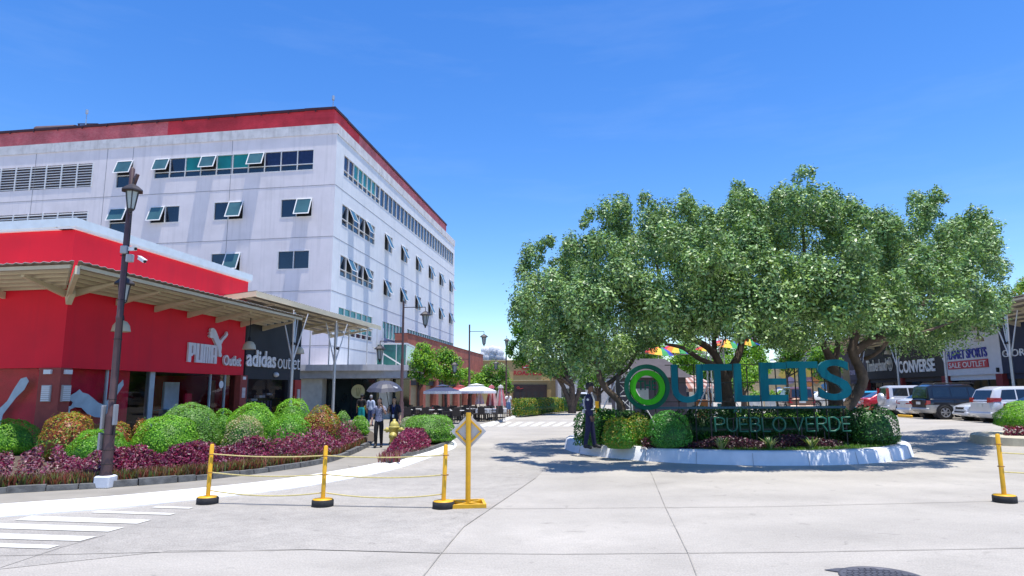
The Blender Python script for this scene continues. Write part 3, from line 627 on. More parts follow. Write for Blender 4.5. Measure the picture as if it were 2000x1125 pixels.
def bell(p, top, lab):
    r = root('pendant_lamp', p, lab, 'lamp', 'bell pendant lamps'); m = MB(); m.tube([p + UP * .5, p + UP * top], .02, 6); m.tube([p + UP * .3, p + UP * .55], [.09, .06], 10); m.build('stem', M_black, r)
    m = MB(); m.lathe(p, [(.30, 0), (.29, .05), (.26, .2), (.17, .33), (.06, .38)], 18, cap=False); m.lathe(p, [(.285, .012), (.24, .2), (.06, .36)], 18, cap=False); m.build('shade', mat('cream_lamp_shade', (.55, .46, .30), .5, var=.1), r)
    return r
bell(SR.p(1.0, 3.98, 1.2), 1.35, 'cream bell lamp hanging behind the brown lamp post'); bell(SR.p(9.2, 3.88, 1.2), 1.45, 'cream bell lamp hanging over the end of the red wall'); bell(SR.p(14.6, 3.98, 1.0), 2.1, 'cream bell lamp hanging right of the charcoal shop sign')
# pale porch in front of the office block ----------------------------------------
PX = Fr(V((-15.2, 45, 0)), 90)   # faces the camera: u to the right, normal -Y
porch = root('porch_building', (-11, 45, 0), 'low pale porch with a flat slab roof beside the charcoal shop', 'building')
PF = Fr(V((-15.2, 45, 0)), 90)
M_pw = mat('cream_porch_wall', (.55, .54, .47), .8, dirt=.15, dcol=(.35, .33, .3))
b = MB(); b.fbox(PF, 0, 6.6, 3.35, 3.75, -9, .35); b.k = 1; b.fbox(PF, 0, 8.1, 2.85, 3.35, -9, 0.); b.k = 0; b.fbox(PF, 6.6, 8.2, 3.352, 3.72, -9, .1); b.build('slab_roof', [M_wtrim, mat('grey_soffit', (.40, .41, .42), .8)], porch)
b = MB(); b.fbox(PF, .9, 2.35, .1, 2.84, -5, -.4); b.build('wall', M_pw, porch); b = MB(); b.fbox(PF, 6.1, 6.8, .1, 2.84, -4.6, -1.); b.build('column', M_pw, porch)
b = MB(); b.fquad(PF, 2.35, 6.1, .1, 2.84, -1.6); b.fquad(PF, 6.8, 8., .1, 2.84, -2.2); b.fquad(PF, 0, .9, .1, 2.84, -.9); b.build('shop_window', mat('dark_shop_glass', (.02, .03, .03), .05, spec=.8, var=.4, scale=1.2), porch)
for u in (2.4, 4.1, 6.05): b = MB(); b.fbox(PF, u - .05, u + .05, .1, 2.84, -1.62, -1.5); b.build('mullion', M_black, porch)
b = MB(); c = PF.p(4.55, 1.98, -1.5); b.tube([c, c + PF.n * .05], .47, 24); b.k = 1
for a in (-.5, .1, .7): b.bar(c + PF.n * .07 + V((.1 * a, 0, -.32)), c + PF.n * .07 + V((.25 * a, 0, .25)), .05, .02)
b.build('round_sign', [mat('pale_yellow_sign', (.62, .58, .32), .6), mat('olive_print', (.25, .25, .1))], porch)
for i, u in enumerate((.3, 1.6, 2.9, 4.2, 5.45, 6.1, 6.5)): b = MB(); b.box(PF.p(u, 4.95, .2), (.07, .07, 2.45)); b.build('roof_post', M_frame, porch)
b = MB()
for i in range(5): b.box(PF.p(.0 + i * .17, 5.35, .22), (.05, .05, 1.5))
b.box(PF.p(.4, 4.6, .22), (1.1, .06, .16))
b.build('roof_grille', M_frame, porch)
gb = root('glass_box', PF.p(7.3, 3.75, -3), 'teal glass box on the porch roof beside the brick building', 'glass extension')
GFr = Fr(PF.p(5.44, 0, -3.), 90); b = MB(); b.fbox(GFr, 0, 2.15, 3.73, 5.35, -4, 0); b.build('glazing', mat('dusty_teal_glass', (.03, .16, .15), .12, spec=.7, var=.2), gb)
b = MB()
for u in (.0, .45, 1.4, 2.12): b.fbox(GFr, u, u + .05, 3.73, 5.3, 0, .03)
b.fbox(GFr, -.05, 2.2, 5.3, 5.42, -4, .05); b.bar(GFr.p(-.2, 5.1, .4), GFr.p(1.9, 3.8, .4), .09); b.build('frame', M_frame, gb)
# brick restaurant row --------------------------------------------------------------
BF_ = Fr(V((-9.6, 61, 0)), 8.); brk = root('brick_building', BF_.o, 'orange red brick restaurant building with a flat stepped top', 'building')
b = MB(); b.fbox(BF_, 0, 38, 3.1, 7.2, -1.2, 0); pass
for u in (0, 5.2, 10.4, 15.6, 20.8, 26, 31.2): b.fbox(BF_, u, u + .9, .1, 3.1, -.8, .12)
b.build('wall', M_brick, brk)
for u in (.9, 6.1, 11.3, 16.5, 21.7, 26.9):
    b = MB(); b.fquad(BF_, u, u + 2.0, .1, 3.1, -.5); b.k = 1; b.fquad(BF_, u + 2., u + 4.3, .1, 3.1, -.55); b.k = 2; b.fbox(BF_, u, u + 4.3, 2.55, 3.1, -.5, -.2); b.build('shop_front', [mat('dark_red_panel', (.20, .012, .018), .7), mat('tan_front', (.38, .30, .17), .7), M_dkint], brk)
b = MB(); b.fbox(BF_, 0, 38, 7.2, 7.28, -1.3, .06); b.build('coping', mat('dark_red_coping', (.2, .05, .04), .8), brk)
# tan building closing the street ------------------------------------------------------
TF = Fr(V((-4.5, 100, 0)), 90); TR = Fr(V((6.45, 100, 0)), 8.)
M_tan = mat('tan_wall', (.48, .36, .16), .8, var=.06, streak=.15, dcol=(.35, .24, .1))
tan = root('tan_building', TF.p(5, 0), 'two storey tan building closing the far end of the street', 'building')
b = MB(); b.fbox(TF, -4, 10.95, 0, 6.4, -8, 0); b.fbox(TR, .0, 45, 3.6, 6.4, -8, 0.01); b.fbox(TR, 0, 45, .0, 3.6, -8, -1.2); b.build('wall', M_tan, tan)
b = MB(); b.fbox(TF, -4, 11.2, 6.4, 6.55, -8, .15); b.fbox(TF, -4, 11.1, 3.45, 3.6, -.2, .12); b.fbox(TR, 0, 45, 3.42, 3.6, -1.2, .5); b.build('cornice', mat('tan_trim', (.56, .46, .25), .8), tan)
b = MB(); b.fbox(TF, 4.6, 9.6, .2, 2.9, -.3, .5); b.k = 1
for i in range(5): b.fbox(TF, 4.9 + i * .9, 5.5 + i * .9, .3, 1.9, .5, .53)
b.build('dark_stall_front', [mat('black_brown_stall', (.03, .018, .018), .6), M_dkint], tan)
for i in range(9):
    b = MB(); b.fbox(TR, 1 + i * 4.8, 1.5 + i * 4.8, .1, 3.5, -1.3, -.2); b.build('pillar', M_tan, tan)
for i in range(7):
    b = MB(); b.fbox(TR, 2 + i * 5.5, 6.2 + i * 5.5, 4.1, 6., .0, .06); b.k = 1
    for j in range(4): b.fbox(TR, 2.2 + i * 5.5 + j, 2.85 + i * 5.5 + j, 4.3, 5.8, .06, .09)
    b.build('window', [M_frame, mat('grey_window', (.22, .23, .25), .2)], tan)
sg3 = root('shop_sign', TF.p(6.5, 4.6), 'weathered red sign of letters on the far tan wall', 'sign')
M_rs = mat('faded_red_sign', (.45, .03, .04), .6)
b = MB(); b.fbox(TF, 5.9, 8.0, 5.15, 5.75, .02, .14); b.k = 1; b.fbox(TF, 6.15, 7.75, 5.4, 5.5, .14, .16); b.build('badge', [M_rs, M_let2], sg3)
b = MB(); text_on(b, TF, 'ROASTERS', 4.7, 8.9, 4.3, 4.95, .02, .12, .03); b.build('lettering', M_rs, sg3)
b = MB(); b.tube([TF.p(5.2 + .35 * math.cos(a * .7) + .12 * a * .5, 2.42 + .14 * math.sin(a * .7), .52) for a in range(10)], .03, 6); b.build('stall_emblem', M_rs, tan)
# ================================================================ clipped bushes and bedding
G1 = [leafmat('lime_leaf', (.26, .52, .03), .5), leafmat('fresh_leaf', (.16, .42, .02), .5), leafmat('mid_leaf', (.10, .29, .02), .5)]
G2 = [leafmat('grey_green_leaf', (.24, .42, .11), .55), leafmat('fresh_leaf', (.1, .33, .02)), leafmat('soft_green_leaf', (.11, .25, .04), .5)]
GO = [leafmat('copper_leaf', (.42, .15, .04), .45), leafmat('yellow_green_leaf', (.34, .36, .03), .45), leafmat('mid_leaf', (.06, .2, .02)), leafmat('rust_leaf', (.34, .10, .03), .45)]
GV = [leafmat('cream_leaf', (.50, .48, .24), .5), leafmat('pink_cream_leaf', (.50, .38, .24), .5), leafmat('soft_green_leaf', (.11, .25, .04))]
GD = [leafmat('deep_leaf', (.03, .13, .022), .4), leafmat('deep_leaf_light', (.055, .19, .03), .4), leafmat('deep_leaf_dark', (.02, .085, .018), .4)]
GY = [leafmat('gold_leaf', (.42, .34, .035), .45), leafmat('olive_leaf', (.20, .22, .03), .45), leafmat('mid_leaf', (.06, .2, .02))]
PU = [leafmat('magenta_leaf', (.27, .025, .09), .4), leafmat('plum_leaf', (.13, .016, .055), .4), leafmat('pale_mauve_leaf', (.36, .17, .22), .4), leafmat('dark_purple_leaf', (.06, .015, .03), .4)]
SP = [leafmat('bronze_blade', (.22, .12, .06), .5), leafmat('green_blade', (.17, .22, .06), .5), leafmat('red_blade', (.26, .07, .05), .5), leafmat('dark_blade', (.07, .06, .03), .5)]
def pick(n, w): return npr.choice(len(w), n, p=np.array(w) / sum(w))
def bush(name, lab, c, rx, ry, h, mats, wts, leaf=.05, dens=1.5, sq=2.0, low=.0, group='clipped garden bushes', cat='bush', tuft=0.):
    """dome of leaves standing on c (ground point)"""
    zc = h * .26; up = h - zc; dn = zc
    n = int((2 * math.pi * rx * ry + math.pi * (rx + ry) * h * .5) / (leaf * leaf * .55) * dens * 1.45); n = min(n, 24000)
    d = sph(n); d = np.sign(d) * np.abs(d) ** (2. / sq); d /= (np.abs(d) ** sq).sum(1, keepdims=True) ** (1 / sq)
    lump = 1 + .035 * np.sin(d[:, 0] * 9 + c[0]) * np.sin(d[:, 1] * 8) + .03 * np.sin(d[:, 2] * 11 + c[1])
    k = (1 - np.abs(npr.normal(0, .028, n))) * lump + (npr.uniform(0, 1, n) > .96) * npr.uniform(0, .06 + tuft, n)
    P = np.stack([d[:, 0] * rx * k, d[:, 1] * ry * k, zc + np.where(d[:, 2] > 0, up, dn) * d[:, 2] * k], 1); ok = P[:, 2] > low; P = P[ok] + np.array(c); d = d[ok]
    N = d + npr.normal(size=d.shape) * .42 + np.array((0, 0, .2))
    v, f = leafquads(P, N, leaf * .86, .62, .5); m = pick(len(P), wts)
    z = (P[:, 2] - c[2]) / h
    if mats is GO or mats is GY: m = np.where((z < .45) & (npr.uniform(0, 1, len(P)) < .55), 2, m)   # new coloured growth sits on top
    ob = MB(); ob.ball(V(c) + UP * zc, (rx * .80, ry * .80, up * .80), 20, 12); vv = np.array(ob.v); vv[:, 2] = np.maximum(vv[:, 2], c[2] + .01 + low)
    F2 = np.array(ob.f) + len(v); o = npmesh(name, np.concatenate([v, vv]), np.concatenate([f, F2]), np.concatenate([m, np.full(len(F2), len(mats) - 1)]), mats, org=c)
    return tag(o, lab, cat, group)
def pbush(lab, px, base, hw, top, mats, wts, leaf=.05, dens=1.5, sq=2.2, z0=.16, name='clipped_bush', group='clipped garden bushes', ky=1., tuft=0., low=0.):
    g = gnd(px, base, z0); k = g.y / 1315; r = hw * k; y = g.y + r * ky * .8; c = atY(px, base, y); r = hw * y / 1315 * math.cos(math.atan2(c.x, y)) * .97
    h = atY(px, top, y).z - z0
    return bush(name, lab, (c.x, y, z0), r, r * ky, h, mats, wts, leaf, dens, sq, low, group, tuft=tuft)
pbush('bright green domed bush at the left edge of the photo, below the tail decal', 12, 893, 66, 817, G1, (4, 4, 2), .05)
pbush('copper topped round bush left of the lamp post, the biggest of the copper ones', 128, 903, 58, 803, GO, (4, 4, 2, 2), .06, tuft=.05)
pbush('low green domed bush directly behind the brown lamp post', 190, 915, 63, 838, G1, (2, 4, 4), .048)
pbush('small copper bush just right of the brown lamp post', 228, 898, 28, 821, GO, (4, 3, 2, 3), .055, tuft=.05)
pbush('small copper bush between the lamp post and the large green dome', 272, 892, 20, 817, GO, (4, 3, 2, 3), .055, tuft=.05)
pbush('large bright green dome in front of its duller taller neighbour', 325, 898, 69, 809, G1, (5, 4, 2), .05)
pbush('tall grey green dome, highest of the left group of bushes', 366, 892, 63, 785, G2, (5, 3, 3), .05, 1.8)
pbush('small loose green bush between two tall domes', 432, 880, 30, 799, G1, (2, 4, 3), .05, tuft=.04)
pbush('wide bright green dome below the end of the red wall', 490, 884, 54, 787, G1, (5, 4, 2), .05)
pbush('cream and pink speckled round bush in front of the green domes', 474, 892, 42, 810, GV, (4, 3, 5), .05, tuft=.04)
pbush('mid green dome standing above the magenta bedding', 563, 890, 47, 808, G1, (1, 4, 4), .05)
pbush('rear bright green dome below the charcoal shop window', 569, 872, 43, 779, G1, (5, 4, 1), .05)
pbush('round orange and yellow bush at the right end of the left group', 625, 884, 40, 792, GO, (4, 5, 2, 3), .055, tuft=.05)
pbush('small grey green bush behind the round orange bush', 668, 858, 17, 801, G2, (5, 2, 2), .05)
pbush('small green bush under the yellow spiky plant', 702, 852, 20, 812, G1, (3, 4, 2), .05)
pbush('broad flat topped green bush beside the street nose, behind the hydrant', 838, 868, 52, 810, G2, (3, 5, 3), .055, 1.8, 2.8, low=.07)
pbush('pale grey bush tucked behind the broad green bush', 803, 845, 24, 813, [leafmat('silver_leaf', (.42, .46, .32), .5), leafmat('grey_green_leaf', (.17, .34, .08))], (3, 2), .05)
def spiky(name, lab, c, n, h, mats, wts, wid=.04, spread=.55):
    b = []; P = []; F_ = []; mi = []
    for i in range(n):
        a = npr.uniform(0, 6.283); l = h * npr.uniform(.6, 1.1); o = spread * l * npr.uniform(.2, 1.1); d = np.array((math.cos(a), math.sin(a), 0)); s = np.array((-d[1], d[0], 0)) * wid * .5
        p0 = np.array(c) + d * .03; p1 = p0 + d * o * .5 + np.array((0, 0, l * .7)); p2 = p0 + d * o + np.array((0, 0, l)); k = len(P)
        P += [p0 - s, p0 + s, p1 + s, p1 - s, p2 + s * .1, p2 - s * .1]; F_ += [(k, k + 1, k + 2, k + 3), (k + 3, k + 2, k + 4, k + 5)]; m = int(pick(1, wts)[0]); mi += [m, m]
    return tag(npmesh(name, P, F_, mi, mats, org=c), lab, 'plant')
g = gnd(700, 825, .16); spiky('spiky_plant', 'yellow spiky plant by the path, left of the two women', (g.x, g.y + .9, .5), 60, .62, [leafmat('yellow_blade', (.55, .45, .03)), leafmat('lime_leaf', (.26, .52, .03))], (3, 2), .06)
# bedding: magenta band and bronze blade border follow the bed edge
def bandpoints(P, d0, d1, n):
    L_ = [(q - p).length for p, q in zip(P[:-1], P[1:])]; cum = np.cumsum([0] + L_); t = npr.uniform(0, cum[-1], n); i = np.clip(np.searchsorted(cum, t) - 1, 0, len(L_) - 1)
    A = np.array([tuple(p) for p in P]); a = A[i]; c = A[i + 1]; k = ((t - cum[i]) / np.maximum(np.array(L_)[i], 1e-6))[:, None]; base = a + (c - a) * k; dr = norm(c - a); s = np.stack([-dr[:, 1], dr[:, 0], dr[:, 2] * 0], 1)
    d = npr.uniform(d0, d1, n)
    return base + s * d[:, None], d, t
def blades(name, pts, h, wid, mats, wts, lean=.5):
    n = len(pts); a = npr.uniform(0, 6.283, n); l = h * npr.uniform(.55, 1.1, n); o = lean * l * npr.uniform(.1, 1.1, n); d = np.stack([np.cos(a), np.sin(a), 0 * a], 1); s = np.stack([-d[:, 1], d[:, 0], 0 * a], 1) * wid * .5
    z = np.array((0, 0, 1.)); p1 = pts + d * (o * .4)[:, None] + z * (l * .6)[:, None]; p2 = pts + d * o[:, None] + z * l[:, None]
    v = np.stack([pts - s * .6, pts + s * .6, p1 + s, p1 - s, p2 + s * .08, p2 - s * .08], 1).reshape(-1, 3); k = np.arange(n)[:, None] * 6
    f = np.concatenate([k + np.array([[0, 1, 2, 3]]), k + np.array([[3, 2, 4, 5]])], 1).reshape(-1, 4); m = np.repeat(pick(n, wts), 2)
    return npmesh(name, v, f, m, mats, org=tuple(pts.mean(0)))
p, d, t = bandpoints(bf, .10, .85, 17000); p[:, 2] = .16
tag(blades('bronze_border_plants', p, .25, .03, SP, (4, 3, 3, 2)), 'low bronze and green bladed border plants along the dark stone edging', 'border plants', kind='stuff')
def purple(name, lab, P, d0, d1, n, h, leaf=.075, wts=(5, 4, 2, 2)):
    p, d, t = bandpoints(P, d0, d1, n); e = np.minimum((d - d0), (d1 - d)) / (d1 - d0); hh = h * np.clip(.35 + 1.6 * e, 0, 1) * (1 + .18 * np.sin(t * 3.1) + .13 * np.sin(t * 7.3 + d * 5) + .10 * np.sin(t * 13.7 + d * 9))
    p[:, 2] = .16 + hh * np.clip(1 - np.abs(npr.normal(0, .3, n)), .08, 1.12)
    v, f = leafquads(p, npr.normal(size=(n, 3)) * .6 + np.array((0, -.25, .8)), leaf, .45)
    return tag(npmesh(name, v, f, pick(n, wts), PU, org=tuple(p.mean(0))), lab, 'bedding plants', kind='stuff')
def seg(P, x0, x1): return [p for p in P if x0 <= p.x <= x1]
purple('magenta_bedding', 'magenta and mauve bedding band left of the lamp post', [V((-15.5, bf[2].y, 0))] + seg(bf, -14, -8.1), .6, 2.3, 17000, .56, wts=(3, 3, 4, 2))
purple('magenta_bedding', 'magenta and plum bedding band between the lamp post and the path end', seg(bf, -8.3, -5.2), .6, 2.1, 20000, .55)
purple('magenta_bedding', 'tall plum bedding mound at the path end of the left bed', seg(bf, -5.4, -4.3), .12, 1.5, 7000, .66)
ibp = [gp(*q, .15) for q in ((752, 898), (776, 899), (800, 890), (830, 879))]
def polypts(poly, n):
    A = np.array([(p.x, p.y) for p in poly]); lo, hi = A.min(0), A.max(0); P = npr.uniform(lo, hi, (n * 4, 2)); ins = np.zeros(len(P), bool); dist = np.full(len(P), 9.)
    for (x0, y0), (x1, y1) in zip(A, np.roll(A, -1, 0)):
        c = ((y0 > P[:, 1]) != (y1 > P[:, 1])) & (P[:, 0] < (x1 - x0) * (P[:, 1] - y0) / (y1 - y0 + 1e-9) + x0); ins ^= c
        e = np.array((x1 - x0, y1 - y0)); k = np.clip(((P - (x0, y0)) @ e) / (e @ e), 0, 1); dist = np.minimum(dist, np.linalg.norm(P - (x0, y0) - k[:, None] * e, axis=1))
    P, dist = P[ins][:n], dist[ins][:n]; return np.concatenate([P, np.full((len(P), 1), .16)], 1), dist
p, e = polypts([gp(*q, .15) for q in ((750, 899), (762, 902), (800, 891), (836, 880), (842, 869), (800, 862), (776, 868), (764, 884))], 6500)
p[:, 2] = .16 + .58 * np.clip(.3 + 2.6 * e, 0, 1) * np.clip(1 - np.abs(npr.normal(0, .3, len(p))), .06, 1.1)
v, f = leafquads(p, npr.normal(size=(len(p), 3)) * .6 + np.array((0, -.25, .8)), .075, .45)
tag(npmesh('magenta_bedding', v, f, pick(len(p), (6, 3, 1, 2)), PU, org=tuple(p.mean(0))), 'bright magenta bedding at the foot of the yellow hydrant', 'bedding plants', kind='stuff')
ibq = [gp(*q, .15) for q in ((745, 897), (760, 903), (785, 896))]
p, d, t = bandpoints(ibq, 0, .3, 500); p[:, 2] = .14; tag(blades('bronze_border_plants', p, .26, .035, [PU[2], PU[0], SP[0]], (4, 2, 2)), 'mauve tufted border plants in front of the hydrant', 'border plants', kind='stuff')
# ================================================================ hydrant
hb = gnd(769, 876, .16); hy = root('fire_hydrant', hb, 'yellow fire hydrant among magenta plants beside the path', 'hydrant'); M_hy = mat('hydrant_yellow', (.50, .42, .10), .5, var=.1, scale=7, dirt=.2, dcol=(.3, .22, .05))
b = MB(); b.lathe(hb, [(.20, 0), (.20, .05), (.15, .06), (.145, .12), (.13, .13), (.13, .62), (.17, .63), (.17, .69), (.14, .70)], 20); b.build('barrel', M_hy, hy)
b = MB(); b.lathe(hb + UP * .70, [(.145, 0), (.14, .06), (.10, .13), (.05, .16), (.045, .22), (.0, .22)], 16); b.build('bonnet', M_hy, hy)
for s in (-1, 1):
    b = MB(); a = hb + V((0, 0, .58)); b.tube([a + V((s * .1, 0, 0)), a + V((s * .20, 0, 0)), a + V((s * .205, 0, 0)), a + V((s * .26, 0, 0)), a + V((s * .28, 0, 0)), a + V((s * .33, 0, 0))], [.065, .065, .085, .085, .035, .03], 14); b.build('side_cap', M_hy, hy)
b = MB(); a = hb + UP * .40; b.tube([a + V((0, -.09, 0)), a + V((0, -.17, 0)), a + V((0, -.175, 0)), a + V((0, -.24, 0)), a + V((0, -.25, 0)), a + V((0, -.30, 0))], [.10, .10, .125, .125, .04, .035], 18); b.build('pumper_cap', M_hy, hy)
# ================================================================ lamp posts
def lantern(par, c, sc=1.):
    def P(x, y, z): return V(c) + V((x, y, z)) * sc
    b = MB(); n = 6
    def ring(r, z): return [P(r * math.cos(i * math.pi / 3), r * math.sin(i * math.pi / 3), z) for i in range(n)]
    b.loft([ring(.30, .0), ring(.29, .035), ring(.17, .14), ring(.07, .20), ring(.03, .22)], True)
    b.loft([ring(.09, -.54), ring(.10, -.50)], True); b.loft([ring(.05, -.60), ring(.06, -.54)], True); b.ball(P(0, 0, -.63), .04 * sc, 8, 6); b.tube([P(0, 0, .2), P(0, 0, .40)], .018 * sc, 6); b.loft([ring(.17, -.02), ring(.19, .0)], True)
    for i in range(n): a = i * math.pi / 3; b.bar(P(.175 * math.cos(a), .175 * math.sin(a), -.01), P(.10 * math.cos(a), .10 * math.sin(a), -.5), .022 * sc)
    o = b.build('lantern', M_pole_d, par); g = MB(); g.loft([ring(.088, -.5), ring(.158, -.02)], True); g.build('lantern_glass', M_lglass, o)
    return o
M_pole_d = mat('dark_lantern_metal', (.035, .028, .028), .5)
lp = V((-7.98, 13.46, .12)); lamp = root('lamp_post', lp, 'tall brown lamp post nearest the camera, with security cameras and a white block base', 'lamp post', 'brown lamp posts')
b = MB(); b.lathe(lp, [(.11, .22), (.103, .3), (.096, 1.35), (.092, 1.40), (.07, 1.44), (.064, 3.3), (.07, 3.32), (.07, 3.36), (.06, 3.38), (.055, 5.3), (.045, 5.32), (.05, 6.48), (.02, 6.52)], 14); b.build('pole', M_pole, lamp)
b = MB(); b.bbox(lp + UP * .11, (.31, .31, .24), .025); b.build('block_base', mat('blue_white_block', (.66, .68, .72), .8, dirt=.3, dcol=(.45, .45, .45)), lamp)
b = MB(); tl = lp + UP * 5.95; b.bar(tl, tl + V((.19, -.12, .38)), .06); b.build('arm', M_pole, lamp); lantern(lamp, tl + V((.12, -.14, .0)), .74)
b = MB(); tl = lp + UP * 4.2; b.bar(tl, tl + V((-.10, .22, .22)), .05); b.build('arm', M_pole, lamp); lantern(lamp, tl + V((-.10, .24, -.14)), .72)
M_camw = mat('white_camera_shell', (.75, .75, .75), .35)
for dz, s in ((4.73, .0), (4.55, .16)):
    b = MB(); b.bbox(lp + V((.03 + s * .8, -.09, dz)), (.13, .10, .16), .01); jb = b.build('junction_box', mat('grey_box', (.35, .36, .38), .5), lamp)
    b = MB(); a = lp + V((.16 + s * 1.3, -.12, dz + .0)); e = a + V((.19, -.13, -.04 + (.02 if not s else -.06))); b.bar(a, e, .062, .062); b.bar(a + UP * .04, e + (e - a) * .15 + UP * .04, .075, .012); b.k = 1; b.tube([e, e + (e - a) * .06], .03, 8); b.build('security_camera', [M_camw, M_black], lamp)
for dx, z0, z1 in ((-.125, 1.12, 1.58), (-.14, .72, 1.05), (.112, 1.2, 1.6)):
    b = MB(); b.bbox(lp + V((dx, -.05, (z0 + z1) / 2)), (.04, .13, z1 - z0), .008); b.build('meter_box', mat('pale_grey_box', (.27, .28, .30), .5), lamp)
b = MB(); b.tube([lp + V((.10, -.06, 1.)), lp + V((.12, -.07, 2.4)), lp + V((.1, -.06, 3.6)), lp + V((.11, -.07, 4.5)), lp + V((.09, -.05, 6.))], .011, 5)
for z in (1.02, .72, .45, 1.7, 2.9, 3.7, 4.62): b.tube([lp + V((.135 * math.cos(i), .135 * math.sin(i), z)) if z < 1.4 else lp + V((.085 * math.cos(i), .085 * math.sin(i), z)) for i in [k * .7 for k in range(10)]], .006, 4)
b.build('cable', M_black, lamp)
def lamp2(px, base, top, arms, lab):
    p = gnd(px, base, .12); zt = atY(px, top, p.y).z; r = root('lamp_post', p, lab, 'lamp post', 'brown lamp posts')
    b = MB(); b.lathe(p, [(.15, 0), (.15, .1), (.12, .12), (.115, 1.3), (.08, 1.36), (.075, 3.4), (.06, 3.45), (.05, zt - p.z)], 12); b.build('pole', M_pole, r)
    for s, z in arms:
        z = p.z + z; b = MB(); b.bar(p + UP * (z - p.z), p + V((s, -.05, z - p.z)), .035, .035); b.build('arm', M_pole_d, r); lantern(r, p + V((s, -.05, z - p.z - .4)), .95)
lamp2(783, 840, 588, ((-1.1, 4.28), (1.1, 5.95)), 'double armed brown lamp post behind the two women')
lamp2(916, 818, 634, ((-1., 4.0), (1., 5.9)), 'double armed brown lamp post rising among the white parasols')
lamp2(989, 806, 672, ((.05, 6.6), (-.9, 4.6)), 'thin far lamp post against the tan building')
# ================================================================ barrier posts, ropes, sign
def post(px, base, top, lab, tilt=0.):
    p = gnd(px, base, 0); h = atY(px, top, p.y).z; r = root('barrier_post', p, lab, 'barrier post', 'yellow rope barrier posts')
    b = MB(); b.lathe(p, [(.175, .0), (.185, .012), (.185, .105), (.17, .118)], 24); b.build('tyre_base', M_tyre, r)
    b = MB(); b.lathe(p, [(.172, .108), (.168, .127), (.06, .132)], 20); b.build('painted_top', M_yel, r)
    b = MB(); b.tube([p + UP * .12, p + V((tilt, 0, h - .02)), p + V((tilt, 0, h))], [.038, .036, .02], 14); b.build('tube', M_yel, r)
    for z in (h - .18, h * .52): b = MB(); b.tube([p + V((tilt + .05 * math.cos(a), .05 * math.sin(a), z)) for a in [k * .8 for k in range(9)]], .008, 5); b.build('hook_ring', mat('rusty_hook', (.25, .12, .03), .7), r)
    return p, h
A = post(405, 984, 867, 'yellow barrier post on the far left of the rope line', .02); B_ = post(630, 989, 870, 'yellow barrier post in the middle of the rope line', .02); Cc = post(866, 993, 868, 'yellow barrier post beside the diamond sign', .03); Dd = post(1963, 981, 847, 'yellow barrier post alone at the right edge of the road', .0)
def rope(name, a, c, sag, lab):
    pts = [a.lerp(c, i / 16) - UP * sag * (1 - (2 * i / 16 - 1) ** 2) for i in range(17)]; b = MB(); b.tube(pts, .0115, 6); return tag(b.build(name, M_rope, org=a), lab, 'rope', 'yellow barrier ropes')
for (p, h), (q, k), w_ in ((A, B_, 'left and middle'), (B_, Cc, 'middle and right')):
    for n_, f0, sag, z_ in (('top', .83, .035, 0), ('middle', .52, .05, 0), ('lowest', .22, .07, 0)):
        rope('barrier_rope', p + V((.05, 0, h * f0)), q + V((-.03, 0, k * f0)), sag, f'{n_} sagging yellow rope between the {w_} barrier posts')
for n_, f0 in (('upper', .72), ('lower', .44)): rope('barrier_rope', Dd[0] + V((0, 0, Dd[1] * f0)), Dd[0] + V((3.2, -.1, Dd[1] * f0)), .05, f'{n_} yellow rope leading right from the lone barrier post')
sp = gnd(914, 988, 0); sgn = root('diamond_sign', sp, 'portable diamond road sign seen from its bare back on a yellow pole', 'sign'); hS = atY(914, 806, sp.y).z
b = MB(); b.tube([sp + UP * .03, sp + UP * hS], .045, 14); b.build('pole', M_yel, sgn)
b = MB(); w2 = .27
rz_ = .12; Mz = Matrix.Rotation(rz_, 3, 'Z'); cor = [sp + Mz @ V(q) for q in ((-w2, -w2, .035), (w2, -w2, .035), (w2, w2, .035), (-w2, w2, .035))]
for i in range(4): b.bar(cor[i] + (cor[i] - cor[(i + 1) % 4]).normalized() * .024, cor[(i + 1) % 4] - (cor[(i + 1) % 4] - cor[i]).normalized() * .026, .05, .068 - .002 * (i % 2))
b.bar(cor[0], cor[2], .045, .05); b.bar(cor[1], cor[3], .045, .054); b.build('cross_base', M_yel, sgn)
zc = atY(914, 843, sp.y).z; hs_ = .31; pc = sp + V((0, .055, zc)); b = MB()
b.prism([(0, -hs_), (hs_ - .03, -.03), (hs_, 0), (hs_ - .03, .03), (0, hs_), (-hs_, 0)], lambda a, c: pc + V((a, 0, c)), lambda a, c: pc + V((a, .012, c))); b.build('sign_plate', M_signb, sgn)
b = MB(); h2 = .225; cs = [pc + V(q) for q in ((0, -.02, -h2), (h2, -.02, 0), (0, -.02, h2), (-h2, -.02, 0))]
for i in range(4): b.bar(cs[i], cs[(i + 1) % 4], .03, .035, up=V((0, 1, 0)))
b.build('diamond_brace', M_yel, sgn)
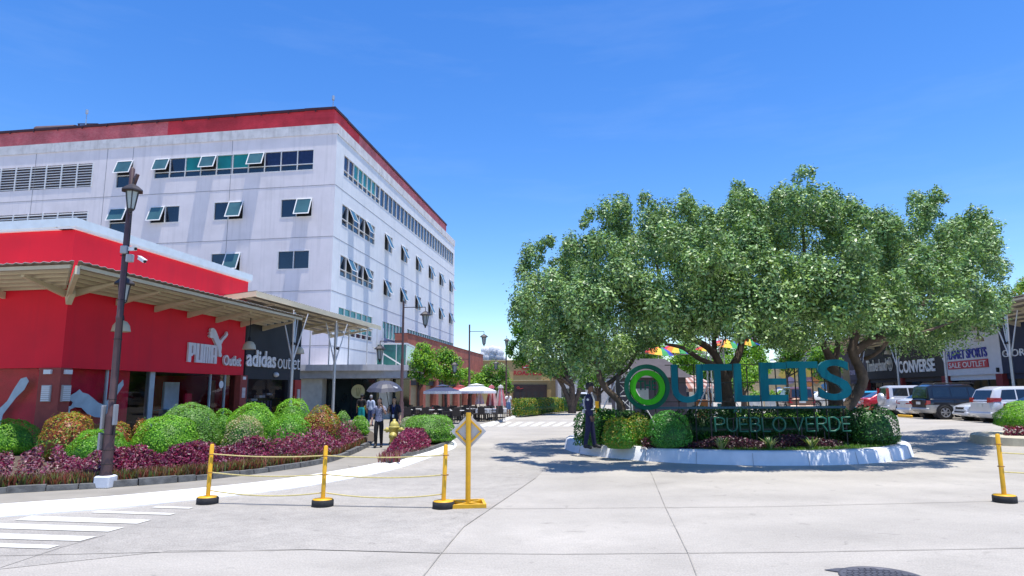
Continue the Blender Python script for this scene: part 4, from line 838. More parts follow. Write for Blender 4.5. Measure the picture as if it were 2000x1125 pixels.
# manhole, drain
mc = gnd(1724, 1129, 0); mh = root('manhole_cover', mc, 'cast iron manhole cover with a chequered top at the bottom edge', 'manhole'); b = MB(); b.lathe(mc, [(.42, .004), (.42, .014), (.38, .014), (.375, .008)], 48); M_iron = mat('cast_iron', (.115, .115, .135), .6, .4, var=.2, scale=9)
for i in range(-5, 6):
    for j in range(-5, 6):
        x, y = i * .066, j * .066
        if math.hypot(x, y) < .345: b.box(mc + V((x + (.012 if j % 2 else -.012), y, .0085)), (.048, .048, .012))
b.build('cover', M_iron, mh); b = MB(); b.hexa([mc + V(q) for q in ((-.47, .30, .005), (-.30, .16, .005), (-.2, .36, .005), (-.30, .36, .005), (-.47, .30, .012), (-.30, .16, .012), (-.2, .36, .012), (-.30, .36, .012))]); b.build('lug', M_iron, mh)
sc_ = gnd(712, 909, .12); b = MB(); b.lathe(sc_, [(.40, .0), (.40, .006), (.37, .006), (.365, .002)], 32); tag(b.build('sidewalk_cover', M_walk, org=sc_), 'round concrete cover in the sidewalk at the bed corner', 'cover')
# ================================================================ roundabout
IC = V((7.32, 23.4, 0)); IR = 5.55
b = MB(); prof = [(IR, -.02), (IR - .02, .02), (IR - .08, .30), (IR - .16, .355), (IR - .42, .36), (IR - .44, .2)]
def ringp(r, z, n=72): return [IC + V((r * math.cos(2 * math.pi * i / n), r * math.sin(2 * math.pi * i / n), z)) for i in range(n)]
b.loft([ringp(r, z) for r, z in prof], False, True, True); struct(b.build('roundabout_kerb', mat('roundabout_kerb_paint', (.72, .73, .75), .8, var=.06, dirt=.3, dcol=(.45, .45, .46), dscale=1.8, bump=.15, bscale=20), org=IC))
b = MB()
for i in range(24): a = 2 * math.pi * (i + .3) / 24; d = V((math.cos(a), math.sin(a), 0)); b.bar(IC + d * (IR + .0) + UP * .0, IC + d * (IR - .077) + UP * .31, .008, .01, up=d)
struct(b.build('kerb_joints', mat('kerb_joint_grey', (.38, .38, .38), .9), org=IC))
b = MB(); b.poly([p for p in ringp(IR - .43, .30)]); struct(b.build('roundabout_soil', M_soil, org=IC))
def disc(n, r): a = npr.uniform(0, 6.283, n); q = r * np.sqrt(npr.uniform(0, 1, n)); return np.stack([IC.x + q * np.cos(a), IC.y + q * np.sin(a), 0 * a], 1)
P = disc(26000, IR - .44); P = P[(P[:, 1] < IC.y - .5) | (npr.uniform(0, 1, len(P)) < .3)]; P[:, 2] = .30
tag(blades('lawn_grass', P, .09, .02, [leafmat('grass_blade', (.07, .19, .025)), leafmat('grass_blade_light', (.13, .28, .03))], (3, 2), .7), 'short green grass growing inside the roundabout kerb', 'grass', kind='stuff')
# --- plants of the roundabout
def ibush(lab, px, base, hw, top, mats, wts, leaf=.05, ky=1., dens=1.5, sq=2.2, name='clipped_bush'): return pbush(lab, px, base, hw, top, mats, wts, leaf, dens, sq, .31, name, 'roundabout shrubs', ky)
ibush('golden green loose bush to the right of the guard', 1210, 878, 34, 812, GY, (2, 3, 4), .065); ibush('golden bush behind the loose one, beside the green dome', 1247, 872, 28, 806, GY, (3, 4, 3), .06)
ibush('clipped mid green dome below the ring letter of the big sign', 1309, 880, 45, 800, [leafmat('dome_leaf_light', (.10, .36, .05)), leafmat('dome_leaf', (.06, .26, .04)), GD[1]], (3, 3, 1), .05, .9)
ibush('big dark green bush at the right end of the roundabout', 1706, 872, 54, 790, GD, (4, 3, 3), .07, .9, 1.7, 2.6)
def hedge(name, lab, pts, wd, h, z0, mats, wts, leaf=.06, dens=1.3, group=None, kind_cat='hedge'):
    """clipped hedge along a line of ground points"""
    A = np.array([tuple(p) for p in pts]); Ls = np.linalg.norm(A[1:] - A[:-1], axis=1); tot = Ls.sum(); n = int(tot * (2 * h + wd) / (leaf * leaf * .55) * dens * 1.3); n = min(n, 30000); cum = np.concatenate([[0], np.cumsum(Ls)])
    t = npr.uniform(0, tot, n); i = np.clip(np.searchsorted(cum, t) - 1, 0, len(Ls) - 1); k = ((t - cum[i]) / Ls[i])[:, None]; base = A[i] + (A[i + 1] - A[i]) * k; dr = norm(A[i + 1] - A[i]); sd = np.stack([dr[:, 1], -dr[:, 0], 0 * t], 1)
    a = npr.uniform(-.24, 1.24, n) * math.pi; ca, sa = np.cos(a), np.sin(a); ca = np.sign(ca) * np.abs(ca) ** .5; sa = np.sign(sa) * np.abs(sa) ** .5
    lump = 1 + .06 * np.sin(t * 2.9) + .05 * np.sin(t * 7.1 + a * 2) - np.abs(npr.normal(0, .05, n)); endf = np.clip(np.minimum(t, tot - t) / (wd * .5), .25, 1) ** .5
    P = base + sd * (ca * wd / 2 * lump * endf)[:, None]; P[:, 2] = z0 + np.clip(h * .42 + sa * h * .58 * lump * endf, .02, None)
    N = sd * ca[:, None] + np.array((0, 0, 1.)) * sa[:, None] + npr.normal(size=(n, 3)) * .55
    for e_, q_ in ((0, 1), (-1, -2)):   # leafy ends
        o_ = A[e_]; dd = norm((A[e_] - A[q_])[None])[0]; sd_ = np.array((dd[1], -dd[0], 0)); ne = int(wd * h / (leaf * leaf * .55) * dens * 1.6)
        aa = npr.uniform(-1, 1, ne); zz = npr.uniform(0, 1, ne); bul = np.sqrt(np.clip(1 - aa ** 2 * .8, 0, 1)) * np.sqrt(np.clip(1 - (zz - .35) ** 2 * 1.9, 0, 1))
        Pe = o_ + sd_ * (aa * wd * .5)[:, None] + dd * (bul * wd * .32 - .12 + npr.normal(0, .03, ne))[:, None]; Pe[:, 2] = z0 + zz * h * (1 - .18 * aa ** 2)
        P = np.concatenate([P, Pe]); N = np.concatenate([N, dd + npr.normal(size=(ne, 3)) * .5 + np.array((0, 0, .2))])
    n = len(P)
    v, f = leafquads(P, N, leaf, .62); m = pick(n, wts)
    ob = MB(); rings = []
    for q in range(len(pts)):
        p = V(pts[q])
        if q == 0: p = p.lerp(V(pts[1]), .12)
        if q == len(pts) - 1: p = p.lerp(V(pts[-2]), .12)
        tt = (V(pts[min(q + 1, len(pts) - 1)]) - V(pts[max(q - 1, 0)])).normalized(); s = tt.cross(UP) * wd * .30
        rings.append([V((p.x, p.y, z0)) - s, V((p.x, p.y, z0)) + s, V((p.x, p.y, z0 + h * .7)) + s * .7, V((p.x, p.y, z0 + h * .7)) - s * .7])
    ob.loft(rings, True); F2 = np.array(ob.f) + len(v)
    return tag(npmesh(name, np.concatenate([v, np.array(ob.v)]), np.concatenate([f, F2]), np.concatenate([m, np.full(len(F2), len(mats) - 1)]), mats, org=tuple(pts[0])), lab, kind_cat, group)
def on(px, Y, z=.31): p = atY(px, 800, Y); return V((p.x, Y, z))
hedge('hedge', 'dark clipped hedge behind the guard, curving along the roundabout', [on(1146, 20.6), on(1170, 21.0), on(1210, 21.4), on(1250, 21.8)], 1.0, 1.05, .31, GD, (4, 3, 3), .06)
hedge('hedge', 'dark clipped hedge behind the long green lettering', [on(1330, 22.0), on(1450, 22.2), on(1600, 22.2), on(1680, 21.8)], .95, 1.08, .31, GD, (4, 3, 3), .06)
P, d, t = bandpoints([on(1250, 19.3), on(1330, 18.95), on(1420, 19.0), on(1520, 19.2), on(1640, 19.7)], -.1, .8, 6500); P[:, 2] = .31 + npr.uniform(.02, .28, len(P)) * (1 + .3 * np.sin(t * 3))
v, f = leafquads(P, npr.normal(size=(len(P), 3)) * .6 + np.array((0, -.3, .8)), .08, .45); tag(npmesh('purple_groundcover', v, f, pick(len(P), (1, 2, .4, 7)), [PU[1], PU[3], PU[2], leafmat('shade_dark_leaf', (.045, .018, .03))], org=tuple(P.mean(0))), 'purple ground cover coloured dark for shade, in front of the long green lettering', 'ground cover', kind='stuff')  # tree shade is put into the near-black leaf colour and its weight
for px, Y in ((1500, 19.0), (1580, 19.1), (1405, 18.9)): p_ = on(px, Y); spiky('striped_lily', {1500: 'small pale striped plant under the middle of the green lettering', 1580: 'pale striped plant under the second word of the green lettering', 1405: 'pale yellow leafed plant at the left end of the green lettering'}[px], tuple(p_), 40, .34, [leafmat('striped_blade', (.40, .46, .22)), GD[1]], (3, 2), .05, .9)
# --- the monument letters
sY = 20.9
def SF(Y, z=0): return Fr(V((0, Y, 0)), 90)
O_ = SF(sY); M_blue = mat('blue_letter', (.0, .135, .195), .6, var=.08, scale=2, spec=.15, dirt=.1, dcol=(.02, .1, .2)); M_side = mat('letter_side', (.05, .20, .27), .6); M_gd = mat('deep_green_ring', (.008, .115, .08), .6, spec=.15, var=.1); M_gl = mat('bright_green_ring', (.05, .42, .015), .6, spec=.15, var=.1); M_post = mat('black_post', (.012, .014, .016), .5)
mon = root('monument_sign', V((atY(1440, 800, sY).x, sY, .31)), 'big blue letters with a green ring on a thin black frame in the roundabout', 'sign')
def px2(px, py): p = atY(px, py, sY); return p.x, p.z
def annulus(name, cx, cy, ro, ri, d, dep, m):
    x, z = px2(cx, cy); k = sY / 1330; b = MB(); n = 56
    rr = [[O_.p(x + r * k * math.cos(2 * math.pi * i / n), z + r * k * math.sin(2 * math.pi * i / n), dd) for i in range(n)] for r, dd in ((ro, d), (ro, d + dep), (ri, d + dep), (ri, d))]
    b.loft(rr + [rr[0]], False, True); return b.build(name, m, mon)
annulus('outer_ring', 1263, 756, 44.5, 36., -.05, .14, M_gd); annulus('inner_ring', 1263, 757, 34., 23.5, -.03, .20, M_gl)
def mletter(t, x0, x1, y0, y1, bold):
    a, c = px2(x0, y1), px2(x1, y0); b = MB(); text_on(b, O_, t, a[0], c[0], a[1], c[1], 0, .11, bold); ob = b.build('letter', [M_blue, M_side], mon)
    for p in ob.data.polygons:
        if abs(p.normal.y) < .5: p.material_index = 1
    return ob
mletter('U', 1312, 1370, 712, 787, .012); mletter('T', 1373, 1427, 711, 786, .018); mletter('L', 1434, 1478, 710, 785, .018); mletter('E', 1485, 1533, 708, 784, .016); mletter('T', 1538, 1593, 706, 783, .018); mletter('S', 1598, 1656, 702, 782, .012)
b = MB(); x0, z0 = px2(1240, 797); x1, z1 = px2(1652, 795)
b.bar(O_.p(x0, z0, -.02), O_.p(x1, z1, -.02), .06, .07); b.build('base_rail', mat('blue_rail', (.01, .09, .14), .5), mon)
b = MB()
for py in (713, 748, 785): a = px2(1300, py); c = px2(1650, py - 3); b.bar(O_.p(a[0], a[1], -.12), O_.p(c[0], c[1], -.12), .025)
for px in (1232, 1280, 1326, 1358, 1388, 1436, 1462, 1488, 1518, 1556, 1590, 1614, 1646): x, z = px2(px, 730); b.bar(O_.p(x, .3, -.16), O_.p(x, px2(px, 714)[1], -.16), .03)
b.build('support_frame', M_post, mon)
b = MB(); a = px2(1246, 762); c = px2(1281, 743); text_on(b, O_, 'THE', a[0], c[0], a[1], c[1], -.03, .04, .01); b.build('lettering', M_gd, mon)
F2_ = SF(19.75); M_teal = mat('green_tube_letter', (.008, .12, .075), .4, var=.1)
mon2 = root('name_sign', V((atY(1530, 830, 19.75).x, 19.75, .31)), 'row of slim dark green capital letters in front of the hedge', 'sign')
def px3(px, py): p = atY(px, py, 19.75); return p.x, p.z
def strokes(name, txt, x0, x1, y0, y1, rad, fr):
    """rounded tube lettering"""
    S = {'P': [[(0, 0), (0, 1), (.35, 1), (.55, .88), (.55, .62), (.35, .5), (0, .5)]], 'U': [[(0, 1), (0, .28), (.1, .08), (.3, 0), (.5, .08), (.6, .28), (.6, 1)]], 'E': [[(.5, 0), (0, 0), (0, 1), (.5, 1)], [(0, .52), (.45, .52)]], 'B': [[(0, 0), (0, 1), (.32, 1), (.5, .9), (.5, .64), (.32, .53), (0, .53)], [(.32, .53), (.55, .42), (.55, .12), (.35, 0), (0, 0)]], 'L': [[(0, 1), (0, 0), (.48, 0)]],
         'O': [[(.38 + .38 * math.cos(a), .5 + .5 * math.sin(a)) for a in [k * math.pi / 10 for k in range(21)]]], 'V': [[(0, 1), (.32, 0), (.64, 1)]], 'R': [[(0, 0), (0, 1), (.35, 1), (.55, .88), (.55, .64), (.35, .52), (0, .52)], [(.3, .52), (.58, 0)]], 'D': [[(0, 0), (0, 1), (.3, 1), (.55, .82), (.62, .5), (.55, .18), (.3, 0), (0, 0)]], 'A': [[(0, 0), (.3, 1), (.6, 0)], [(.12, .35), (.48, .35)]], 'T': [[(0, 1), (.6, 1)], [(.3, 1), (.3, 0)]], ' ': []}
    wd = {'P': .55, 'U': .6, 'E': .5, 'B': .55, 'L': .48, 'O': .76, 'V': .64, 'R': .58, 'D': .62, 'A': .6, 'T': .6, ' ': .14}
    tot = sum(wd[c] for c in txt) + .17 * (len(txt) - 1); a = px3(x0, y1); e = px3(x1, y0); W_ = (e[0] - a[0]) / tot; Hh = e[1] - a[1]; x = a[0]
    for c in txt:
        if c != ' ':
            b = MB()
            for st in S[c]: b.tube([fr.p(x + q[0] * W_, a[1] + q[1] * Hh, 0) for q in st], rad, 8)
            b.build(name, M_teal, mon2)
        x += (wd[c] + .17) * W_
strokes('letter', 'PUEBLO VERDE', 1398, 1660, 815, 843, .030, F2_); strokes('letter', 'AT', 1433, 1450, 796, 806, .022, F2_)
b = MB(); a = px3(1390, 829); c = px3(1655, 826)
for dz in (-.16, .16): b.bar(F2_.p(a[0], a[1] + dz, -.06), F2_.p(c[0], c[1] + dz, -.06), .022)
for k in range(7): x = a[0] + (c[0] - a[0]) * k / 6; b.bar(F2_.p(x, .3, -.07), F2_.p(x, a[1] + .2, -.07), .025)
b.build('support_frame', M_post, mon2)
# ================================================================ the big trees of the roundabout
TL = [leafmat('ficus_leaf', (.19, .335, .095), .42, .12, .3, .45), leafmat('ficus_leaf_dark', (.085, .16, .06), .42, .08, .3, .45), leafmat('ficus_leaf_glint', (.37, .50, .24), .5, .1, .2, .35), leafmat('ficus_leaf_young', (.28, .42, .09), .45, .2, .2, .4)]  # the pale leaf colour paints in glossy highlights on the foliage
M_bark = mat('grey_brown_bark', (.105, .075, .055), .9, var=.35, scale=5, bump=.7, bscale=12)
TOPX = [(985, 690), (1010, 600), (1025, 545), (1035, 480), (1070, 458), (1100, 480), (1120, 468), (1150, 408), (1175, 415), (1212, 378), (1240, 392), (1268, 375), (1300, 395), (1340, 372), (1362, 392), (1395, 408), (1412, 385), (1440, 355), (1470, 382), (1500, 388), (1535, 362), (1570, 322), (1605, 345), (1630, 400), (1660, 382), (1700, 385), (1728, 430), (1760, 402), (1795, 370), (1832, 368), (1850, 425), (1880, 408), (1920, 405), (1940, 450), (1950, 520), (1965, 570), (1980, 600)]
BOTX = [(985, 640), (1010, 672), (1050, 700), (1100, 708), (1150, 738), (1200, 712), (1250, 674), (1300, 662), (1350, 655), (1400, 654), (1450, 650), (1500, 672), (1550, 676), (1600, 665), (1650, 650), (1700, 650), (1750, 668), (1800, 682), (1850, 668), (1880, 640), (1920, 625), (1960, 620), (2000, 620)]
def itp(T_, x): return float(np.interp(x, [t[0] for t in T_], [t[1] for t in T_]))
YM = 22.7
trunks = [  # (label, pixel/depth paths with radii)
 ('leaning thin trunked tree at the left end of the roundabout, its crown over the guard', [[(1216, 806, 21.6, .12), (1208, 782, 21.6, .11), (1182, 757, 21.7, .10), (1168, 725, 21.8, .09), (1160, 680, 21.9, .08), (1150, 600, 22, .05), (1140, 520, 22, .03)], [(1180, 755, 21.7, .08), (1205, 735, 22.3, .07), (1235, 705, 22.6, .06), (1250, 640, 22.6, .04)], [(1160, 690, 21.9, .06), (1100, 640, 21.4, .05), (1060, 560, 21.2, .03)]]),
 ('thick forked tree rising between the second and third blue letters', [[(1424, 808, 23.4, .27), (1421, 780, 23.4, .24), (1417, 752, 23.4, .23), (1412, 735, 23.4, .20), (1400, 700, 23.3, .14), (1382, 678, 23.2, .12), (1345, 655, 23., .10), (1300, 600, 22.8, .07), (1280, 500, 22.6, .04)], [(1416, 745, 23.4, .17), (1432, 715, 23.5, .14), (1445, 685, 23.6, .12), (1450, 640, 23.6, .10), (1445, 520, 23.6, .06), (1440, 430, 23.5, .03)], [(1408, 720, 23.3, .11), (1395, 680, 23.6, .09), (1400, 600, 23.8, .06), (1400, 480, 23.8, .03)], [(1396, 712, 23.3, .09), (1365, 700, 22.6, .085), (1335, 680, 22., .07), (1300, 672, 21.6, .04)]]),
 ('straight dark trunk behind the last blue letter', [[(1634, 808, 22.9, .25), (1632, 770, 22.9, .22), (1628, 735, 22.9, .21), (1622, 700, 22.9, .16), (1608, 672, 22.9, .10), (1590, 600, 22.9, .07), (1570, 480, 22.8, .05), (1570, 380, 22.8, .03)], [(1626, 720, 22.9, .13), (1634, 690, 23.1, .1), (1640, 600, 23.3, .07), (1650, 460, 23.3, .04)]]),
 ('curved trunked tree at the right end of the roundabout, its crown above the parked cars', [[(1652, 806, 22.1, .19), (1668, 778, 22.1, .18), (1682, 752, 22.1, .17), (1684, 730, 22.1, .17), (1672, 706, 22.1, .15), (1664, 684, 22.1, .14), (1672, 655, 22.1, .12), (1690, 600, 22.2, .09), (1720, 500, 22.4, .05)], [(1668, 690, 22.1, .14), (1695, 668, 22., .13), (1730, 652, 21.8, .11), (1770, 630, 21.7, .09), (1830, 560, 21.6, .06), (1870, 480, 21.6, .03)], [(1690, 700, 22.1, .07), (1712, 690, 21.6, .06), (1745, 660, 21.4, .06), (1800, 650, 21.2, .05), (1880, 620, 21.2, .03)], [(1668, 660, 22.1, .07), (1655, 630, 22., .05), (1650, 560, 21.9, .03)]])]
CX = [(1090, 1.), (1340, 1.), (1560, 1.), (1800, 1.)]
troots = []
for i, (lab, paths) in enumerate(trunks):
    p0 = atY(paths[0][0][0], paths[0][0][1], paths[0][0][2]); p0.z = .30; r = root('ficus_tree', p0, lab, 'tree', 'trees of the roundabout'); b = MB()
    for j, pa in enumerate(paths):
        pts = [atY(q[0], q[1], q[2]) for q in pa]
        if j == 0: pts = [p0] + pts; rr = [pa[0][3] * 1.25] + [q[3] for q in pa]
        else: rr = [q[3] for q in pa]
        # smooth the limb
        P_ = []; R_ = []
        for a in range(len(pts) - 1):
            for k in range(4):
                u = k / 4; q0 = pts[max(a - 1, 0)]; q1 = pts[a]; q2 = pts[a + 1]; q3 = pts[min(a + 2, len(pts) - 1)]
                P_.append(.5 * ((2 * q1) + (-q0 + q2) * u + (2 * q0 - 5 * q1 + 4 * q2 - q3) * u * u + (-q0 + 3 * q1 - 3 * q2 + q3) * u ** 3)); R_.append(rr[a] + (rr[a + 1] - rr[a]) * u)
        P_.append(pts[-1]); R_.append(rr[-1])
        b.tube([p + V((rnd.uniform(-1, 1), rnd.uniform(-1, 1), 0)) * q * .12 for p, q in zip(P_, R_)], R_, 10)
    for k in range(9):   # thin hanging aerial roots and twigs
        pa = paths[min(k % len(paths), len(paths) - 1)]; q = pa[len(pa) // 2]; a = atY(q[0] + rnd.uniform(-6, 6), q[1], q[2]); b.tube([a, a + V((rnd.uniform(-.5, .5), rnd.uniform(-.3, .3), rnd.uniform(.3, 1.2))), a + V((rnd.uniform(-.9, .9), rnd.uniform(-.3, .3), rnd.uniform(.9, 1.8)))], [.02, .014, .006], 5)
    b.build('trunk', M_bark, r); troots.append(r)
crown = [[[], [], []] for _ in trunks]
def crownclump(px, py, Y, rpx, tall=1.25, n=None, bright=0.):
    c = atY(px, py, Y); r = rpx * Y / 1315; n = n or int(1550 * (r / .75) ** 2)
    P, N = clump(c, (r, r, r * tall), n, .5, .62)
    i = min(range(4), key=lambda q: abs(px - CX[q][0]) * CX[q][1] + rnd.uniform(-25, 25))
    w_ = np.array((.52, .26, .12, .10)) * (1 + .6 * np.array((rnd.uniform(-1, 1), rnd.uniform(-1, 1), rnd.uniform(-1, 1), rnd.uniform(-1, 1)))); w_ = np.abs(w_)
    crown[i][0].append(P); crown[i][1].append(N); crown[i][2].append(pick(n, w_))
def env(px, s):
    t, bt = itp(TOPX, px), itp(BOTX, px); hw = min(1, .45 + .55 * min(px - 985, 1995 - px) / 170.); return t, bt, YM + 5.7 * s * hw, math.sqrt(max(.08, 1 - (s * .95) ** 2))
for k in range(190):   # inner filling
    px = rnd.uniform(1035, 1940); s = rnd.uniform(-.3, .9); t, bt, Y, kk = env(px, s); mid = (t + bt) / 2 + 10; py = mid + rnd.uniform(-.72, .95) * kk * (bt - t) / 2
    crownclump(px, py, Y, rnd.uniform(26, 40), 1.1, 460)
def plume(px, py, Y, rpx, tall):
    """one upright spray: a ring of small leafy tufts round a rising axis"""
    for q in range(7):
        a = rnd.uniform(0, 6.283); f = rnd.uniform(-1, 1); w_ = (1 - .45 * max(0, f)) * rpx * .62
        crownclump(px + w_ * math.cos(a), py - f * rpx * tall * .8, Y + w_ * math.sin(a) * Y / 1315, rpx * rnd.uniform(.38, .55) * (1 - .25 * max(0, f)), rnd.uniform(1.0, 1.5))
k = 0
while k < 92:   # sprays over the outer shell, most of them on the near side
    px = rnd.uniform(1025, 1950); s = -1 + 2 * rnd.random() ** 1.25; t, bt, Y, kk = env(px, s); mid = (t + bt) / 2 + 14; f = rnd.uniform(-1, 1); rp = rnd.uniform(30, 48)
    if abs(s) < .62: f = -1 if rnd.random() < .7 else 1
    py = mid + f * kk * (bt - t) / 2; py = max(py, t + rp * 1.25); py = min(py, bt - rp * .95); plume(px, py, Y, rp, rnd.uniform(1.0, 1.45)); k += 1
for k in range(28):   # boughs reaching out over the near kerb
    crownclump(rnd.uniform(1130, 1740), rnd.uniform(530, 630), rnd.uniform(16.5, 18.6), rnd.uniform(26, 40), 1.0, 560)
for k in range(30):   # sprays of the near side, over the kerb
    px = rnd.uniform(1110, 1800); t, bt = itp(TOPX, px), itp(BOTX, px); plume(px, (t + bt) / 2 + 12 + rnd.uniform(-.55, .5) * (bt - t) / 2, rnd.uniform(16.4, 18.2), rnd.uniform(28, 44), rnd.uniform(1., 1.4))
for k in range(22):   # low outer boughs shading the near kerb
    crownclump(1120 + 680 * (k + rnd.random()) / 22, rnd.uniform(550, 605), rnd.uniform(16.6, 17.8), rnd.uniform(28, 40), .9, 620)
for i, (px, py) in list(enumerate(TOPX))[2:-2]:   # plumes along the skyline, slender on the peaks
    pk = py <= TOPX[i - 1][1] and py <= TOPX[i + 1][1]
    plume(px + rnd.uniform(-5, 5), py + (40 if pk else 52), YM + rnd.uniform(-1.6, 1.8), rnd.uniform(20, 26) if pk else rnd.uniform(24, 32), 1.9 if pk else 1.4)
    if not pk: continue
    crownclump(px + rnd.uniform(-4, 4), py + 13, YM + rnd.uniform(-1, 1), rnd.uniform(8, 13), 1.6, 150); crownclump(px + rnd.uniform(-16, 16), py + 26, YM + rnd.uniform(-1, 1), rnd.uniform(8, 12), 1.5, 120)
for k in range(70):   # drooping sprays along the underside
    px = rnd.uniform(1020, 1935); crownclump(px, itp(BOTX, px) - rnd.uniform(6, 34), YM + rnd.uniform(-3.6, 3.2), rnd.uniform(14, 26), 1.1)
for i, r in enumerate(troots):
    P = np.concatenate(crown[i][0]); N = np.concatenate(crown[i][1]); M_ = np.concatenate(crown[i][2]); v, f = leafquads(P, N, .110, .48); npmesh('crown', v, f, M_, TL, r)
# ================================================================ people
def skinbody(J, E, Rr, lvl=2):
    names = list(J); me = bpy.data.meshes.new('tmp'); me.from_pydata([J[n] for n in names], [(names.index(a), names.index(c)) for a, c in E], [])
    ob = bpy.data.objects.new('tmp', me); COL.objects.link(ob); m = ob.modifiers.new('s', 'SKIN'); m.use_smooth_shade = True; m.branch_smoothing = .6
    sv = me.skin_vertices[0].data
    for i, n in enumerate(names):
        r = Rr[n]; sv[i].radius = r if isinstance(r, tuple) else (r, r); sv[i].use_root = (n == 'pelvis')
    s = ob.modifiers.new('u', 'SUBSURF'); s.levels = lvl; dg = bpy.context.evaluated_depsgraph_get(); dg.update(); e = bpy.data.meshes.new_from_object(ob.evaluated_get(dg))
    vs = [v.co.copy() for v in e.vertices]; ns = [v.normal.copy() for v in e.vertices]; fs = [tuple(p.vertices) for p in e.polygons]
    bpy.data.objects.remove(ob); bpy.data.meshes.remove(me); bpy.data.meshes.remove(e); return vs, ns, fs
def segd(p, a, c):
    a, c = V(a), V(c); t = c - a; k = max(0, min(1, (p - a).dot(t) / max(t.length_squared, 1e-9))); return (p - a - t * k).length, k
def person(lab, loc, rz, h=1.68, skin=(.36, .20, .13), pose=None, fem=False, hair='short', haircol=(.012, .010, .010), shirt=(.1, .1, .1), sleeve=.55, pants=(.02, .02, .03), legs='long', shoes=(.02, .02, .02), cap=None, shirtvar=.15, extra=None, turn=0.):
    k = h / 1.70; sw = .165 if fem else .185
    J = dict(pelvis=(0, 0, .96), waist=(0, 0, 1.10), chest=(0, -.005, 1.28), upper=(0, 0, 1.40), neck=(0, -.01, 1.49), skull=(0, -.02, 1.57))
    for s, n in ((1, 'l'), (-1, 'r')):   # l = the person's left, +x when facing -y
        J.update({n + 'sh': (s * sw, 0, 1.395), n + 'el': (s * (sw + .06), .03, 1.11), n + 'wr': (s * (sw + .075), -.05, .87), n + 'hip': (s * .09, 0, .91), n + 'kn': (s * .095, -.015, .50), n + 'an': (s * .10, .025, .085), n + 'toe': (s * .115, -.15, .035), n + 'heel': (s * .10, .06, .035)})
    J.update(pose or {})
    J = {a: tuple(c * k for c in v) for a, v in J.items()}
    E = [('pelvis', 'waist'), ('waist', 'chest'), ('chest', 'upper'), ('upper', 'neck'), ('neck', 'skull')]
    for n in 'lr': E += [('upper', n + 'sh'), (n + 'sh', n + 'el'), (n + 'el', n + 'wr'), ('pelvis', n + 'hip'), (n + 'hip', n + 'kn'), (n + 'kn', n + 'an'), (n + 'an', n + 'toe'), (n + 'an', n + 'heel')]
    Rr = dict(pelvis=(.150 if fem else .14, .105), waist=(.125 if fem else .135, .095), chest=(.145 if fem else .16, .11), upper=(.10, .085), neck=.05, skull=.06)
    for n in 'lr': Rr.update({n + 'sh': .062, n + 'el': .043, n + 'wr': .028, n + 'hip': .09, n + 'kn': .06, n + 'an': .043, n + 'toe': .036, n + 'heel': .036})
    Rr = {a: (tuple(c * k for c in r) if isinstance(r, tuple) else r * k) for a, r in Rr.items()}
    vs, ns, fs = skinbody(J, E, Rr)
    org = V(loc); Rz = Matrix.Rotation(rz, 3, 'Z'); T_ = lambda p: org + Rz @ V(p)
    r = root('person', org, lab, 'person')
    ms = mat('skin_%d' % int(skin[0] * 1000), skin, .55, var=.06)
    b = MB(); b.add([T_(v) for v in vs], fs, True)
    # head with face, in a frame that may turn
    hc = V(J['skull']) + V((0, -.012, .075)) * k; Rh = Matrix.Rotation(turn, 3, 'Z'); Hd = lambda p: T_(hc + Rh @ (V(p) * k))
    rings = []
    for z, rx, ry, yo in ((-.125, .020, .02, -.055), (-.115, .042, .045, -.035), (-.085, .060, .070, -.012), (-.04, .070, .086, 0), (.0, .075, .094, .004), (.04, .075, .095, .006), (.08, .062, .082, .008), (.105, .036, .05, .01), (.115, .008, .01, .01)):
        rings.append([Hd((rx * math.cos(a), yo + ry * math.sin(a), z)) for a in [2 * math.pi * i / 16 for i in range(16)]])
    b.loft(rings, True, True, True)
    b.add([Hd(q) for q in ((-.016, -.082, -.04), (.016, -.082, -.04), (0, -.118, -.036), (0, -.088, .01), (0, -.09, -.052))], [(0, 2, 3), (2, 1, 3), (0, 4, 2), (4, 1, 2)], True)
    for s in (-1, 1): b.ball(Hd((s * .077, .008, -.01)), (.010 * k, .022 * k, .032 * k), 8, 6, Rz @ Rh)
    b.k = 1
    for s in (-1, 1): b.ball(Hd((s * .030, -.080, .006)), (.014 * k, .009 * k, .007 * k), 8, 6, Rz @ Rh); b.ball(Hd((s * .031, -.084, .027)), (.019 * k, .007 * k, .004 * k), 8, 5, Rz @ Rh)
    b.k = 2; b.ball(Hd((0, -.083, -.073)), (.024 * k, .010 * k, .008 * k), 8, 5, Rz @ Rh)
    b.k = 0
    for s, n in ((1, 'l'), (-1, 'r')):   # hands: palm, four bent fingers, thumb
        w_ = V(J[n + 'wr']); d = (w_ - V(J[n + 'el'])).normalized(); fw = V((0, -1, 0)); fw = (fw - d * fw.dot(d)); fw = fw.normalized() if fw.length > .2 else V((0, 0, 1)); sd = d.cross(fw).normalized()
        b.tube([T_(w_ - d * .01), T_(w_ + d * .03 * k), T_(w_ + d * .085 * k)], [.026 * k, .036 * k, .032 * k], 8)
        for q in range(4):
            o = w_ + d * .08 * k + fw * (.027 - .018 * q) * k; l = (.075, .083, .078, .062)[q] * k; cu = sd * (-s) * .02 * k
            b.tube([T_(o), T_(o + d * l * .45), T_(o + d * l * .8 + cu * .8), T_(o + d * l + cu * 1.6)], [.0095 * k, .009 * k, .008 * k, .006 * k], 6)
        o = w_ + d * .03 * k + fw * .03 * k; b.tube([T_(o), T_(o + fw * .025 * k + d * .03 * k), T_(o + fw * .028 * k + d * .06 * k)], [.011 * k, .010 * k, .007 * k], 6)
    b.build('body', [ms, mat('dark_brown_eye', (.02, .012, .01), .4), mat('lip', (skin[0] * .8, skin[1] * .5, skin[2] * .5), .5)], r)
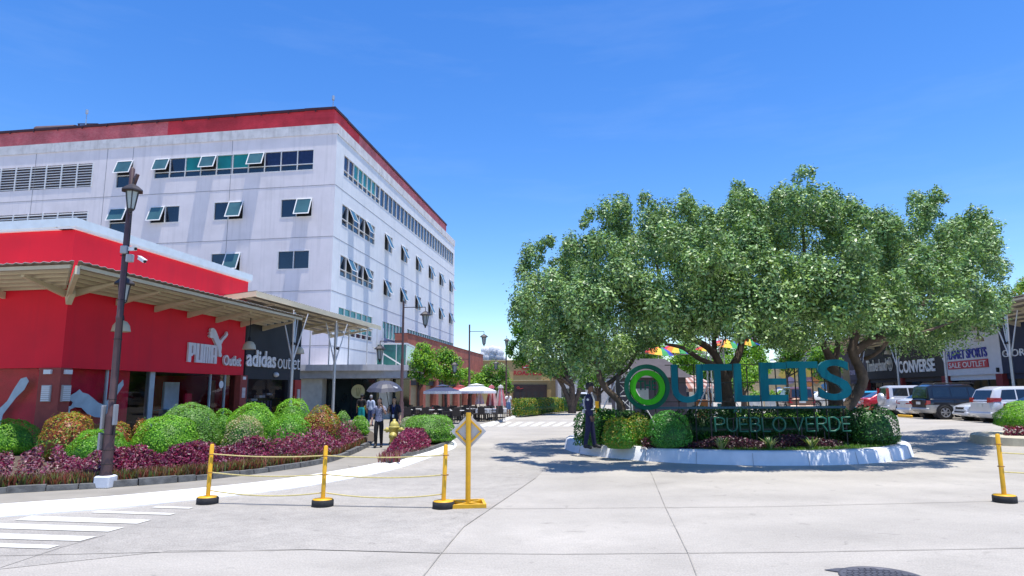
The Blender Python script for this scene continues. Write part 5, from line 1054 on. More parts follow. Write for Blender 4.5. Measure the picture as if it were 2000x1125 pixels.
    # garments cut from the body surface and pushed outward
    def garment(name, test, off, m, fl=0.):
        keep = [f for f in fs if all(test(vs[i]) for i in f)]; mb = MB()
        mb.add([T_(v + n_ * off * k) for v, n_ in zip(vs, ns)], keep, True); used = sorted({i for f in keep for i in f}); ix = {i: q for q, i in enumerate(used)}
        mb.v = [mb.v[i] for i in used]; mb.f = [tuple(ix[i] for i in f) for f in keep]; mb.mi = mb.mi[:len(keep)]; mb.sm = mb.sm[:len(keep)]
        return mb.build(name, m, r)
    SEG = [(a, c) for a, c in E]
    near = {}
    def seg_of(v):
        key = (round(v.x, 4), round(v.y, 4), round(v.z, 4))
        if key not in near: near[key] = min(((segd(v, J[a], J[c]) + (a, c)) for a, c in SEG), key=lambda q: q[0] - .0)
        return near[key]
    def is_arm(s): return s[3][1:] in ('el', 'wr')
    def t_shirt(v):
        s = seg_of(v)
        if s[3][1:] == 'el': return s[1] < sleeve
        if s[3][1:] == 'wr': return sleeve > 1 and s[1] < sleeve - 1
        if s[3] in ('neck', 'skull'): return False
        if s[2] == 'neck': return False
        return s[3] in ('waist', 'chest', 'upper', 'lsh', 'rsh') or (v.z > .90 * k and s[3][1:] in ('hip', 'kn'))
    def t_pants(v):
        s = seg_of(v)
        if is_arm(s) or s[3][1:] in ('sh', 'toe', 'heel'): return False
        if s[3][1:] == 'kn': return legs == 'long' or s[1] < .95
        if s[3][1:] == 'an': return legs == 'long'
        return s[3] in ('lhip', 'rhip') or (s[3] == 'waist' and v.z < 1.05 * k)
    garment('trousers' if legs == 'long' else 'shorts', t_pants, .014 if legs == 'long' else .03, mat('cloth_%d_%d_%d' % tuple(int(c * 999) for c in pants), pants, .85, var=.12, scale=12))
    garment('shirt', t_shirt, .024, mat('shirt_%d_%d_%d_%d' % (*[int(c * 999) for c in shirt], int(shirtvar * 99)), shirt, .85, var=shirtvar, scale=12 if shirtvar < .4 else 38))
    garment('shoes', lambda v: v.z < .12 * k and seg_of(v)[3][1:] in ('toe', 'heel', 'an'), .012, mat('shoe_%d' % int(shoes[0] * 999), shoes, .6))
    hb_ = MB(); mh_ = mat('hair_%d' % int(haircol[0] * 999), haircol, .5, var=.3, scale=30); HR = []
    for z, rx, ry, yo in ((-.06, .074, .05, .055), (-.02, .084, .075, .035), (.03, .086, .100, .014), (.07, .078, .098, .008), (.105, .055, .07, .008), (.128, .012, .014, .008)):
        HR.append([Hd((rx * math.cos(a), yo + ry * math.sin(a), z + (.022 if math.sin(a) < -.2 and z < .05 else 0))) for a in [2 * math.pi * i / 18 for i in range(18)]])
    hb_.loft(HR, True, True, True)
    if hair == 'long':
        LR = []
        for z, w_, y0, t in ((.05, .080, .06, .045), (-.04, .092, .062, .05), (-.13, .100, .066, .05), (-.21, .105, .07, .04), (-.28, .085, .075, .025)):
            LR.append([Hd((w_ * math.cos(a), y0 - .0 + t * math.sin(a) - (.055 if abs(math.cos(a)) > .8 else 0), z)) for a in [2 * math.pi * i / 18 for i in range(18)]])
        hb_.loft(LR, True, True, True)
    hb_.build('hair', mh_, r)
    if cap is not None:
        cb = MB(); cb.loft([[Hd((rx * math.cos(a), .006 + ry * math.sin(a), z)) for a in [2 * math.pi * i / 18 for i in range(18)]] for z, rx, ry in ((.038, .088, .105), (.075, .092, .110), (.12, .085, .10), (.135, .05, .06))], True, True, True)
        cb.add([Hd(q) for q in ((-.07, -.085, .045), (.07, -.085, .045), (.05, -.17, .030), (-.05, -.17, .030), (-.07, -.085, .055), (.07, -.085, .055), (.05, -.17, .038), (-.05, -.17, .038))], [(3, 2, 1, 0), (4, 5, 6, 7), (0, 1, 5, 4), (1, 2, 6, 5), (2, 3, 7, 6), (3, 0, 4, 7)]); cb.build('cap', mat('cap_navy', cap, .7), r)
    if extra: extra(r, T_, Hd, J, k)
    return r
def guard_bits(r, T_, Hd, J, k):
    m = mat('white_reflective_strap', (.62, .63, .62), .5); b = MB()
    for s in (-1, 1): b.tube([T_(V(q) * k) for q in ((s * .09, -.118, 1.08), (s * .10, -.142, 1.28), (s * .105, -.10, 1.41), (s * .11, .0, 1.472), (s * .105, .10, 1.39), (s * .10, .138, 1.26), (s * .09, .112, 1.06))], .013, 6)
    b.tube([T_(V((.168 * math.cos(a), .125 * math.sin(a), 1.05)) * k) for a in [2 * math.pi * i / 20 for i in range(21)]], .018, 6); b.build('reflective_harness', m, r)
    b = MB(); c = V(J['rsh']).lerp(V(J['rel']), .28); b.tube([T_(c + V((-.055, 0, 0))), T_(c + V((-.080, 0, 0)))], .034, 12); b.build('sleeve_badge', m, r)
    b = MB(); b.bbox(T_(V((-.02, .15, 1.0)) * k), (.07, .08, .11), .015); b.build('belt_pouch', m, r)
gg = gnd(1151, 878, .365)
person('guard in dark navy uniform, cap and white straps standing on the roundabout kerb', (gg.x + .05, gg.y + .28, .362), math.radians(78), 1.74, (.17, .085, .05), dict(ran=(-.10, .12, .085), rkn=(-.095, .04, .50), rtoe=(-.115, -.06, .035), rheel=(-.1, .15, .035), lan=(.10, -.12, .085), lkn=(.09, -.07, .5), ltoe=(.115, -.29, .035), lheel=(.1, -.08, .035), rel=(-.24, .02, 1.12), rwr=(-.235, -.06, .88)), haircol=(.01, .01, .01), shirt=(.014, .014, .055), sleeve=1.95, pants=(.016, .016, .052), cap=(.008, .008, .016), extra=guard_bits)
l1 = gnd(739, 874, .12)
def phone_bits(r, T_, Hd, J, k):
    b = MB(); w_ = V(J['lwr']); b.bbox(T_(w_ + V((-.02, -.03, .09))), (.02, .07, .13), .006); b.build('phone', mat('black_phone', (.01, .01, .012), .3), r)
L1 = person('woman in patterned grey blouse and black trousers holding a phone to her ear', (l1.x, l1.y, .12), .05, 1.58, (.40, .24, .17), dict(lel=(.24, -.10, 1.17), lwr=(.145, -.17, 1.40), ran=(-.085, -.10, .085), rtoe=(-.1, -.27, .035), rheel=(-.085, -.06, .035), rkn=(-.09, -.10, .5), lan=(.085, .12, .10), ltoe=(.1, -.05, .035), lheel=(.085, .17, .06), lkn=(.09, -.02, .5), rwr=(-.26, -.10, .86)), True, 'long', shirt=(.22, .23, .31), sleeve=.7, pants=(.008, .008, .010), shirtvar=.75, extra=phone_bits)
def lanyard(r, T_, Hd, J, k):
    b = MB(); b.tube([T_(V(q) * k) for q in ((-.06, -.09, 1.46), (-.035, -.155, 1.3), (0, -.165, 1.12), (.035, -.155, 1.3), (.06, -.09, 1.46))], .008, 5); b.build('lanyard', mat('blue_ribbon', (.02, .06, .35), .6), r)
    b = MB(); b.bbox(T_(V((0, -.175, 1.05)) * k), (.07, .008, .11), .003); b.build('name_card', M_camw, r)
l2 = gnd(767, 869, .12)
L2 = person('woman in dark navy blouse with a blue lanyard walking under the umbrella', (l2.x, l2.y + .15, .12), -.05, 1.60, (.46, .29, .21), dict(rel=(-.20, -.10, 1.14), rwr=(-.16, -.22, 1.30), lan=(.085, -.08, .085), ltoe=(.1, -.25, .035), lheel=(.085, -.04, .035), lkn=(.09, -.08, .5)), True, 'long', shirt=(.010, .012, .03), sleeve=.8, pants=(.012, .014, .035), extra=lanyard)
ub = V((l2.x - .34, l2.y + .05, 0)); zr = 1.98; uc = V((ub.x, ub.y, zr)); um = root('umbrella', V((l2.x - .16, l2.y + .2, 1.2)), 'open dark grey umbrella held over the two women', 'umbrella'); b = MB(); n = 8; rg = []
Mt = Matrix.Rotation(math.radians(6), 3, 'X')
for fr_, z in ((1., 0.), (.86, .13), (.62, .25), (.32, .33), (.03, .36)):
    rg.append([uc + Mt @ V((.64 * fr_ * math.cos(a) * (1 if q % 2 == 0 else .975), .64 * fr_ * math.sin(a) * (1 if q % 2 == 0 else .975), z + (0 if q % 2 == 0 else .02 * fr_))) for q, a in enumerate([2 * math.pi * i / 16 for i in range(16)])])
b.loft(rg, False, True, False); b.build('canopy', mat('umbrella_cloth', (.060, .062, .085), .5, var=.1), um)
b = MB(); b.tube([V((l2.x - .16, l2.y + .2, 1.22)), uc + V((0, 0, .35)), uc + V((0, 0, .44))], .011, 8)
for q in range(8): a = 2 * math.pi * q / 8; b.tube([uc + Mt @ V((0, 0, .1)), uc + Mt @ V((.36 * math.cos(a), .36 * math.sin(a), .285)), uc + Mt @ V((.63 * math.cos(a), .63 * math.sin(a), .005))], .004, 4)
b.build('shaft', M_black, um)
b = MB(); q = uc + Mt @ V((.43, -.32, .165)); b.hexa([q + V((-.08, -.01, -.03)), q + V((.08, .012, -.05)), q + V((.08, .022, -.046)), q + V((-.08, .0, -.026)), q + V((-.075, .005, .03)), q + V((.075, .03, .0)), q + V((.075, .04, .0)), q + V((-.075, .015, .034))]); b.build('white_tag', M_camw, um)
wm = gnd(993, 814, .12)
person('man in white shirt, blue shorts and red cap standing by the far hedge', (wm.x, wm.y, .12), .5, 1.72, (.30, .16, .10), dict(rel=(-.26, -.02, 1.14), rwr=(-.14, -.20, 1.30)), shirt=(.75, .75, .75), sleeve=.6, pants=(.10, .17, .32), legs='short', cap=(.30, .06, .04), shoes=(.12, .07, .04))
pa = V((-9.5, 39.2, .12)); person('man in black top and turquoise shorts seen from behind at the porch window', (atY(706, 800, 36).x, 36., .12), math.pi, 1.66, (.26, .14, .09), shirt=(.012, .012, .014), sleeve=.7, pants=(.01, .34, .33), legs='short')
person('person in pale blue shirt and jeans seen from behind beside the turquoise shorts', (atY(724, 800, 36.3).x, 36.3, .12), math.pi - .2, 1.6, (.3, .18, .12), fem=True, shirt=(.42, .48, .62), sleeve=1.4, pants=(.05, .08, .2), haircol=(.25, .25, .27))
# ================================================================ cars
M_ctyre = mat('car_tyre', (.018, .018, .019), .85); M_rim = mat('alloy_rim', (.55, .56, .58), .3, .7); M_cwin = mat('car_window', (.012, .018, .025), .05, spec=.9, var=.2); M_tail = mat('red_tail_light', (.42, .010, .015), .25, coat=.6); M_head = mat('clear_headlight', (.62, .66, .70), .12, coat=.8); M_plate = mat('number_plate', (.62, .64, .62), .6); M_trim = mat('black_trim', (.014, .014, .016), .6)
def paint(name, col): return mat(name, col, .28, .15, var=.02, coat=.9)
def car(name, lab, spec, loc, rz, front_out=False):
    """car built at the origin: rear at x=0, nose at x=L, y half width; then placed"""
    L_, Wd, H_ = spec['L'], spec['W'] / 2, spec['H']; pm = spec['paint']; zl = spec.get('low', .22); belt = spec['belt']; r = root(name, (0, 0, 0), lab, 'car', 'cars parked before the right hand shops')
    deck = spec['deck']      # (x, z) top of the lower body
    def dz(x): return float(np.interp(x, [d[0] for d in deck], [d[1] for d in deck]))
    def hw(x): e = min(x, L_ - x) / L_; return Wd * (1 - .16 * max(0, 1 - e / .10) ** 2)
    b = MB(); rings = []; xs_ = sorted(set([0, .02, .06, .12, .2, .35, .5, .8, 1.1, 1.5, 2., 2.5, 3., 3.4, 3.7, 3.9, L_ - .3, L_ - .12, L_ - .04, L_])); xs_ = [x for x in xs_ if 0 <= x <= L_]
    for x in xs_:
        e = min(x, L_ - x); rd = max(0, 1 - e / .16); w_ = hw(x) * (1 - .05 * rd); zt = dz(x) - .07 * rd * rd; zb = zl + .10 * rd; zm = zb + (zt - zb) * .55
        half = [(w_ * .86, zb), (w_ * .97, zb + .08), (w_, zm), (w_ * .985, zt - .10), (w_ * .94, zt - .03), (w_ * .84, zt), (w_ * .4, zt + .018)]
        rings.append([V((x, -y, z)) for y, z in half] + [V((x, y, z)) for y, z in reversed(half)])
    b.loft(rings, True, True, True); lowm = spec.get('two'); 
    body = b.build('body', [pm] + ([lowm] if lowm else []), r)
    if lowm:
        for p in body.data.polygons:
            if p.center.z < belt * .60: p.material_index = 1
    cab = spec['cab']        # (x, z, roof half width factor)
    b = MB(); rings = []
    for x, z, f in cab:
        zb_ = dz(x) - .03; w0 = hw(x) * .955; t = max(.0, (z - zb_)); w1 = w0 - (w0 - Wd * f) * min(1, t / (H_ - belt))
        half = [(w0, zb_), (w0 - (w0 - w1) * .8, zb_ + t * .84), (w1, zb_ + t * .955), (w1 * .88, z), (w1 * .4, z + .02 * min(1, t))]
        rings.append([V((x, -y, q)) for y, q in half] + [V((x, y, q)) for y, q in reversed(half)])
    b.loft(rings, False, True, False); cb = b.build('cabin', pm if not spec.get('roofm') else spec['roofm'], r)
    def cabz(x): return float(np.interp(x, [c[0] for c in cab], [c[1] for c in cab]))
    def side(x, t):
        z = cabz(x); zb_ = dz(x) - .03; T_ = max(.0, z - zb_); w0 = hw(x) * .955; f = float(np.interp(x, [c[0] for c in cab], [c[2] for c in cab])); w1 = w0 - (w0 - Wd * f) * min(1, T_ / (H_ - belt)); y = w0 - (w0 - w1) * .8 * (t / .84); return y + .006, zb_ + T_ * t
    for (xa, xb, xc, xd) in spec['win']:     # bottom-rear, bottom-front, top-front, top-rear
        for s in (-1, 1):
            m = MB(); P_ = [(xa, .14), (xb, .14), (xc, .80), (xd, .80)]; q = []
            for x, t in P_: y, z = side(x, t); q.append(V((x, s * y, z)))
            m.face(q); m.build('side_window', M_cwin, r)
    def screen(i, nm, lo=.1, hi=.92):
        (xa, za, fa), (xb, zb, fb) = cab[i], cab[i + 1]
        def pt(k, s):
            x = xa + (xb - xa) * k; z = za + (zb - za) * k; f = fa + (fb - fa) * k; zb_ = dz(x) - .03; t = z - zb_; w0 = hw(x) * .955; w1 = w0 - (w0 - Wd * f) * min(1, max(t, 0) / (H_ - belt)); return V((x, s * w1 * .86, z + .004))
        nrm = V((-(zb - za), 0, xb - xa)).normalized(); nrm = nrm if nrm.z > 0 else -nrm
        m = MB(); m.face([pt(lo, -1) + nrm * .012, pt(lo, 1) + nrm * .012, pt(hi, 1) + nrm * .012, pt(hi, -1) + nrm * .012]); m.build(nm, M_cwin, r)
    screen(0, 'rear_window', *spec.get('rw', (.12, .9))); screen(len(cab) - 2, 'windshield', .08, .92)
    R_ = spec.get('wr', .31)
    for x in spec['ax']:
        for s in (-1, 1):
            y = s * (Wd - .10); Mx = Matrix.Rotation(-math.pi / 2 * s, 3, 'X')
            m = MB(); m.lathe((x, s * (hw(x) * .5), R_ + .02), [(R_ + .075, 0), (R_ + .075, hw(x) * .5 - .002 + .004)], 24, False, Mx); m.build('wheel_arch', M_trim, r)
            m = MB(); m.lathe((x, y - s * .1, R_), [(R_ * .6, 0), (R_ * .96, .0), (R_, .03), (R_, .18), (R_ * .95, .215), (R_ * .66, .225), (R_ * .63, .20)], 24, True, Mx); wh = m.build('wheel', M_ctyre, r)
            m = MB(); m.lathe((x, y - s * .1, R_), [(R_ * .64, .19), (R_ * .66, .226), (R_ * .58, .215), (R_ * .56, .17)], 22, False, Mx)
            for q in range(6): a = q * math.pi / 3; m.bar(V((x, y - s * .1, R_)) + Mx @ V((0, 0, .215)), V((x, y - s * .1, R_)) + Mx @ V((R_ * .62 * math.cos(a), R_ * .62 * math.sin(a), .205)), R_ * .2, .02, up=V((0, 1, 0)))
            m.build('rim', M_rim, wh)
    for s in (-1, 1):
        m = MB(); lw_, lz0, lz1, ld = spec['tail']; y1 = hw(.03) - .005; m.hexa([V((-.012, s * (y1 - lw_), lz0)), V((-.008, s * y1, lz0 + .02)), V((ld, s * (hw(ld) + .006), lz0 + .06)), V((ld, s * (y1 - lw_), lz0)), V((.02, s * (y1 - lw_), lz1)), V((.02, s * (y1 + .004), lz1)), V((ld * 1.1, s * (hw(ld) + .004), lz1 - .01)), V((ld, s * (y1 - lw_), lz1))]); m.build('tail_light', M_tail, r)
        m = MB(); z0 = dz(L_ - .3) - .20; m.hexa([V((L_ + .004, s * (hw(L_) - .34), z0)), V((L_ - .05, s * (hw(L_ - .05) + .004), z0 + .01)), V((L_ - .42, s * (hw(L_ - .42) + .006), z0 + .06)), V((L_ - .35, s * (hw(L_) - .34), z0)), V((L_ - .06, s * (hw(L_) - .34), z0 + .12)), V((L_ - .10, s * (hw(L_ - .1) + .002), z0 + .13)), V((L_ - .44, s * (hw(L_ - .44) + .004), z0 + .17)), V((L_ - .4, s * (hw(L_) - .34), z0 + .13))]); m.build('headlight', M_head, r)
        m = MB(); xm = spec['win'][-1][1] - .1; y, z = side(xm, .14); m.bbox((xm, s * (y + .09), z + .06), (.1, .17, .13), .03); m.build('wing_mirror', pm, r)
        m = MB()
        for xh in spec.get('hd', (1.55, 2.5)): m.bbox((xh, s * (hw(xh) + .006), belt - .14), (.18, .02, .03), .006)
        m.build('door_handle', pm, r)
    m = MB(); zp = spec.get('plate', .78); m.box((-.018, 0, zp), (.012, .42, .14)); m.build('number_plate', M_plate, r); m = MB(); m.box((L_ + .012, 0, .48), (.012, .42, .13)); m.build('number_plate', M_plate, r)
    m = MB(); m.bbox((.05, 0, zl + .20), (.18, Wd * 1.86, .16), .04); m.build('rear_bumper', spec.get('bump', pm), r); m = MB(); m.bbox((L_ - .06, 0, zl + .14), (.2, Wd * 1.80, .16), .04); m.build('front_bumper', spec.get('bump', pm), r)
    m = MB(); m.box((L_ - .02, 0, dz(L_ - .3) - .16), (.06, Wd * .9, .10)); m.build('grille', M_trim, r); m = MB(); m.box((L_ + .012, 0, .40), (.05, Wd * 1.1, .14)); m.build('air_intake', M_trim, r)
    m = MB()
    for xg in (1.35, 2.35, 3.15):
        for s in (-1, 1): m.box((xg, s * (hw(xg) - .004), (zl + belt) / 2 + .05), (.012, .014, (belt - zl) * .75))
    m.build('door_gap', M_trim, r)
    if spec.get('extra'): spec['extra'](r, hw, dz)
    if front_out: rz += math.pi
    put(r, loc, rz); return r
def rails(r, hw, dz):
    for s in (-1, 1): m = MB(); m.tube([V((.5, s * .58, 1.80)), V((.6, s * .58, 1.87)), V((2.5, s * .58, 1.87)), V((2.6, s * .58, 1.80))], .025, 8); m.build('roof_rail', M_trim, r)
def spare(r, hw, dz):
    m = MB(); Mx = Matrix.Rotation(-math.pi / 2, 3, 'Y'); m.lathe((-.0, -.05, .98), [(.36, 0), (.36, .15), (.33, .19), (.1, .2), (.0, .2)], 24, True, Mx); m.build('spare_wheel_cover', mat('silver_cover', (.55, .56, .58), .35, .3), r)
SED = dict(L=4.4, W=1.72, H=1.46, belt=.95, deck=[(0, .98), (.5, 1.0), (.75, .98), (3., .93), (3.5, .90), (4.1, .80), (4.4, .68)], cab=[(.45, 1.0, .80), (1.15, 1.40, .64), (1.7, 1.46, .66), (2.3, 1.45, .66), (3.25, .95, .80)], win=[(.95, 1.85, 1.85, 1.35), (1.92, 2.85, 2.35, 1.92)], ax=(.92, 3.5), wr=.30, tail=(.42, .74, .93, .30), plate=.70)
HAT = dict(L=3.85, W=1.66, H=1.48, belt=.92, deck=[(0, .90), (.3, .94), (2.6, .93), (3.2, .88), (3.7, .74), (3.85, .62)], cab=[(.02, .92, .80), (.35, 1.36, .66), (.8, 1.46, .68), (1.9, 1.47, .66), (2.95, .93, .8)], win=[(.45, 1.4, 1.4, .62), (1.47, 2.5, 2.05, 1.47)], ax=(.62, 3.1), wr=.29, tail=(.16, .7, 1.0, .22), plate=.62)
MPV = dict(L=4.3, W=1.74, H=1.70, belt=1.02, deck=[(0, 1.0), (.3, 1.03), (3., 1.0), (3.5, .95), (4.1, .80), (4.3, .66)], cab=[(.03, 1.01, .84), (.30, 1.55, .70), (.7, 1.67, .72), (2.4, 1.69, .70), (3.6, 1.0, .82)], win=[(.42, 1.15, 1.2, .62), (1.22, 2.15, 2.15, 1.25), (2.22, 3.2, 2.6, 2.22)], ax=(.82, 3.5), wr=.31, tail=(.22, .94, 1.16, .42), plate=.80)
SUV = dict(L=4.4, W=1.76, H=1.80, belt=1.10, low=.32, deck=[(0, 1.08), (.2, 1.1), (3., 1.08), (3.5, 1.04), (4.2, .94), (4.4, .78)], cab=[(.04, 1.09, .86), (.16, 1.70, .74), (.4, 1.79, .74), (2.4, 1.80, .72), (3.1, 1.09, .84)], win=[(.35, 1.2, 1.2, .38), (1.28, 2.1, 2.1, 1.28), (2.18, 2.85, 2.45, 2.18)], ax=(.85, 3.4), wr=.37, tail=(.14, .74, .98, .16), plate=.84)
HX = math.radians(-8)   # cars stand across the street, noses towards the shops
def cz(p): return V((p[0], p[1], hgt(p[0])))
def S_(base, **k): d = dict(base); d.update(k); return d
W2 = .87
car('parked_car', 'white people carrier with pointed red tail lights beside the dark grey saloon', S_(MPV, paint=paint('pearl_white_paint', (.70, .70, .71))), cz((21.95, 31.75)), HX + .10)
car('parked_car', 'black and silver off roader with roof rails beside the white people carrier', S_(SUV, paint=paint('black_paint', (.010, .010, .012)), two=mat('silver_lower_paint', (.42, .42, .41), .4, .3), bump=mat('silver_lower_paint', (.42, .42, .41)), extra=rails, H=1.80), cz((21.7, 36.1)), HX + .08)
car('parked_car', 'small white hatchback parked nose out between the off roader and the people carrier', S_(HAT, paint=paint('white_paint', (.76, .77, .78)), bump=paint('white_paint', (.76, .77, .78))), cz((22.35 + 3.85, 33.35)), HX, True)
car('parked_car', 'white saloon left of the black off roader', S_(SED, paint=paint('white_paint', (.76, .77, .78))), cz((22.3, 38.6)), HX + .08)
car('parked_car', 'silver off roader with a spare wheel cover on its tail door', S_(SUV, paint=paint('silver_paint', (.58, .59, .62)), extra=spare, tail=(.10, .95, 1.65, .12)), cz((23.0, 42.)), HX)
car('parked_car', 'red saloon behind the big dark green bush', S_(SED, paint=paint('red_paint', (.50, .02, .035))), cz((23.7, 46.1)), HX)
car('parked_car', 'bright blue hatchback half hidden behind the red saloon', S_(HAT, paint=paint('sky_blue_paint', (.02, .33, .55))), cz((24.6, 49.4)), HX)
car('parked_car', 'dark grey saloon at the right edge, partly behind the lime bush', S_(SED, paint=paint('dark_plum_paint', (.055, .05, .055))), cz((21.3, 28.7)), HX + .05)
car('parked_car', 'white hatchback seen behind the curved tree trunk', S_(HAT, paint=paint('white_paint', (.76, .77, .78))), cz((25.4, 53.)), HX)
car('parked_car', 'white saloon below the last letter of the big blue sign', S_(SED, paint=paint('white_paint', (.76, .77, .78))), cz((24.4, 57.)), HX + .15)
car('parked_car', 'dark grey saloon seen between the last two blue letters', S_(SED, paint=paint('slate_paint', (.06, .065, .08))), cz((24.5, 60.2)), HX + .1)
car('parked_car', 'white car farthest along the right hand row', S_(MPV, paint=paint('pearl_white_paint', (.70, .70, .71))), cz((24.6, 64.)), HX)
car('parked_car', 'brown van standing behind the middle of the roundabout', S_(SUV, paint=paint('brown_paint', (.16, .06, .03)), H=1.8), cz((18.9, 44.)), math.radians(80))
car('parked_car', 'blue and white car far down the street behind the guard', S_(SUV, paint=paint('navy_white_paint', (.05, .09, .25)), roofm=paint('white_paint', (.76, .77, .78))), V((6.6, 66, 0)), math.radians(80))
b = MB(); c_ = cz((21.9, 37.8)); b.bbox(c_ + V((0, 0, .09)), (.14, 1.3, .14), .03); tag(b.build('wheel_stop', M_yel, org=c_), 'yellow wheel stop block behind the white saloon', 'wheel stop')
# ================================================================ shops on the right
WO = V((31.6, 43, 0)); WS = Fr(WO, 8.5, True)
def shop(lab, u0, u1, m, top=6.3, gh=2.95, name='shop_building', pil=True):
    r = root(name, WS.p((u0 + u1) / 2, .4), lab, 'building', 'shops in the right hand row'); b = MB(); b.fbox(WS, u0, u1, gh, top, -.3, 0); b.fbox(WS, u0 + .02, u1 - .02, gh - .35, gh, -.5, -.2); b.fbox(WS, u0, u1, top - .2, top, -8, -.3); b.build('wall', m, r)
    b = MB(); b.fquad(WS, u0, u1, .35, gh, -.35); b.build('shop_window', M_glass, r)
    b = MB(); b.fquad(WS, u0 - .1, u1 + .1, .3, gh, -3.2); b.k = 1
    rr = random.Random(int(u0 * 10) + 3)
    for i in range(7): a = rr.uniform(u0 + .4, u1 - .9); b.k = 1 + i % 3; b.fbox(WS, a, a + rr.uniform(.3, 1.1), .42, rr.uniform(1.2, 2.4), -2.2 - i * .1, -1.6 - i * .1)
    b.build('shop_interior', [M_dkint, mat('pale_display', (.5, .5, .5)), mat('teal_display', (.06, .2, .2)), mat('tan_display', (.35, .28, .16))], r)
    n = max(2, int((u1 - u0) / 2.2))
    for i in range(n + 1): u = u0 + (u1 - u0) * i / n; b = MB(); b.fbox(WS, u - .04, u + .04, .35, gh, -.38, -.30); b.build('mullion', M_trim, r)
    if pil: b = MB(); b.fbox(WS, u0, u0 + .75, .35, gh - .002, -.3, .06); b.build('pillar', mat('brick_red_pillar', (.24, .03, .03), .8, var=.2), r)
    return r
M_navy = mat('navy_shop_wall', (.022, .028, .06), .75, var=.08); M_dkb = mat('dark_brown_black_wall', (.038, .032, .032), .8, var=.08); M_plum = mat('dark_slate_wall', (.045, .042, .07), .8)
shop('dark navy shop front at the right edge of the photo', -14, .25, M_navy); shop('white shop front with blue and red lettering', .3, 7.6, mat('white_shop_wall', (.66, .67, .70), .8, var=.04)); shop('dark brown shop front with wide block capitals', 7.65, 15.6, M_dkb); shop('black shop front with a small round tree emblem beside its lettering', 15.65, 23.7, mat('black_shop_wall', (.016, .016, .018), .75)); shop('dark slate shop front half hidden behind the curved tree trunk', 23.75, 35, M_plum)
sw = shop('pale blue shop wall at the far end of the right hand row', 35.05, 52, mat('pale_blue_shop_wall', (.42, .50, .56), .8))
def wsign(lab, parts, u):
    r = root('shop_sign', WS.p(u, 4.5), lab, 'sign', 'shop signs in the right hand row')
    for t, ua, ub, z0, z1, m, bold, dep, d in parts:
        b = MB(); text_on(b, WS, t, ua, ub, z0, z1, d, dep, bold); b.build('lettering', m, r)
    return r
M_bl = mat('deep_blue_letter', (.02, .02, .30), .5); M_rd = mat('sign_red', (.50, .02, .04), .55)
# as read from the street the words run from far to near
s1 = wsign('blue block capitals over a red panel on the white shop wall', [('PLANET SPORTS', 7.4, 1.85, 4.12, 4.78, M_bl, .014, .06, .01)], 3.5); b = MB(); b.fbox(WS, 1.8, 7.2, 3.42, 3.98, .01, .08); b.build('red_panel', M_rd, s1)
b = MB(); text_on(b, WS, 'SALE OUTLET', 7.0, 2.0, 3.5, 3.88, .08, .02, .0); b.build('lettering', M_let2, s1); b = MB(); b.bbox(WS.p(.7, 3.2, .08), (.12, .16, .3), .02); b.build('wall_box', M_trim, s1)
wsign('wide white capitals with a star in the round letter on the dark brown shop', [('C', 16.0, 15.2, 3.36, 4.4, M_let2, .03, .05, .01), ('ONVERSE', 15.05, 9.3, 3.36, 4.4, M_let2, .03, .05, .01)], 11); 
s2 = wsign('pale lettering with a round tree emblem on the black shop', [('Timberland', 23.5, 18.6, 3.68, 4.78, mat('pale_letter', (.55, .54, .50), .6), .02, .07, .01)], 19); b = MB(); c = WS.p(17.8, 4.25, .01); k = 0
b.loft([[c + WS.u * (r_ * .52 * math.cos(a)) + UP * (r_ * .62 * math.sin(a)) + WS.n * d_ for a in [2 * math.pi * i / 24 for i in range(24)]] for r_, d_ in ((1, 0), (1, .06), (.85, .06), (.85, 0))], False); b.bar(c + UP * -.45 + WS.n * .04, c + UP * .1 + WS.n * .04, .1, .05); b.ball(c + UP * .18 + WS.n * .03, (.30, .30, .28), 10, 6); b.bar(c + UP * -.42 - WS.u * .3 + WS.n * .04, c + UP * -.42 + WS.u * .3 + WS.n * .04, .08, .05); b.build('tree_emblem', mat('pale_letter', (.55, .54, .5)), s2)
wsign('spaced thin white capitals on the navy shop at the right edge', [('GIORDANO', .0, -5.4, 3.98, 4.42, M_let2, .0, .06, .01)], -2); wsign('small pale script lettering on the slate shop behind the tree', [('The Travel Club', 30.5, 25., 3.5, 4.2, mat('mauve_letter', (.40, .36, .50), .6), .0, .05, .01)], 28)
# canopy of the right hand row and its branching columns
rc = canopy('canopy', 'beige underside canopy running along the right hand shops', WS, -14, 33, 3.4, 6.0, 6.75, fascia=False, bay=3.9)
for i, (u, lab) in enumerate(((-5.6, 'branching column before the navy shop'), (2.0, 'branching column before the white shop'), (9.7, 'branching column before the dark brown shop'), (17.5, 'branching column between the black and slate shops'))):
    treecol(WS, u, 2.6, 6.45, 3.6, 'pale grey ' + lab, 1.1, 'branching canopy columns', .4)
def bellw(u, d, lab): bell(WS.p(u, 5., d), 1.5, lab)
bellw(-.3, 1.5, 'cream bell lamp at the right end of the white shop wall'); bellw(15., 1.2, 'cream bell lamp between the black and dark brown shops')
rf = root('tiled_roof', WS.p(40, 6.4), 'orange tiled roof beyond the far end of the right hand row', 'roof'); b = MB(); b.hexa([WS.p(*q) for q in ((33, 6.4, .8), (60, 6.4, .8), (60, 6.4, -6), (33, 6.4, -6), (33, 6.6, .8), (60, 6.6, .8), (60, 8.6, -6), (33, 8.6, -6))]); b.build('tiles', mat('orange_roof_tile', (.40, .15, .07), .85, var=.2, scale=6), rf)
b = MB(); b.fbox(WS, 33, 60, 6.35, 6.62, .82, .95); b.build('gutter', M_frame, rf)
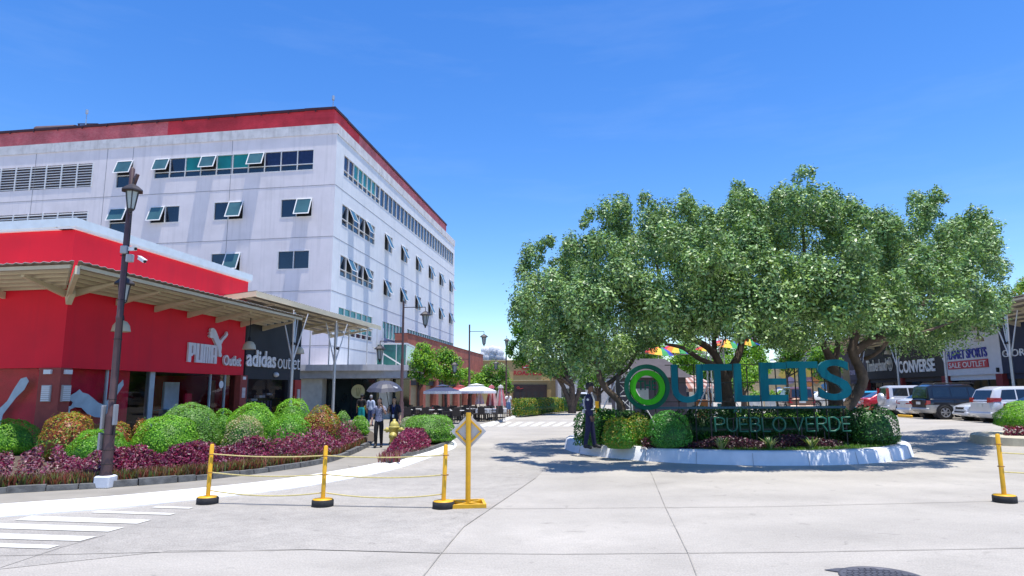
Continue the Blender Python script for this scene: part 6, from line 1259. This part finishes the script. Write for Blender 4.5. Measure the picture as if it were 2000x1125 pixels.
# small kerbed bed at the right edge
rb = gnd(2010, 868, .2); b = MB()
def rring(r, z, n=40): return [V((rb.x + 1.6 + r * math.cos(2 * math.pi * i / n), rb.y + 1.2 + r * math.sin(2 * math.pi * i / n), z)) for i in range(n)]
z0 = hgt(rb.x + 1.2); b.loft([rring(2.25, z0 - .2), rring(2.2, z0 + .12), rring(2.12, z0 + .16), rring(1.9, z0 + .16)], True); struct(b.build('side_bed_kerb', mat('yellowed_kerb', (.55, .50, .38), .85, dirt=.4, dcol=(.35, .33, .28)), org=(rb.x, rb.y, z0)))
bush('clipped_bush', 'lime green bush on the kerbed bed at the right edge', (rb.x + 1.2, rb.y + 1.4, z0 + .3), 1.05, 1.0, 1.0, [leafmat('lime_leaf', (.17, .42, .03)), leafmat('grey_green_leaf', (.17, .34, .08)), G1[1]], (4, 3, 3), .055, 1.5, 2., .05)
pp = [V((rb.x - .1 + .25 * i, rb.y + .85 - .12 * i, z0)) for i in range(10)]; P, d, t = bandpoints(pp, -.05, .5, 2200); P[:, 2] = z0 + .14 + npr.uniform(0, .34, len(P)); v, f = leafquads(P, npr.normal(size=(len(P), 3)) * .6 + np.array((0, -.2, .8)), .08, .45)
tag(npmesh('magenta_bedding', v, f, pick(len(P), (5, 4, 2, 2)), PU, org=tuple(P.mean(0))), 'magenta bedding under the lime bush at the right edge', 'bedding plants', kind='stuff')
# ================================================================ plaza: parasols, tables, chairs, street trees
def parasol(lab, px, Y, r, ztop, zrim, col, valance=None):
    p = atY(px, 800, Y); p = V((p.x, Y, .12)); R_ = root('cafe_parasol', p, lab, 'parasol', 'cafe parasols'); m = mat('parasol_%d_%d' % (int(col[0] * 99), int(col[2] * 99)), col, .8, var=.06)
    b = MB(); n = 8
    def sq(rr, z): return [p + V((rr * math.cos(a) * (1 if i % 2 == 0 else .8), rr * math.sin(a) * (1 if i % 2 == 0 else .8), z)) for i, a in enumerate([2 * math.pi * (k + .5) / 8 for k in range(8)])]
    b.loft([sq(r, zrim - .16), sq(r, zrim), sq(r * .32, ztop - .16)], False); b.k = 0; b.loft([sq(r * .42, ztop - .12), sq(.03, ztop)], False)
    b.build('canopy', m, R_)
    if valance: b = MB(); b.loft([sq(r + .01, zrim - .17), sq(r + .01, zrim)], False); b.build('valance', valance, R_)
    b = MB(); b.tube([p, p + UP * (ztop - .02)], .03, 8)
    for i in range(8): a = 2 * math.pi * (i + .5) / 8; k = 1 if i % 2 == 0 else .8; b.tube([p + UP * (zrim - .1), p + V((r * .5 * k * math.cos(a), r * .5 * k * math.sin(a), zrim + (ztop - zrim) * .42))], .012, 4)
    b.build('pole', M_wood, R_); b = MB(); b.lathe(p, [(.28, 0), (.28, .08), (.06, .12)], 14); b.build('base', M_black, R_)
parasol('navy cafe parasol with a pale valance beside the brick building', 864, 43., 1.25, 2.28, 1.85, (.035, .045, .10), mat('pale_valance', (.6, .62, .66), .8)); parasol('white cafe parasol beyond the diamond sign', 930, 45., 1.45, 2.35, 1.85, (.72, .72, .74)); parasol('small dark red parasol behind the white one', 899, 55., 1.1, 2.35, 1.95, (.34, .05, .06))
def folded(lab, px, Y, z0, z1, r, cols):
    p = atY(px, 800, Y); p = V((p.x, Y, .12)); R_ = root('folded_parasol', p, lab, 'parasol', 'folded cafe parasols'); b = MB(); n = 16
    def rg(rr, z): return [p + V((rr * (1 if i % 2 else .62) * math.cos(2 * math.pi * i / n), rr * (1 if i % 2 else .62) * math.sin(2 * math.pi * i / n), z)) for i in range(n)]
    b.loft([rg(r, z0), rg(r * .95, z0 + .2), rg(r * .7, z0 + (z1 - z0) * .5), rg(r * .35, z1 - .16)], False); ob = b.build('folded_canopy', cols, R_)
    for i, q in enumerate(ob.data.polygons): q.material_index = (i // 2) % 2
    b = MB(); b.loft([rg(r * .55, z1 - .2), rg(r * .42, z1 - .06), rg(.03, z1)], True); b.build('cap', cols[0], R_); b = MB(); b.tube([p, p + UP * (z1 + .05)], .03, 8); b.build('pole', M_frame, R_); b = MB(); b.lathe(p, [(.26, 0), (.26, .07), (.05, .1)], 14); b.build('base', M_black, R_)
FR_ = [mat('faded_pink_cloth', (.62, .42, .40), .85), mat('dull_white_cloth', (.58, .56, .54), .85)]; F2r = [mat('faded_red_cloth', (.50, .14, .16), .85), mat('pale_pink_cloth', (.6, .4, .4), .85)]
folded('folded pale pink parasol, shortest of the three folded ones', 937, 44.5, 1.0, 1.9, .32, FR_); folded('folded red parasol in the middle of the three folded ones', 960, 46., .85, 2.25, .42, F2r); folded('folded white and red striped parasol nearest the standing man', 978, 46.3, .85, 2.25, .40, [FR_[1], F2r[0]])
# cafe table and chair, built once and copied
M_wick = mat('dark_wicker', (.055, .045, .04), .8, var=.3, scale=30); M_top = mat('pale_table_top', (.50, .49, .47), .5)
ct = root('cafe_table', (0, 0, 0), 'cafe table', 'table', 'cafe tables on the plaza'); b = MB(); b.bbox((0, 0, .73), (.8, .8, .035), .01); b.build('table_top', M_top, ct)
for x in (-1, 1):
    for y in (-1, 1): b = MB(); b.box((x * .33, y * .33, .355), (.04, .04, .71)); b.build('leg', M_trim, ct)
cc = root('cafe_chair', (0, 0, 0), 'cafe chair', 'chair', 'cafe chairs on the plaza'); b = MB(); b.bbox((0, 0, .44), (.46, .46, .05), .015); b.build('seat', M_wick, cc)
b = MB(); b.hexa([V(q) for q in ((-.23, .20, .46), (.23, .20, .46), (.23, .235, .46), (-.23, .235, .46), (-.21, .27, .90), (.21, .27, .90), (.21, .30, .90), (-.21, .30, .90))]); b.build('backrest', M_wick, cc)
for s in (-1, 1): b = MB(); b.bar((s * .23, -.2, .66), (s * .23, .24, .66), .045, .03); b.bar((s * .23, -.2, .42), (s * .23, -.2, .65), .03); b.build('armrest', M_wick, cc)
for x in (-1, 1):
    for y in (-1, 1): b = MB(); b.box((x * .2, y * .19, .208), (.03, .03, .415)); b.build('leg', M_trim, cc)
spots = [(792, 41.5, 'behind the broad flat topped bush'), (812, 43.2, 'under the first lime street tree'), (835, 41, 'left of the navy parasol'), (850, 46, 'behind the navy parasol'), (868, 41.5, 'in front of the navy parasol'), (886, 44, 'right of the navy parasol pole'), (893, 39.3, 'directly left of the diamond sign'), (905, 48, 'behind the diamond sign, far row'), (914, 43, 'left of the white parasol pole'), (945, 42., 'right of the diamond sign'), (958, 44.2, 'below the red folded parasol'), (976, 43.2, 'nearest the standing man'), (800, 47.5, 'beside the brick pillar')]
first = True
cloth_m = [mat('red_table_cloth', (.62, .05, .09), .8), mat('white_table_cloth', (.7, .69, .67), .8)]
for i, (px, Y, w_) in enumerate(spots):
    p = atY(px, 800, Y); p = V((p.x, Y, .12)); a = rnd.uniform(-.3, .3)
    t = ct if first else copy_tree(ct); put(t, p, a, 1, 'pale topped cafe table ' + w_)
    if i in (3, 5, 9, 10, 11):
        b = MB(); b.bbox((0, 0, .752), (.9, .9, .006), .002)
        for s in (-1, 1): b.box((s * .452, 0, .60), (.006, .86, .3)); b.box((0, s * .452, .63), (.86, .006, .25))
        tc = b.build('tablecloth', cloth_m[0 if i in (3, 5, 10) else 1]); tc.location = p; tc.rotation_euler = (0, 0, a); tag(tc, ('red' if i in (3, 5, 10) else 'white') + ' cloth on the cafe table ' + w_, 'tablecloth', 'cloths on the cafe tables')
    for k in range(4):
        if rnd.random() < .12: continue
        th = a + k * math.pi / 2; q = p + V((math.sin(th) * -.62, math.cos(th) * .62, 0)); c = cc if first else copy_tree(cc); first = False
        put(c, q, th + rnd.uniform(-.15, .15), 1, f'wicker cafe chair, {("far", "left", "near", "right")[k]} side of the table ' + w_)
# street trees -------------------------------------------------------------------
TB = [leafmat('street_leaf', (.16, .38, .03), .5, .4), leafmat('street_leaf_lime', (.28, .50, .04), .5, .4), leafmat('street_leaf_dark', (.045, .14, .02), .5, .3)]
TD = [leafmat('rain_leaf', (.10, .26, .03), .5, .35), leafmat('rain_leaf_lime', (.20, .40, .04), .5, .4), leafmat('rain_leaf_dark', (.045, .13, .022), .5, .3)]
def tree(lab, px, base, Y, blobs, leaf, mats, wts, tr=.09, fork=None, name='street_tree', group='street trees', z0=.12, dens=1., paths=None):
    p = atY(px, base, Y); p.z = z0; r = root(name, p, lab, 'tree', group); b = MB(); tops = []
    for (bx, by, br, dY) in blobs: tops.append((atY(bx, by, Y + dY), br * Y / 1315))
    zf = min(t[0].z - t[1] for t in tops); fk = V((p.x + .03, p.y, max(z0 + .5, fork if fork else zf * .9)))
    b.tube([p, p.lerp(fk, .5) + V((.04, 0, 0)), fk], [tr * 1.3, tr, tr * .85], 9)
    for c, rr in tops: b.tube([fk, fk.lerp(c, .5) + V((0, 0, -.1)), c], [tr * .6, tr * .4, tr * .15], 7)
    for pa in (paths or []): b.tube([atY(*q[:3]) for q in pa], [q[3] for q in pa], 9)
    b.build('trunk', M_bark, r); Ps = []; Ns = []; Ms = []
    for c, rr in tops:
        for k in range(int(5)):
            o = V(tuple(sph(1)[0])) * rr * .55; r2 = rr * rnd.uniform(.42, .62); n = int(r2 * r2 * 22 / (leaf * leaf) * dens); n = min(n, 5000); P, N = clump(c + o, (r2, r2, r2 * .95), n, .5, .45); Ps.append(P); Ns.append(N); w2 = np.abs(np.array(wts) * (1 + .5 * npr.uniform(-1, 1, len(wts)))); Ms.append(pick(n, w2))
    v, f = leafquads(np.concatenate(Ps), np.concatenate(Ns), leaf, .55); npmesh('crown', v, f, np.concatenate(Ms), mats, r); return r
tree('small lime green street tree nearest the porch', 815, 803, 46, [(820, 702, 25, 0), (838, 692, 23, .4), (812, 724, 20, -.4), (845, 718, 22, .3), (830, 738, 20, 0), (826, 680, 15, 0), (832, 712, 22, -.5)], .17, TB, (4, 4, 2), .1)
tree('second lime green street tree, left of the white parasol', 869, 800, 48, [(872, 708, 26, 0), (890, 712, 20, .5), (858, 722, 22, -.4), (885, 732, 22, .3), (868, 740, 20, 0), (870, 692, 16, 0)], .17, TB, (4, 4, 2), .1)
tree('low bright street tree behind the white parasol', 918, 796, 60, [(910, 735, 18, 0), (930, 738, 20, .5), (920, 752, 16, -.4), (940, 752, 16, .3)], .2, TB, (3, 5, 2), .1)
tree('rounder darker street tree before the tan building', 970, 797, 62, [(960, 725, 22, 0), (980, 735, 22, .5), (948, 745, 20, -.4), (992, 755, 16, .3), (970, 752, 20, 0)], .2, TD, (4, 4, 3), .11)
tree('large street tree with a dark leaning trunk beyond the roundabout', 1117, 801, 56, [(1035, 655, 34, 0), (1075, 640, 36, .5), (1110, 655, 40, -.4), (1020, 690, 30, .3), (1060, 705, 30, 0), (1105, 700, 30, 1.), (1000, 672, 16, 0), (1095, 725, 18, 0), (1140, 690, 30, 0), (1045, 712, 20, -1.), (1082, 722, 20, -1.), (1012, 650, 26, 0), (998, 690, 14, 0), (1060, 665, 34, -1.)], .24, TD, (4, 3, 3), .27, 2.4, dens=.9, paths=[[(1118, 800, 56, .26), (1100, 755, 56, .18), (1085, 730, 56, .16), (1065, 712, 56, .1)], [(1120, 795, 56, .2), (1138, 745, 56, .2), (1150, 700, 56, .12)]])
tree('dense leafy tree directly behind the guard', 1168, 806, 38, [(1150, 715, 30, 0), (1180, 705, 30, .5), (1165, 738, 28, -.4), (1200, 730, 22, .3), (1140, 742, 18, 0), (1190, 690, 24, 0)], .16, TD, (4, 5, 2), .12, dens=1.)
k = 0
for px, Y, bl, lab in ((1240, 52, [(1235, 690, 30, 0), (1262, 700, 26, 1), (1225, 720, 26, 0), (1260, 660, 30, 1)], 'leafy green tree behind the ring letter'), (1330, 54, [(1320, 720, 30, 0), (1355, 715, 30, 1), (1340, 690, 34, 0), (1370, 740, 20, 0)], 'leafy green tree behind the first blue letters'), (1385, 46, [(1375, 735, 26, 0), (1400, 728, 28, 1), (1360, 748, 18, 0), (1420, 745, 20, 0), (1390, 705, 30, 0)], 'bushy green tree low behind the second and third blue letters'), (1455, 47, [(1445, 738, 22, 0), (1470, 730, 26, 1), (1440, 715, 26, 0), (1465, 750, 14, 0)], 'bushy green tree low behind the third and fourth blue letters'), (1620, 50, [(1610, 725, 22, 0), (1632, 715, 24, 1), (1600, 700, 26, 0), (1625, 690, 24, 0)], 'bushy green tree behind the last blue letter'), (1450, 52, [(1440, 700, 34, 0), (1480, 705, 34, 1), (1465, 675, 34, 0), (1420, 690, 28, 0), (1455, 735, 22, 0)], 'leafy green tree behind the middle blue letters'), (1540, 55, [(1530, 695, 34, 0), (1565, 690, 34, 1), (1550, 665, 34, 0), (1595, 700, 26, 0)], 'leafy green tree before the mural wall'), (1290, 75, [(1280, 690, 36, 0), (1330, 680, 38, 1), (1240, 700, 30, 0)], 'far green tree beyond the playground towers')):
    tree(lab, px, 800, Y, bl, .2, TB if k % 2 else TD, (4, 4, 2), .12, name='park_tree', group='trees beyond the roundabout', z0=.0); k += 1
tree('yellow green tree showing above the right hand shop roof', 1985, 700, 62, [(1975, 575, 20, 0), (1998, 560, 26, 1), (2030, 560, 30, 0)], .26, [leafmat('autumn_leaf', (.30, .28, .03)), TB[0], TB[2]], (3, 3, 2), .2, name='park_tree', group='trees beyond the roundabout')
# hedges
def hp(px, py): return gnd(px, py, .12)
hedge('hedge', 'golden green clipped hedge along the far street, right of the standing man', [hp(1008, 812), hp(1030, 810), hp(1060, 806.5), hp(1088, 804)], 1.2, 1.25, .12, [GY[0], leafmat('hedge_leaf', (.12, .24, .03)), GD[1]], (3, 4, 2), .11, 1.3)
hedge('hedge', 'darker clipped hedge continuing the golden hedge towards the tree', [hp(1090, 803.5), hp(1120, 801), hp(1145, 799)], 1.2, 1.2, .12, [GD[1], GY[1], GD[0]], (3, 2, 3), .11, 1.3)
def hb_(px, Y, z=0): p = atY(px, 800, Y); return V((p.x, Y, z))
hedge('hedge', 'low sunlit lime hedge beyond the roundabout, behind the guard', [hb_(1160, 31), hb_(1230, 31.5), hb_(1290, 32)], 1.2, .75, 0, TB, (4, 4, 1), .1, 1.2); hedge('hedge', 'low sunlit lime hedge beyond the roundabout, behind the blue letters', [hb_(1420, 33), hb_(1500, 33), hb_(1590, 33.2), hb_(1640, 33.5)], 1.3, .85, 0, TB, (4, 4, 1), .1, 1.2)
g = hb_(1262 - 70, 30.5); spiky('spiky_plant', 'lime spiky palm like plant behind the guard', tuple(g), 90, 1.15, [TB[1], TB[0]], (3, 2), .09, .9)
b = MB(); g = hb_(1166, 29.5); b.box(g + UP * .75, (.14, .14, 1.5)); b.box(g + UP * .06, (.24, .24, .12)); o = tag(b.build('marker_post', M_yel, org=g), 'square yellow marker post behind the guard', 'post')
b = MB(); g = hb_(1208, 22.2, .3); b.bar(g, g + UP * 2.15, .11); b.bar(g + UP * 1.6, g + V((0, 0, 1.9)), .14); tag(b.build('steel_post', mat('grey_brown_steel', (.10, .09, .09), .6), org=g), 'dark square steel post beside the leaning trunk', 'post')
# ================================================================ playground behind the roundabout
def tower(px, Y, lab, w_=.6, h=4.6):
    g = hb_(px, Y); r = root('truss_tower', g, lab, 'truss', 'white truss towers'); b = MB()
    for sx in (-1, 1):
        for sy in (-1, 1): b.tube([g + V((sx * w_ / 2, sy * w_ / 2, 0)), g + V((sx * w_ / 2, sy * w_ / 2, h))], .03, 6)
    n = 8
    for i in range(n):
        z0_, z1_ = h * i / n, h * (i + 1) / n
        for sx in (-1, 1): b.tube([g + V((sx * w_ / 2, -w_ / 2, z0_)), g + V((-sx * w_ / 2, -w_ / 2, z1_))], .016, 5); b.tube([g + V((sx * w_ / 2, -w_ / 2, z0_)), g + V((sx * w_ / 2, w_ / 2, z1_))], .016, 5)
        b.tube([g + V((-w_ / 2, -w_ / 2, z1_)), g + V((w_ / 2, -w_ / 2, z1_))], .018, 5)
    b.build('truss', M_frame, r)
    for s in (-1, 1): b = MB(); b.tube([g + V((s * w_ / 2, 0, 2.4)), g + V((s * 1.5, -.3, .05))], .03, 6); b.bar(g + V((s * .3, -.05, .05)), g + V((s * 1.55, -.3, .05)), .08); b.build('stay', M_frame, r)
tower(1219, 29, 'white truss tower left of the ring letter'); tower(1402, 30, 'white truss tower behind the second blue letter')
g = hb_(1219, 29); g2 = hb_(1402, 30); b = MB(); b.tube([g + UP * 3.62, g.lerp(g2, .5) + UP * 3.5, g2 + UP * 3.62], .02, 5); tag(b.build('stretched_cable', M_frame, org=g), 'white cable stretched between the two truss towers', 'cable')
RB = [mat('umbrella_' + n_, c_, .7, var=.05) for n_, c_ in (('red', (.62, .04, .04)), ('orange', (.70, .22, .02)), ('yellow', (.72, .52, .03)), ('green', (.03, .32, .10)), ('blue', (.03, .08, .50)), ('purple', (.25, .05, .33)))]
def rainbow(px, py, Y, rpx, lab, tilt=.2):
    c = atY(px, py, Y); R0 = rpx * Y / 1315; r = root('rainbow_umbrella', c, lab, 'umbrella', 'rainbow umbrellas over the playground'); b = MB(); n = 12; M_ = Matrix.Rotation(tilt, 3, 'X') @ Matrix.Rotation(.1, 3, 'Y')
    for i in range(n):
        b.k = i % 6; a0, a1 = 2 * math.pi * i / n, 2 * math.pi * (i + 1) / n
        for (f0, z0_), (f1, z1_) in (((1, 0), (.7, .22)), ((.7, .22), (.35, .36)), ((.35, .36), (.02, .42))):
            b.face([c + M_ @ V((R0 * f * math.cos(a), R0 * f * math.sin(a), z * R0)) for f, a, z in ((f0, a0, z0_), (f0, a1, z0_), (f1, a1, z1_), (f1, a0, z1_))])
    b.build('canopy', RB, r); b = MB(); b.tube([c + M_ @ V((0, 0, -.3 * R0)), c + M_ @ V((0, 0, .46 * R0))], .02, 6); b.build('shaft', M_frame, r)
rainbow(1287, 690, 29.2, 30, 'rainbow umbrella over the gap right of the ring letter'); rainbow(1320, 686, 29.6, 30, 'second rainbow umbrella, overlapping the one over the ring letter'); rainbow(1375, 684, 30., 18, 'small rainbow umbrella above the second blue letter'); rainbow(1420, 676, 30.2, 32, 'rainbow umbrella above the third blue letter'); rainbow(1460, 668, 30.6, 24, 'rainbow umbrella with blue and red panels above the fourth blue letter', .4)
for i, (px, py) in enumerate(((1458, 662), (1474, 664), (1485, 660), (1441, 660))):
    c = atY(px, py, 27); b = MB(); b.ball(c, .09, 10, 8); tag(b.build('red_lantern', RB[0], org=c), 'small red ball lantern hung %s above the middle blue letters' % ('second from the left', 'third from the left', 'rightmost', 'leftmost')[i], 'lantern', 'red ball lanterns')
# kiosk with a striped awning, grey hut
g = hb_(1338, 36); kr = root('kiosk', g, 'wooden kiosk with a pink and white striped awning behind the first blue letter', 'kiosk'); b = MB(); b.box(g + V((0, 0, .9)), (2.4, 2.2, 1.1)); b.k = 1; b.box(g + V((-.55, -1.12, .75)), (1.5, .06, 1.3)); b.k = 0
for s in (-1, 1): b.box(g + V((s * 1.1, -1., 1.3)), (.16, .16, 2.1))
b.build('counter', [mat('orange_wood', (.30, .12, .04), .7, var=.3, scale=5), mat('grey_panel', (.24, .26, .28), .6)], kr)
b = MB(); n = 14
for i in range(n):
    b.k = i % 2; x0, x1 = -1.5 + 3. * i / n, -1.5 + 3. * (i + 1) / n; f = .45
    b.face([g + V(q) for q in ((x0, -1.7, 2.05), (x1, -1.7, 2.05), (x1 * f, 0, 2.75), (x0 * f, 0, 2.75))]); b.face([g + V(q) for q in ((x0, -1.7, 1.88), (x1, -1.7, 1.88), (x1, -1.7, 2.05), (x0, -1.7, 2.05))]); b.face([g + V(q) for q in ((x0, 1.7, 2.05), (x1, 1.7, 2.05), (x1 * f, 0, 2.75), (x0 * f, 0, 2.75))])
b.build('awning', [mat('dusty_pink_awning', (.30, .13, .10), .8), mat('pale_awning', (.46, .36, .32), .8)], kr)
g = hb_(1266, 35); hr = root('playground_hut', g, 'dark playground hut with a small gable behind the ring letter', 'hut'); b = MB(); b.box(g + V((0, 0, 1.3)), (3.4, 2.4, 2.6)); b.build('wall', mat('dark_mauve_wall', (.09, .075, .095), .8), hr); b = MB(); b.hexa([g + V(q) for q in ((-2., -1.5, 2.6), (2., -1.5, 2.6), (2., 1.5, 2.6), (-2., 1.5, 2.6), (-.9, -.1, 3.6), (.9, -.1, 3.6), (.9, .1, 3.6), (-.9, .1, 3.6))]); b.build('roof', mat('dark_grey_roof', (.07, .06, .07), .8), hr)
b = MB(); b.box(g + V((-.6, -1.22, 1.7)), (.8, .05, .7)); b.build('window', mat('pale_window', (.4, .42, .42), .3), hr)
b = MB(); g = hb_(1405, 28.5); b.box(g + V((0, 0, .7)), (.12, .12, 1.4)); b.box(g + V((.5, 0, .7)), (.12, .12, 1.4))
for i in range(5): b.box(g + V((.25, 0, .25 + i * .28)), (.5, .08, .05))
tag(b.build('play_ladder', mat('teal_ladder', (.02, .22, .26), .5), org=g), 'teal play ladder under the third blue letter', 'ladder')
# mural wall behind the trees, pots
MF = Fr(hb_(1475, 66), 90); mr = root('mural_wall', MF.o, 'cream wall with a colourful painted mural behind the blue letters', 'wall'); b = MB(); b.fbox(MF, -1.2, 9.5, 0, 4.6, -.4, 0); b.build('wall', mat('cream_mural_wall', (.56, .44, .25), .8), mr)
b = MB(); cols = [mat('mural_blue', (.10, .30, .60)), mat('mural_pink', (.50, .28, .34)), mat('mural_orange', (.60, .24, .08)), mat('mural_mauve', (.36, .30, .45)), mat('mural_yellow', (.65, .48, .1))]
rr = random.Random(4)
for i in range(16):
    b.k = i % 5; u, z, s = rr.uniform(.4, 8.8), rr.uniform(1.6, 3.8), rr.uniform(.35, .9); pts = [(u + s * rr.uniform(.6, 1.1) * math.cos(a), z + s * rr.uniform(.6, 1.1) * math.sin(a) * .8) for a in [2 * math.pi * q / 9 for q in range(9)]]; b.prism(pts, lambda a, c: MF.p(a, c, .003 + i * .002), lambda a, c: MF.p(a, c, .004 + i * .002))
b.build('mural', cols, mr)
for i, px in enumerate((1478, 1508, 1528)):
    g = hb_(px, 58); r = root('planter', g, 'white square planter with lime leaves, %s of the three before the mural' % ('leftmost', 'middle', 'rightmost')[i], 'planter', 'white planters'); b = MB(); b.bbox(g + UP * .55, (.9, .9, 1.1), .03); b.build('pot', M_frame, r); P, N = clump(g + UP * 1.45, (.55, .5, .5), 260); v, f = leafquads(P, N, .2, .5); npmesh('foliage', v, f, pick(260, (3, 3, 1)), TB, r)
# blocks closing the view far behind the trees
for x0, x1, Y, h, c_, lab in ((1090, 1300, 95, 5.2, (.46, .46, .46), 'pale grey building far behind the playground'), (1290, 1480, 90, 5.0, (.50, .44, .34), 'cream building far behind the middle of the roundabout'), (1560, 1660, 84, 5.5, (.44, .42, .44), 'grey building beyond the mural wall')):
    a, c = hb_(x0, Y), hb_(x1, Y); r = root('far_building', a, lab, 'building', 'far buildings behind the park'); f_ = Fr(a, 90); b = MB(); b.fbox(f_, 0, c.x - a.x, 0, h, -6, 0); b.build('wall', mat(lab.replace(' ', '_')[:30], c_, .85), r); 
    for i in range(int((c.x - a.x) / 2.2)): b = MB(); b.fbox(f_, .5 + i * 2.2, 1.7 + i * 2.2, .3, 2.3, -.1, .03); b.build('window', M_gdark, r)
    b = MB(); b.fbox(f_, -.2, c.x - a.x + .2, h, h + .2, -6.2, .2); b.build('roof_edge', M_wtrim, r)
# one distant cloud
def cloudm():
    m = bpy.data.materials.new('cloud_white'); m.use_nodes = True; t = m.node_tree; t.nodes.remove(t.nodes['Principled BSDF']); nz = nd(t, 'ShaderNodeTexNoise'); nz.inputs['Scale'].default_value = .05
    cr = nd(t, 'ShaderNodeMix', data_type='RGBA'); cr.inputs[6].default_value = (.96, .96, .97, 1); cr.inputs[7].default_value = (.9, .91, .93, 1); t.links.new(nz.outputs['Fac'], cr.inputs[0])
    d = nd(t, 'ShaderNodeBsdfDiffuse'); q = nd(t, 'ShaderNodeBsdfTranslucent'); s = nd(t, 'ShaderNodeMixShader'); s.inputs[0].default_value = .65
    t.links.new(cr.outputs[2], d.inputs[0]); t.links.new(cr.outputs[2], q.inputs[0]); t.links.new(d.outputs[0], s.inputs[1]); t.links.new(q.outputs[0], s.inputs[2]); t.links.new(s.outputs[0], t.nodes['Material Output'].inputs['Surface']); return m
cb = MB(); c = atY(960, 690, 3000.)
for i in range(26): cb.ball(c + V((rnd.uniform(-38, 40), rnd.uniform(-20, 20), rnd.uniform(-30, 22) - 0)), rnd.uniform(9, 22), 14, 10)
for i in range(8): cb.ball(c + V((rnd.uniform(-60, 60), rnd.uniform(-10, 10), rnd.uniform(-42, -26))), rnd.uniform(8, 18), 12, 8)
cl = cb.build('cloud', cloudm(), org=c); struct(cl)
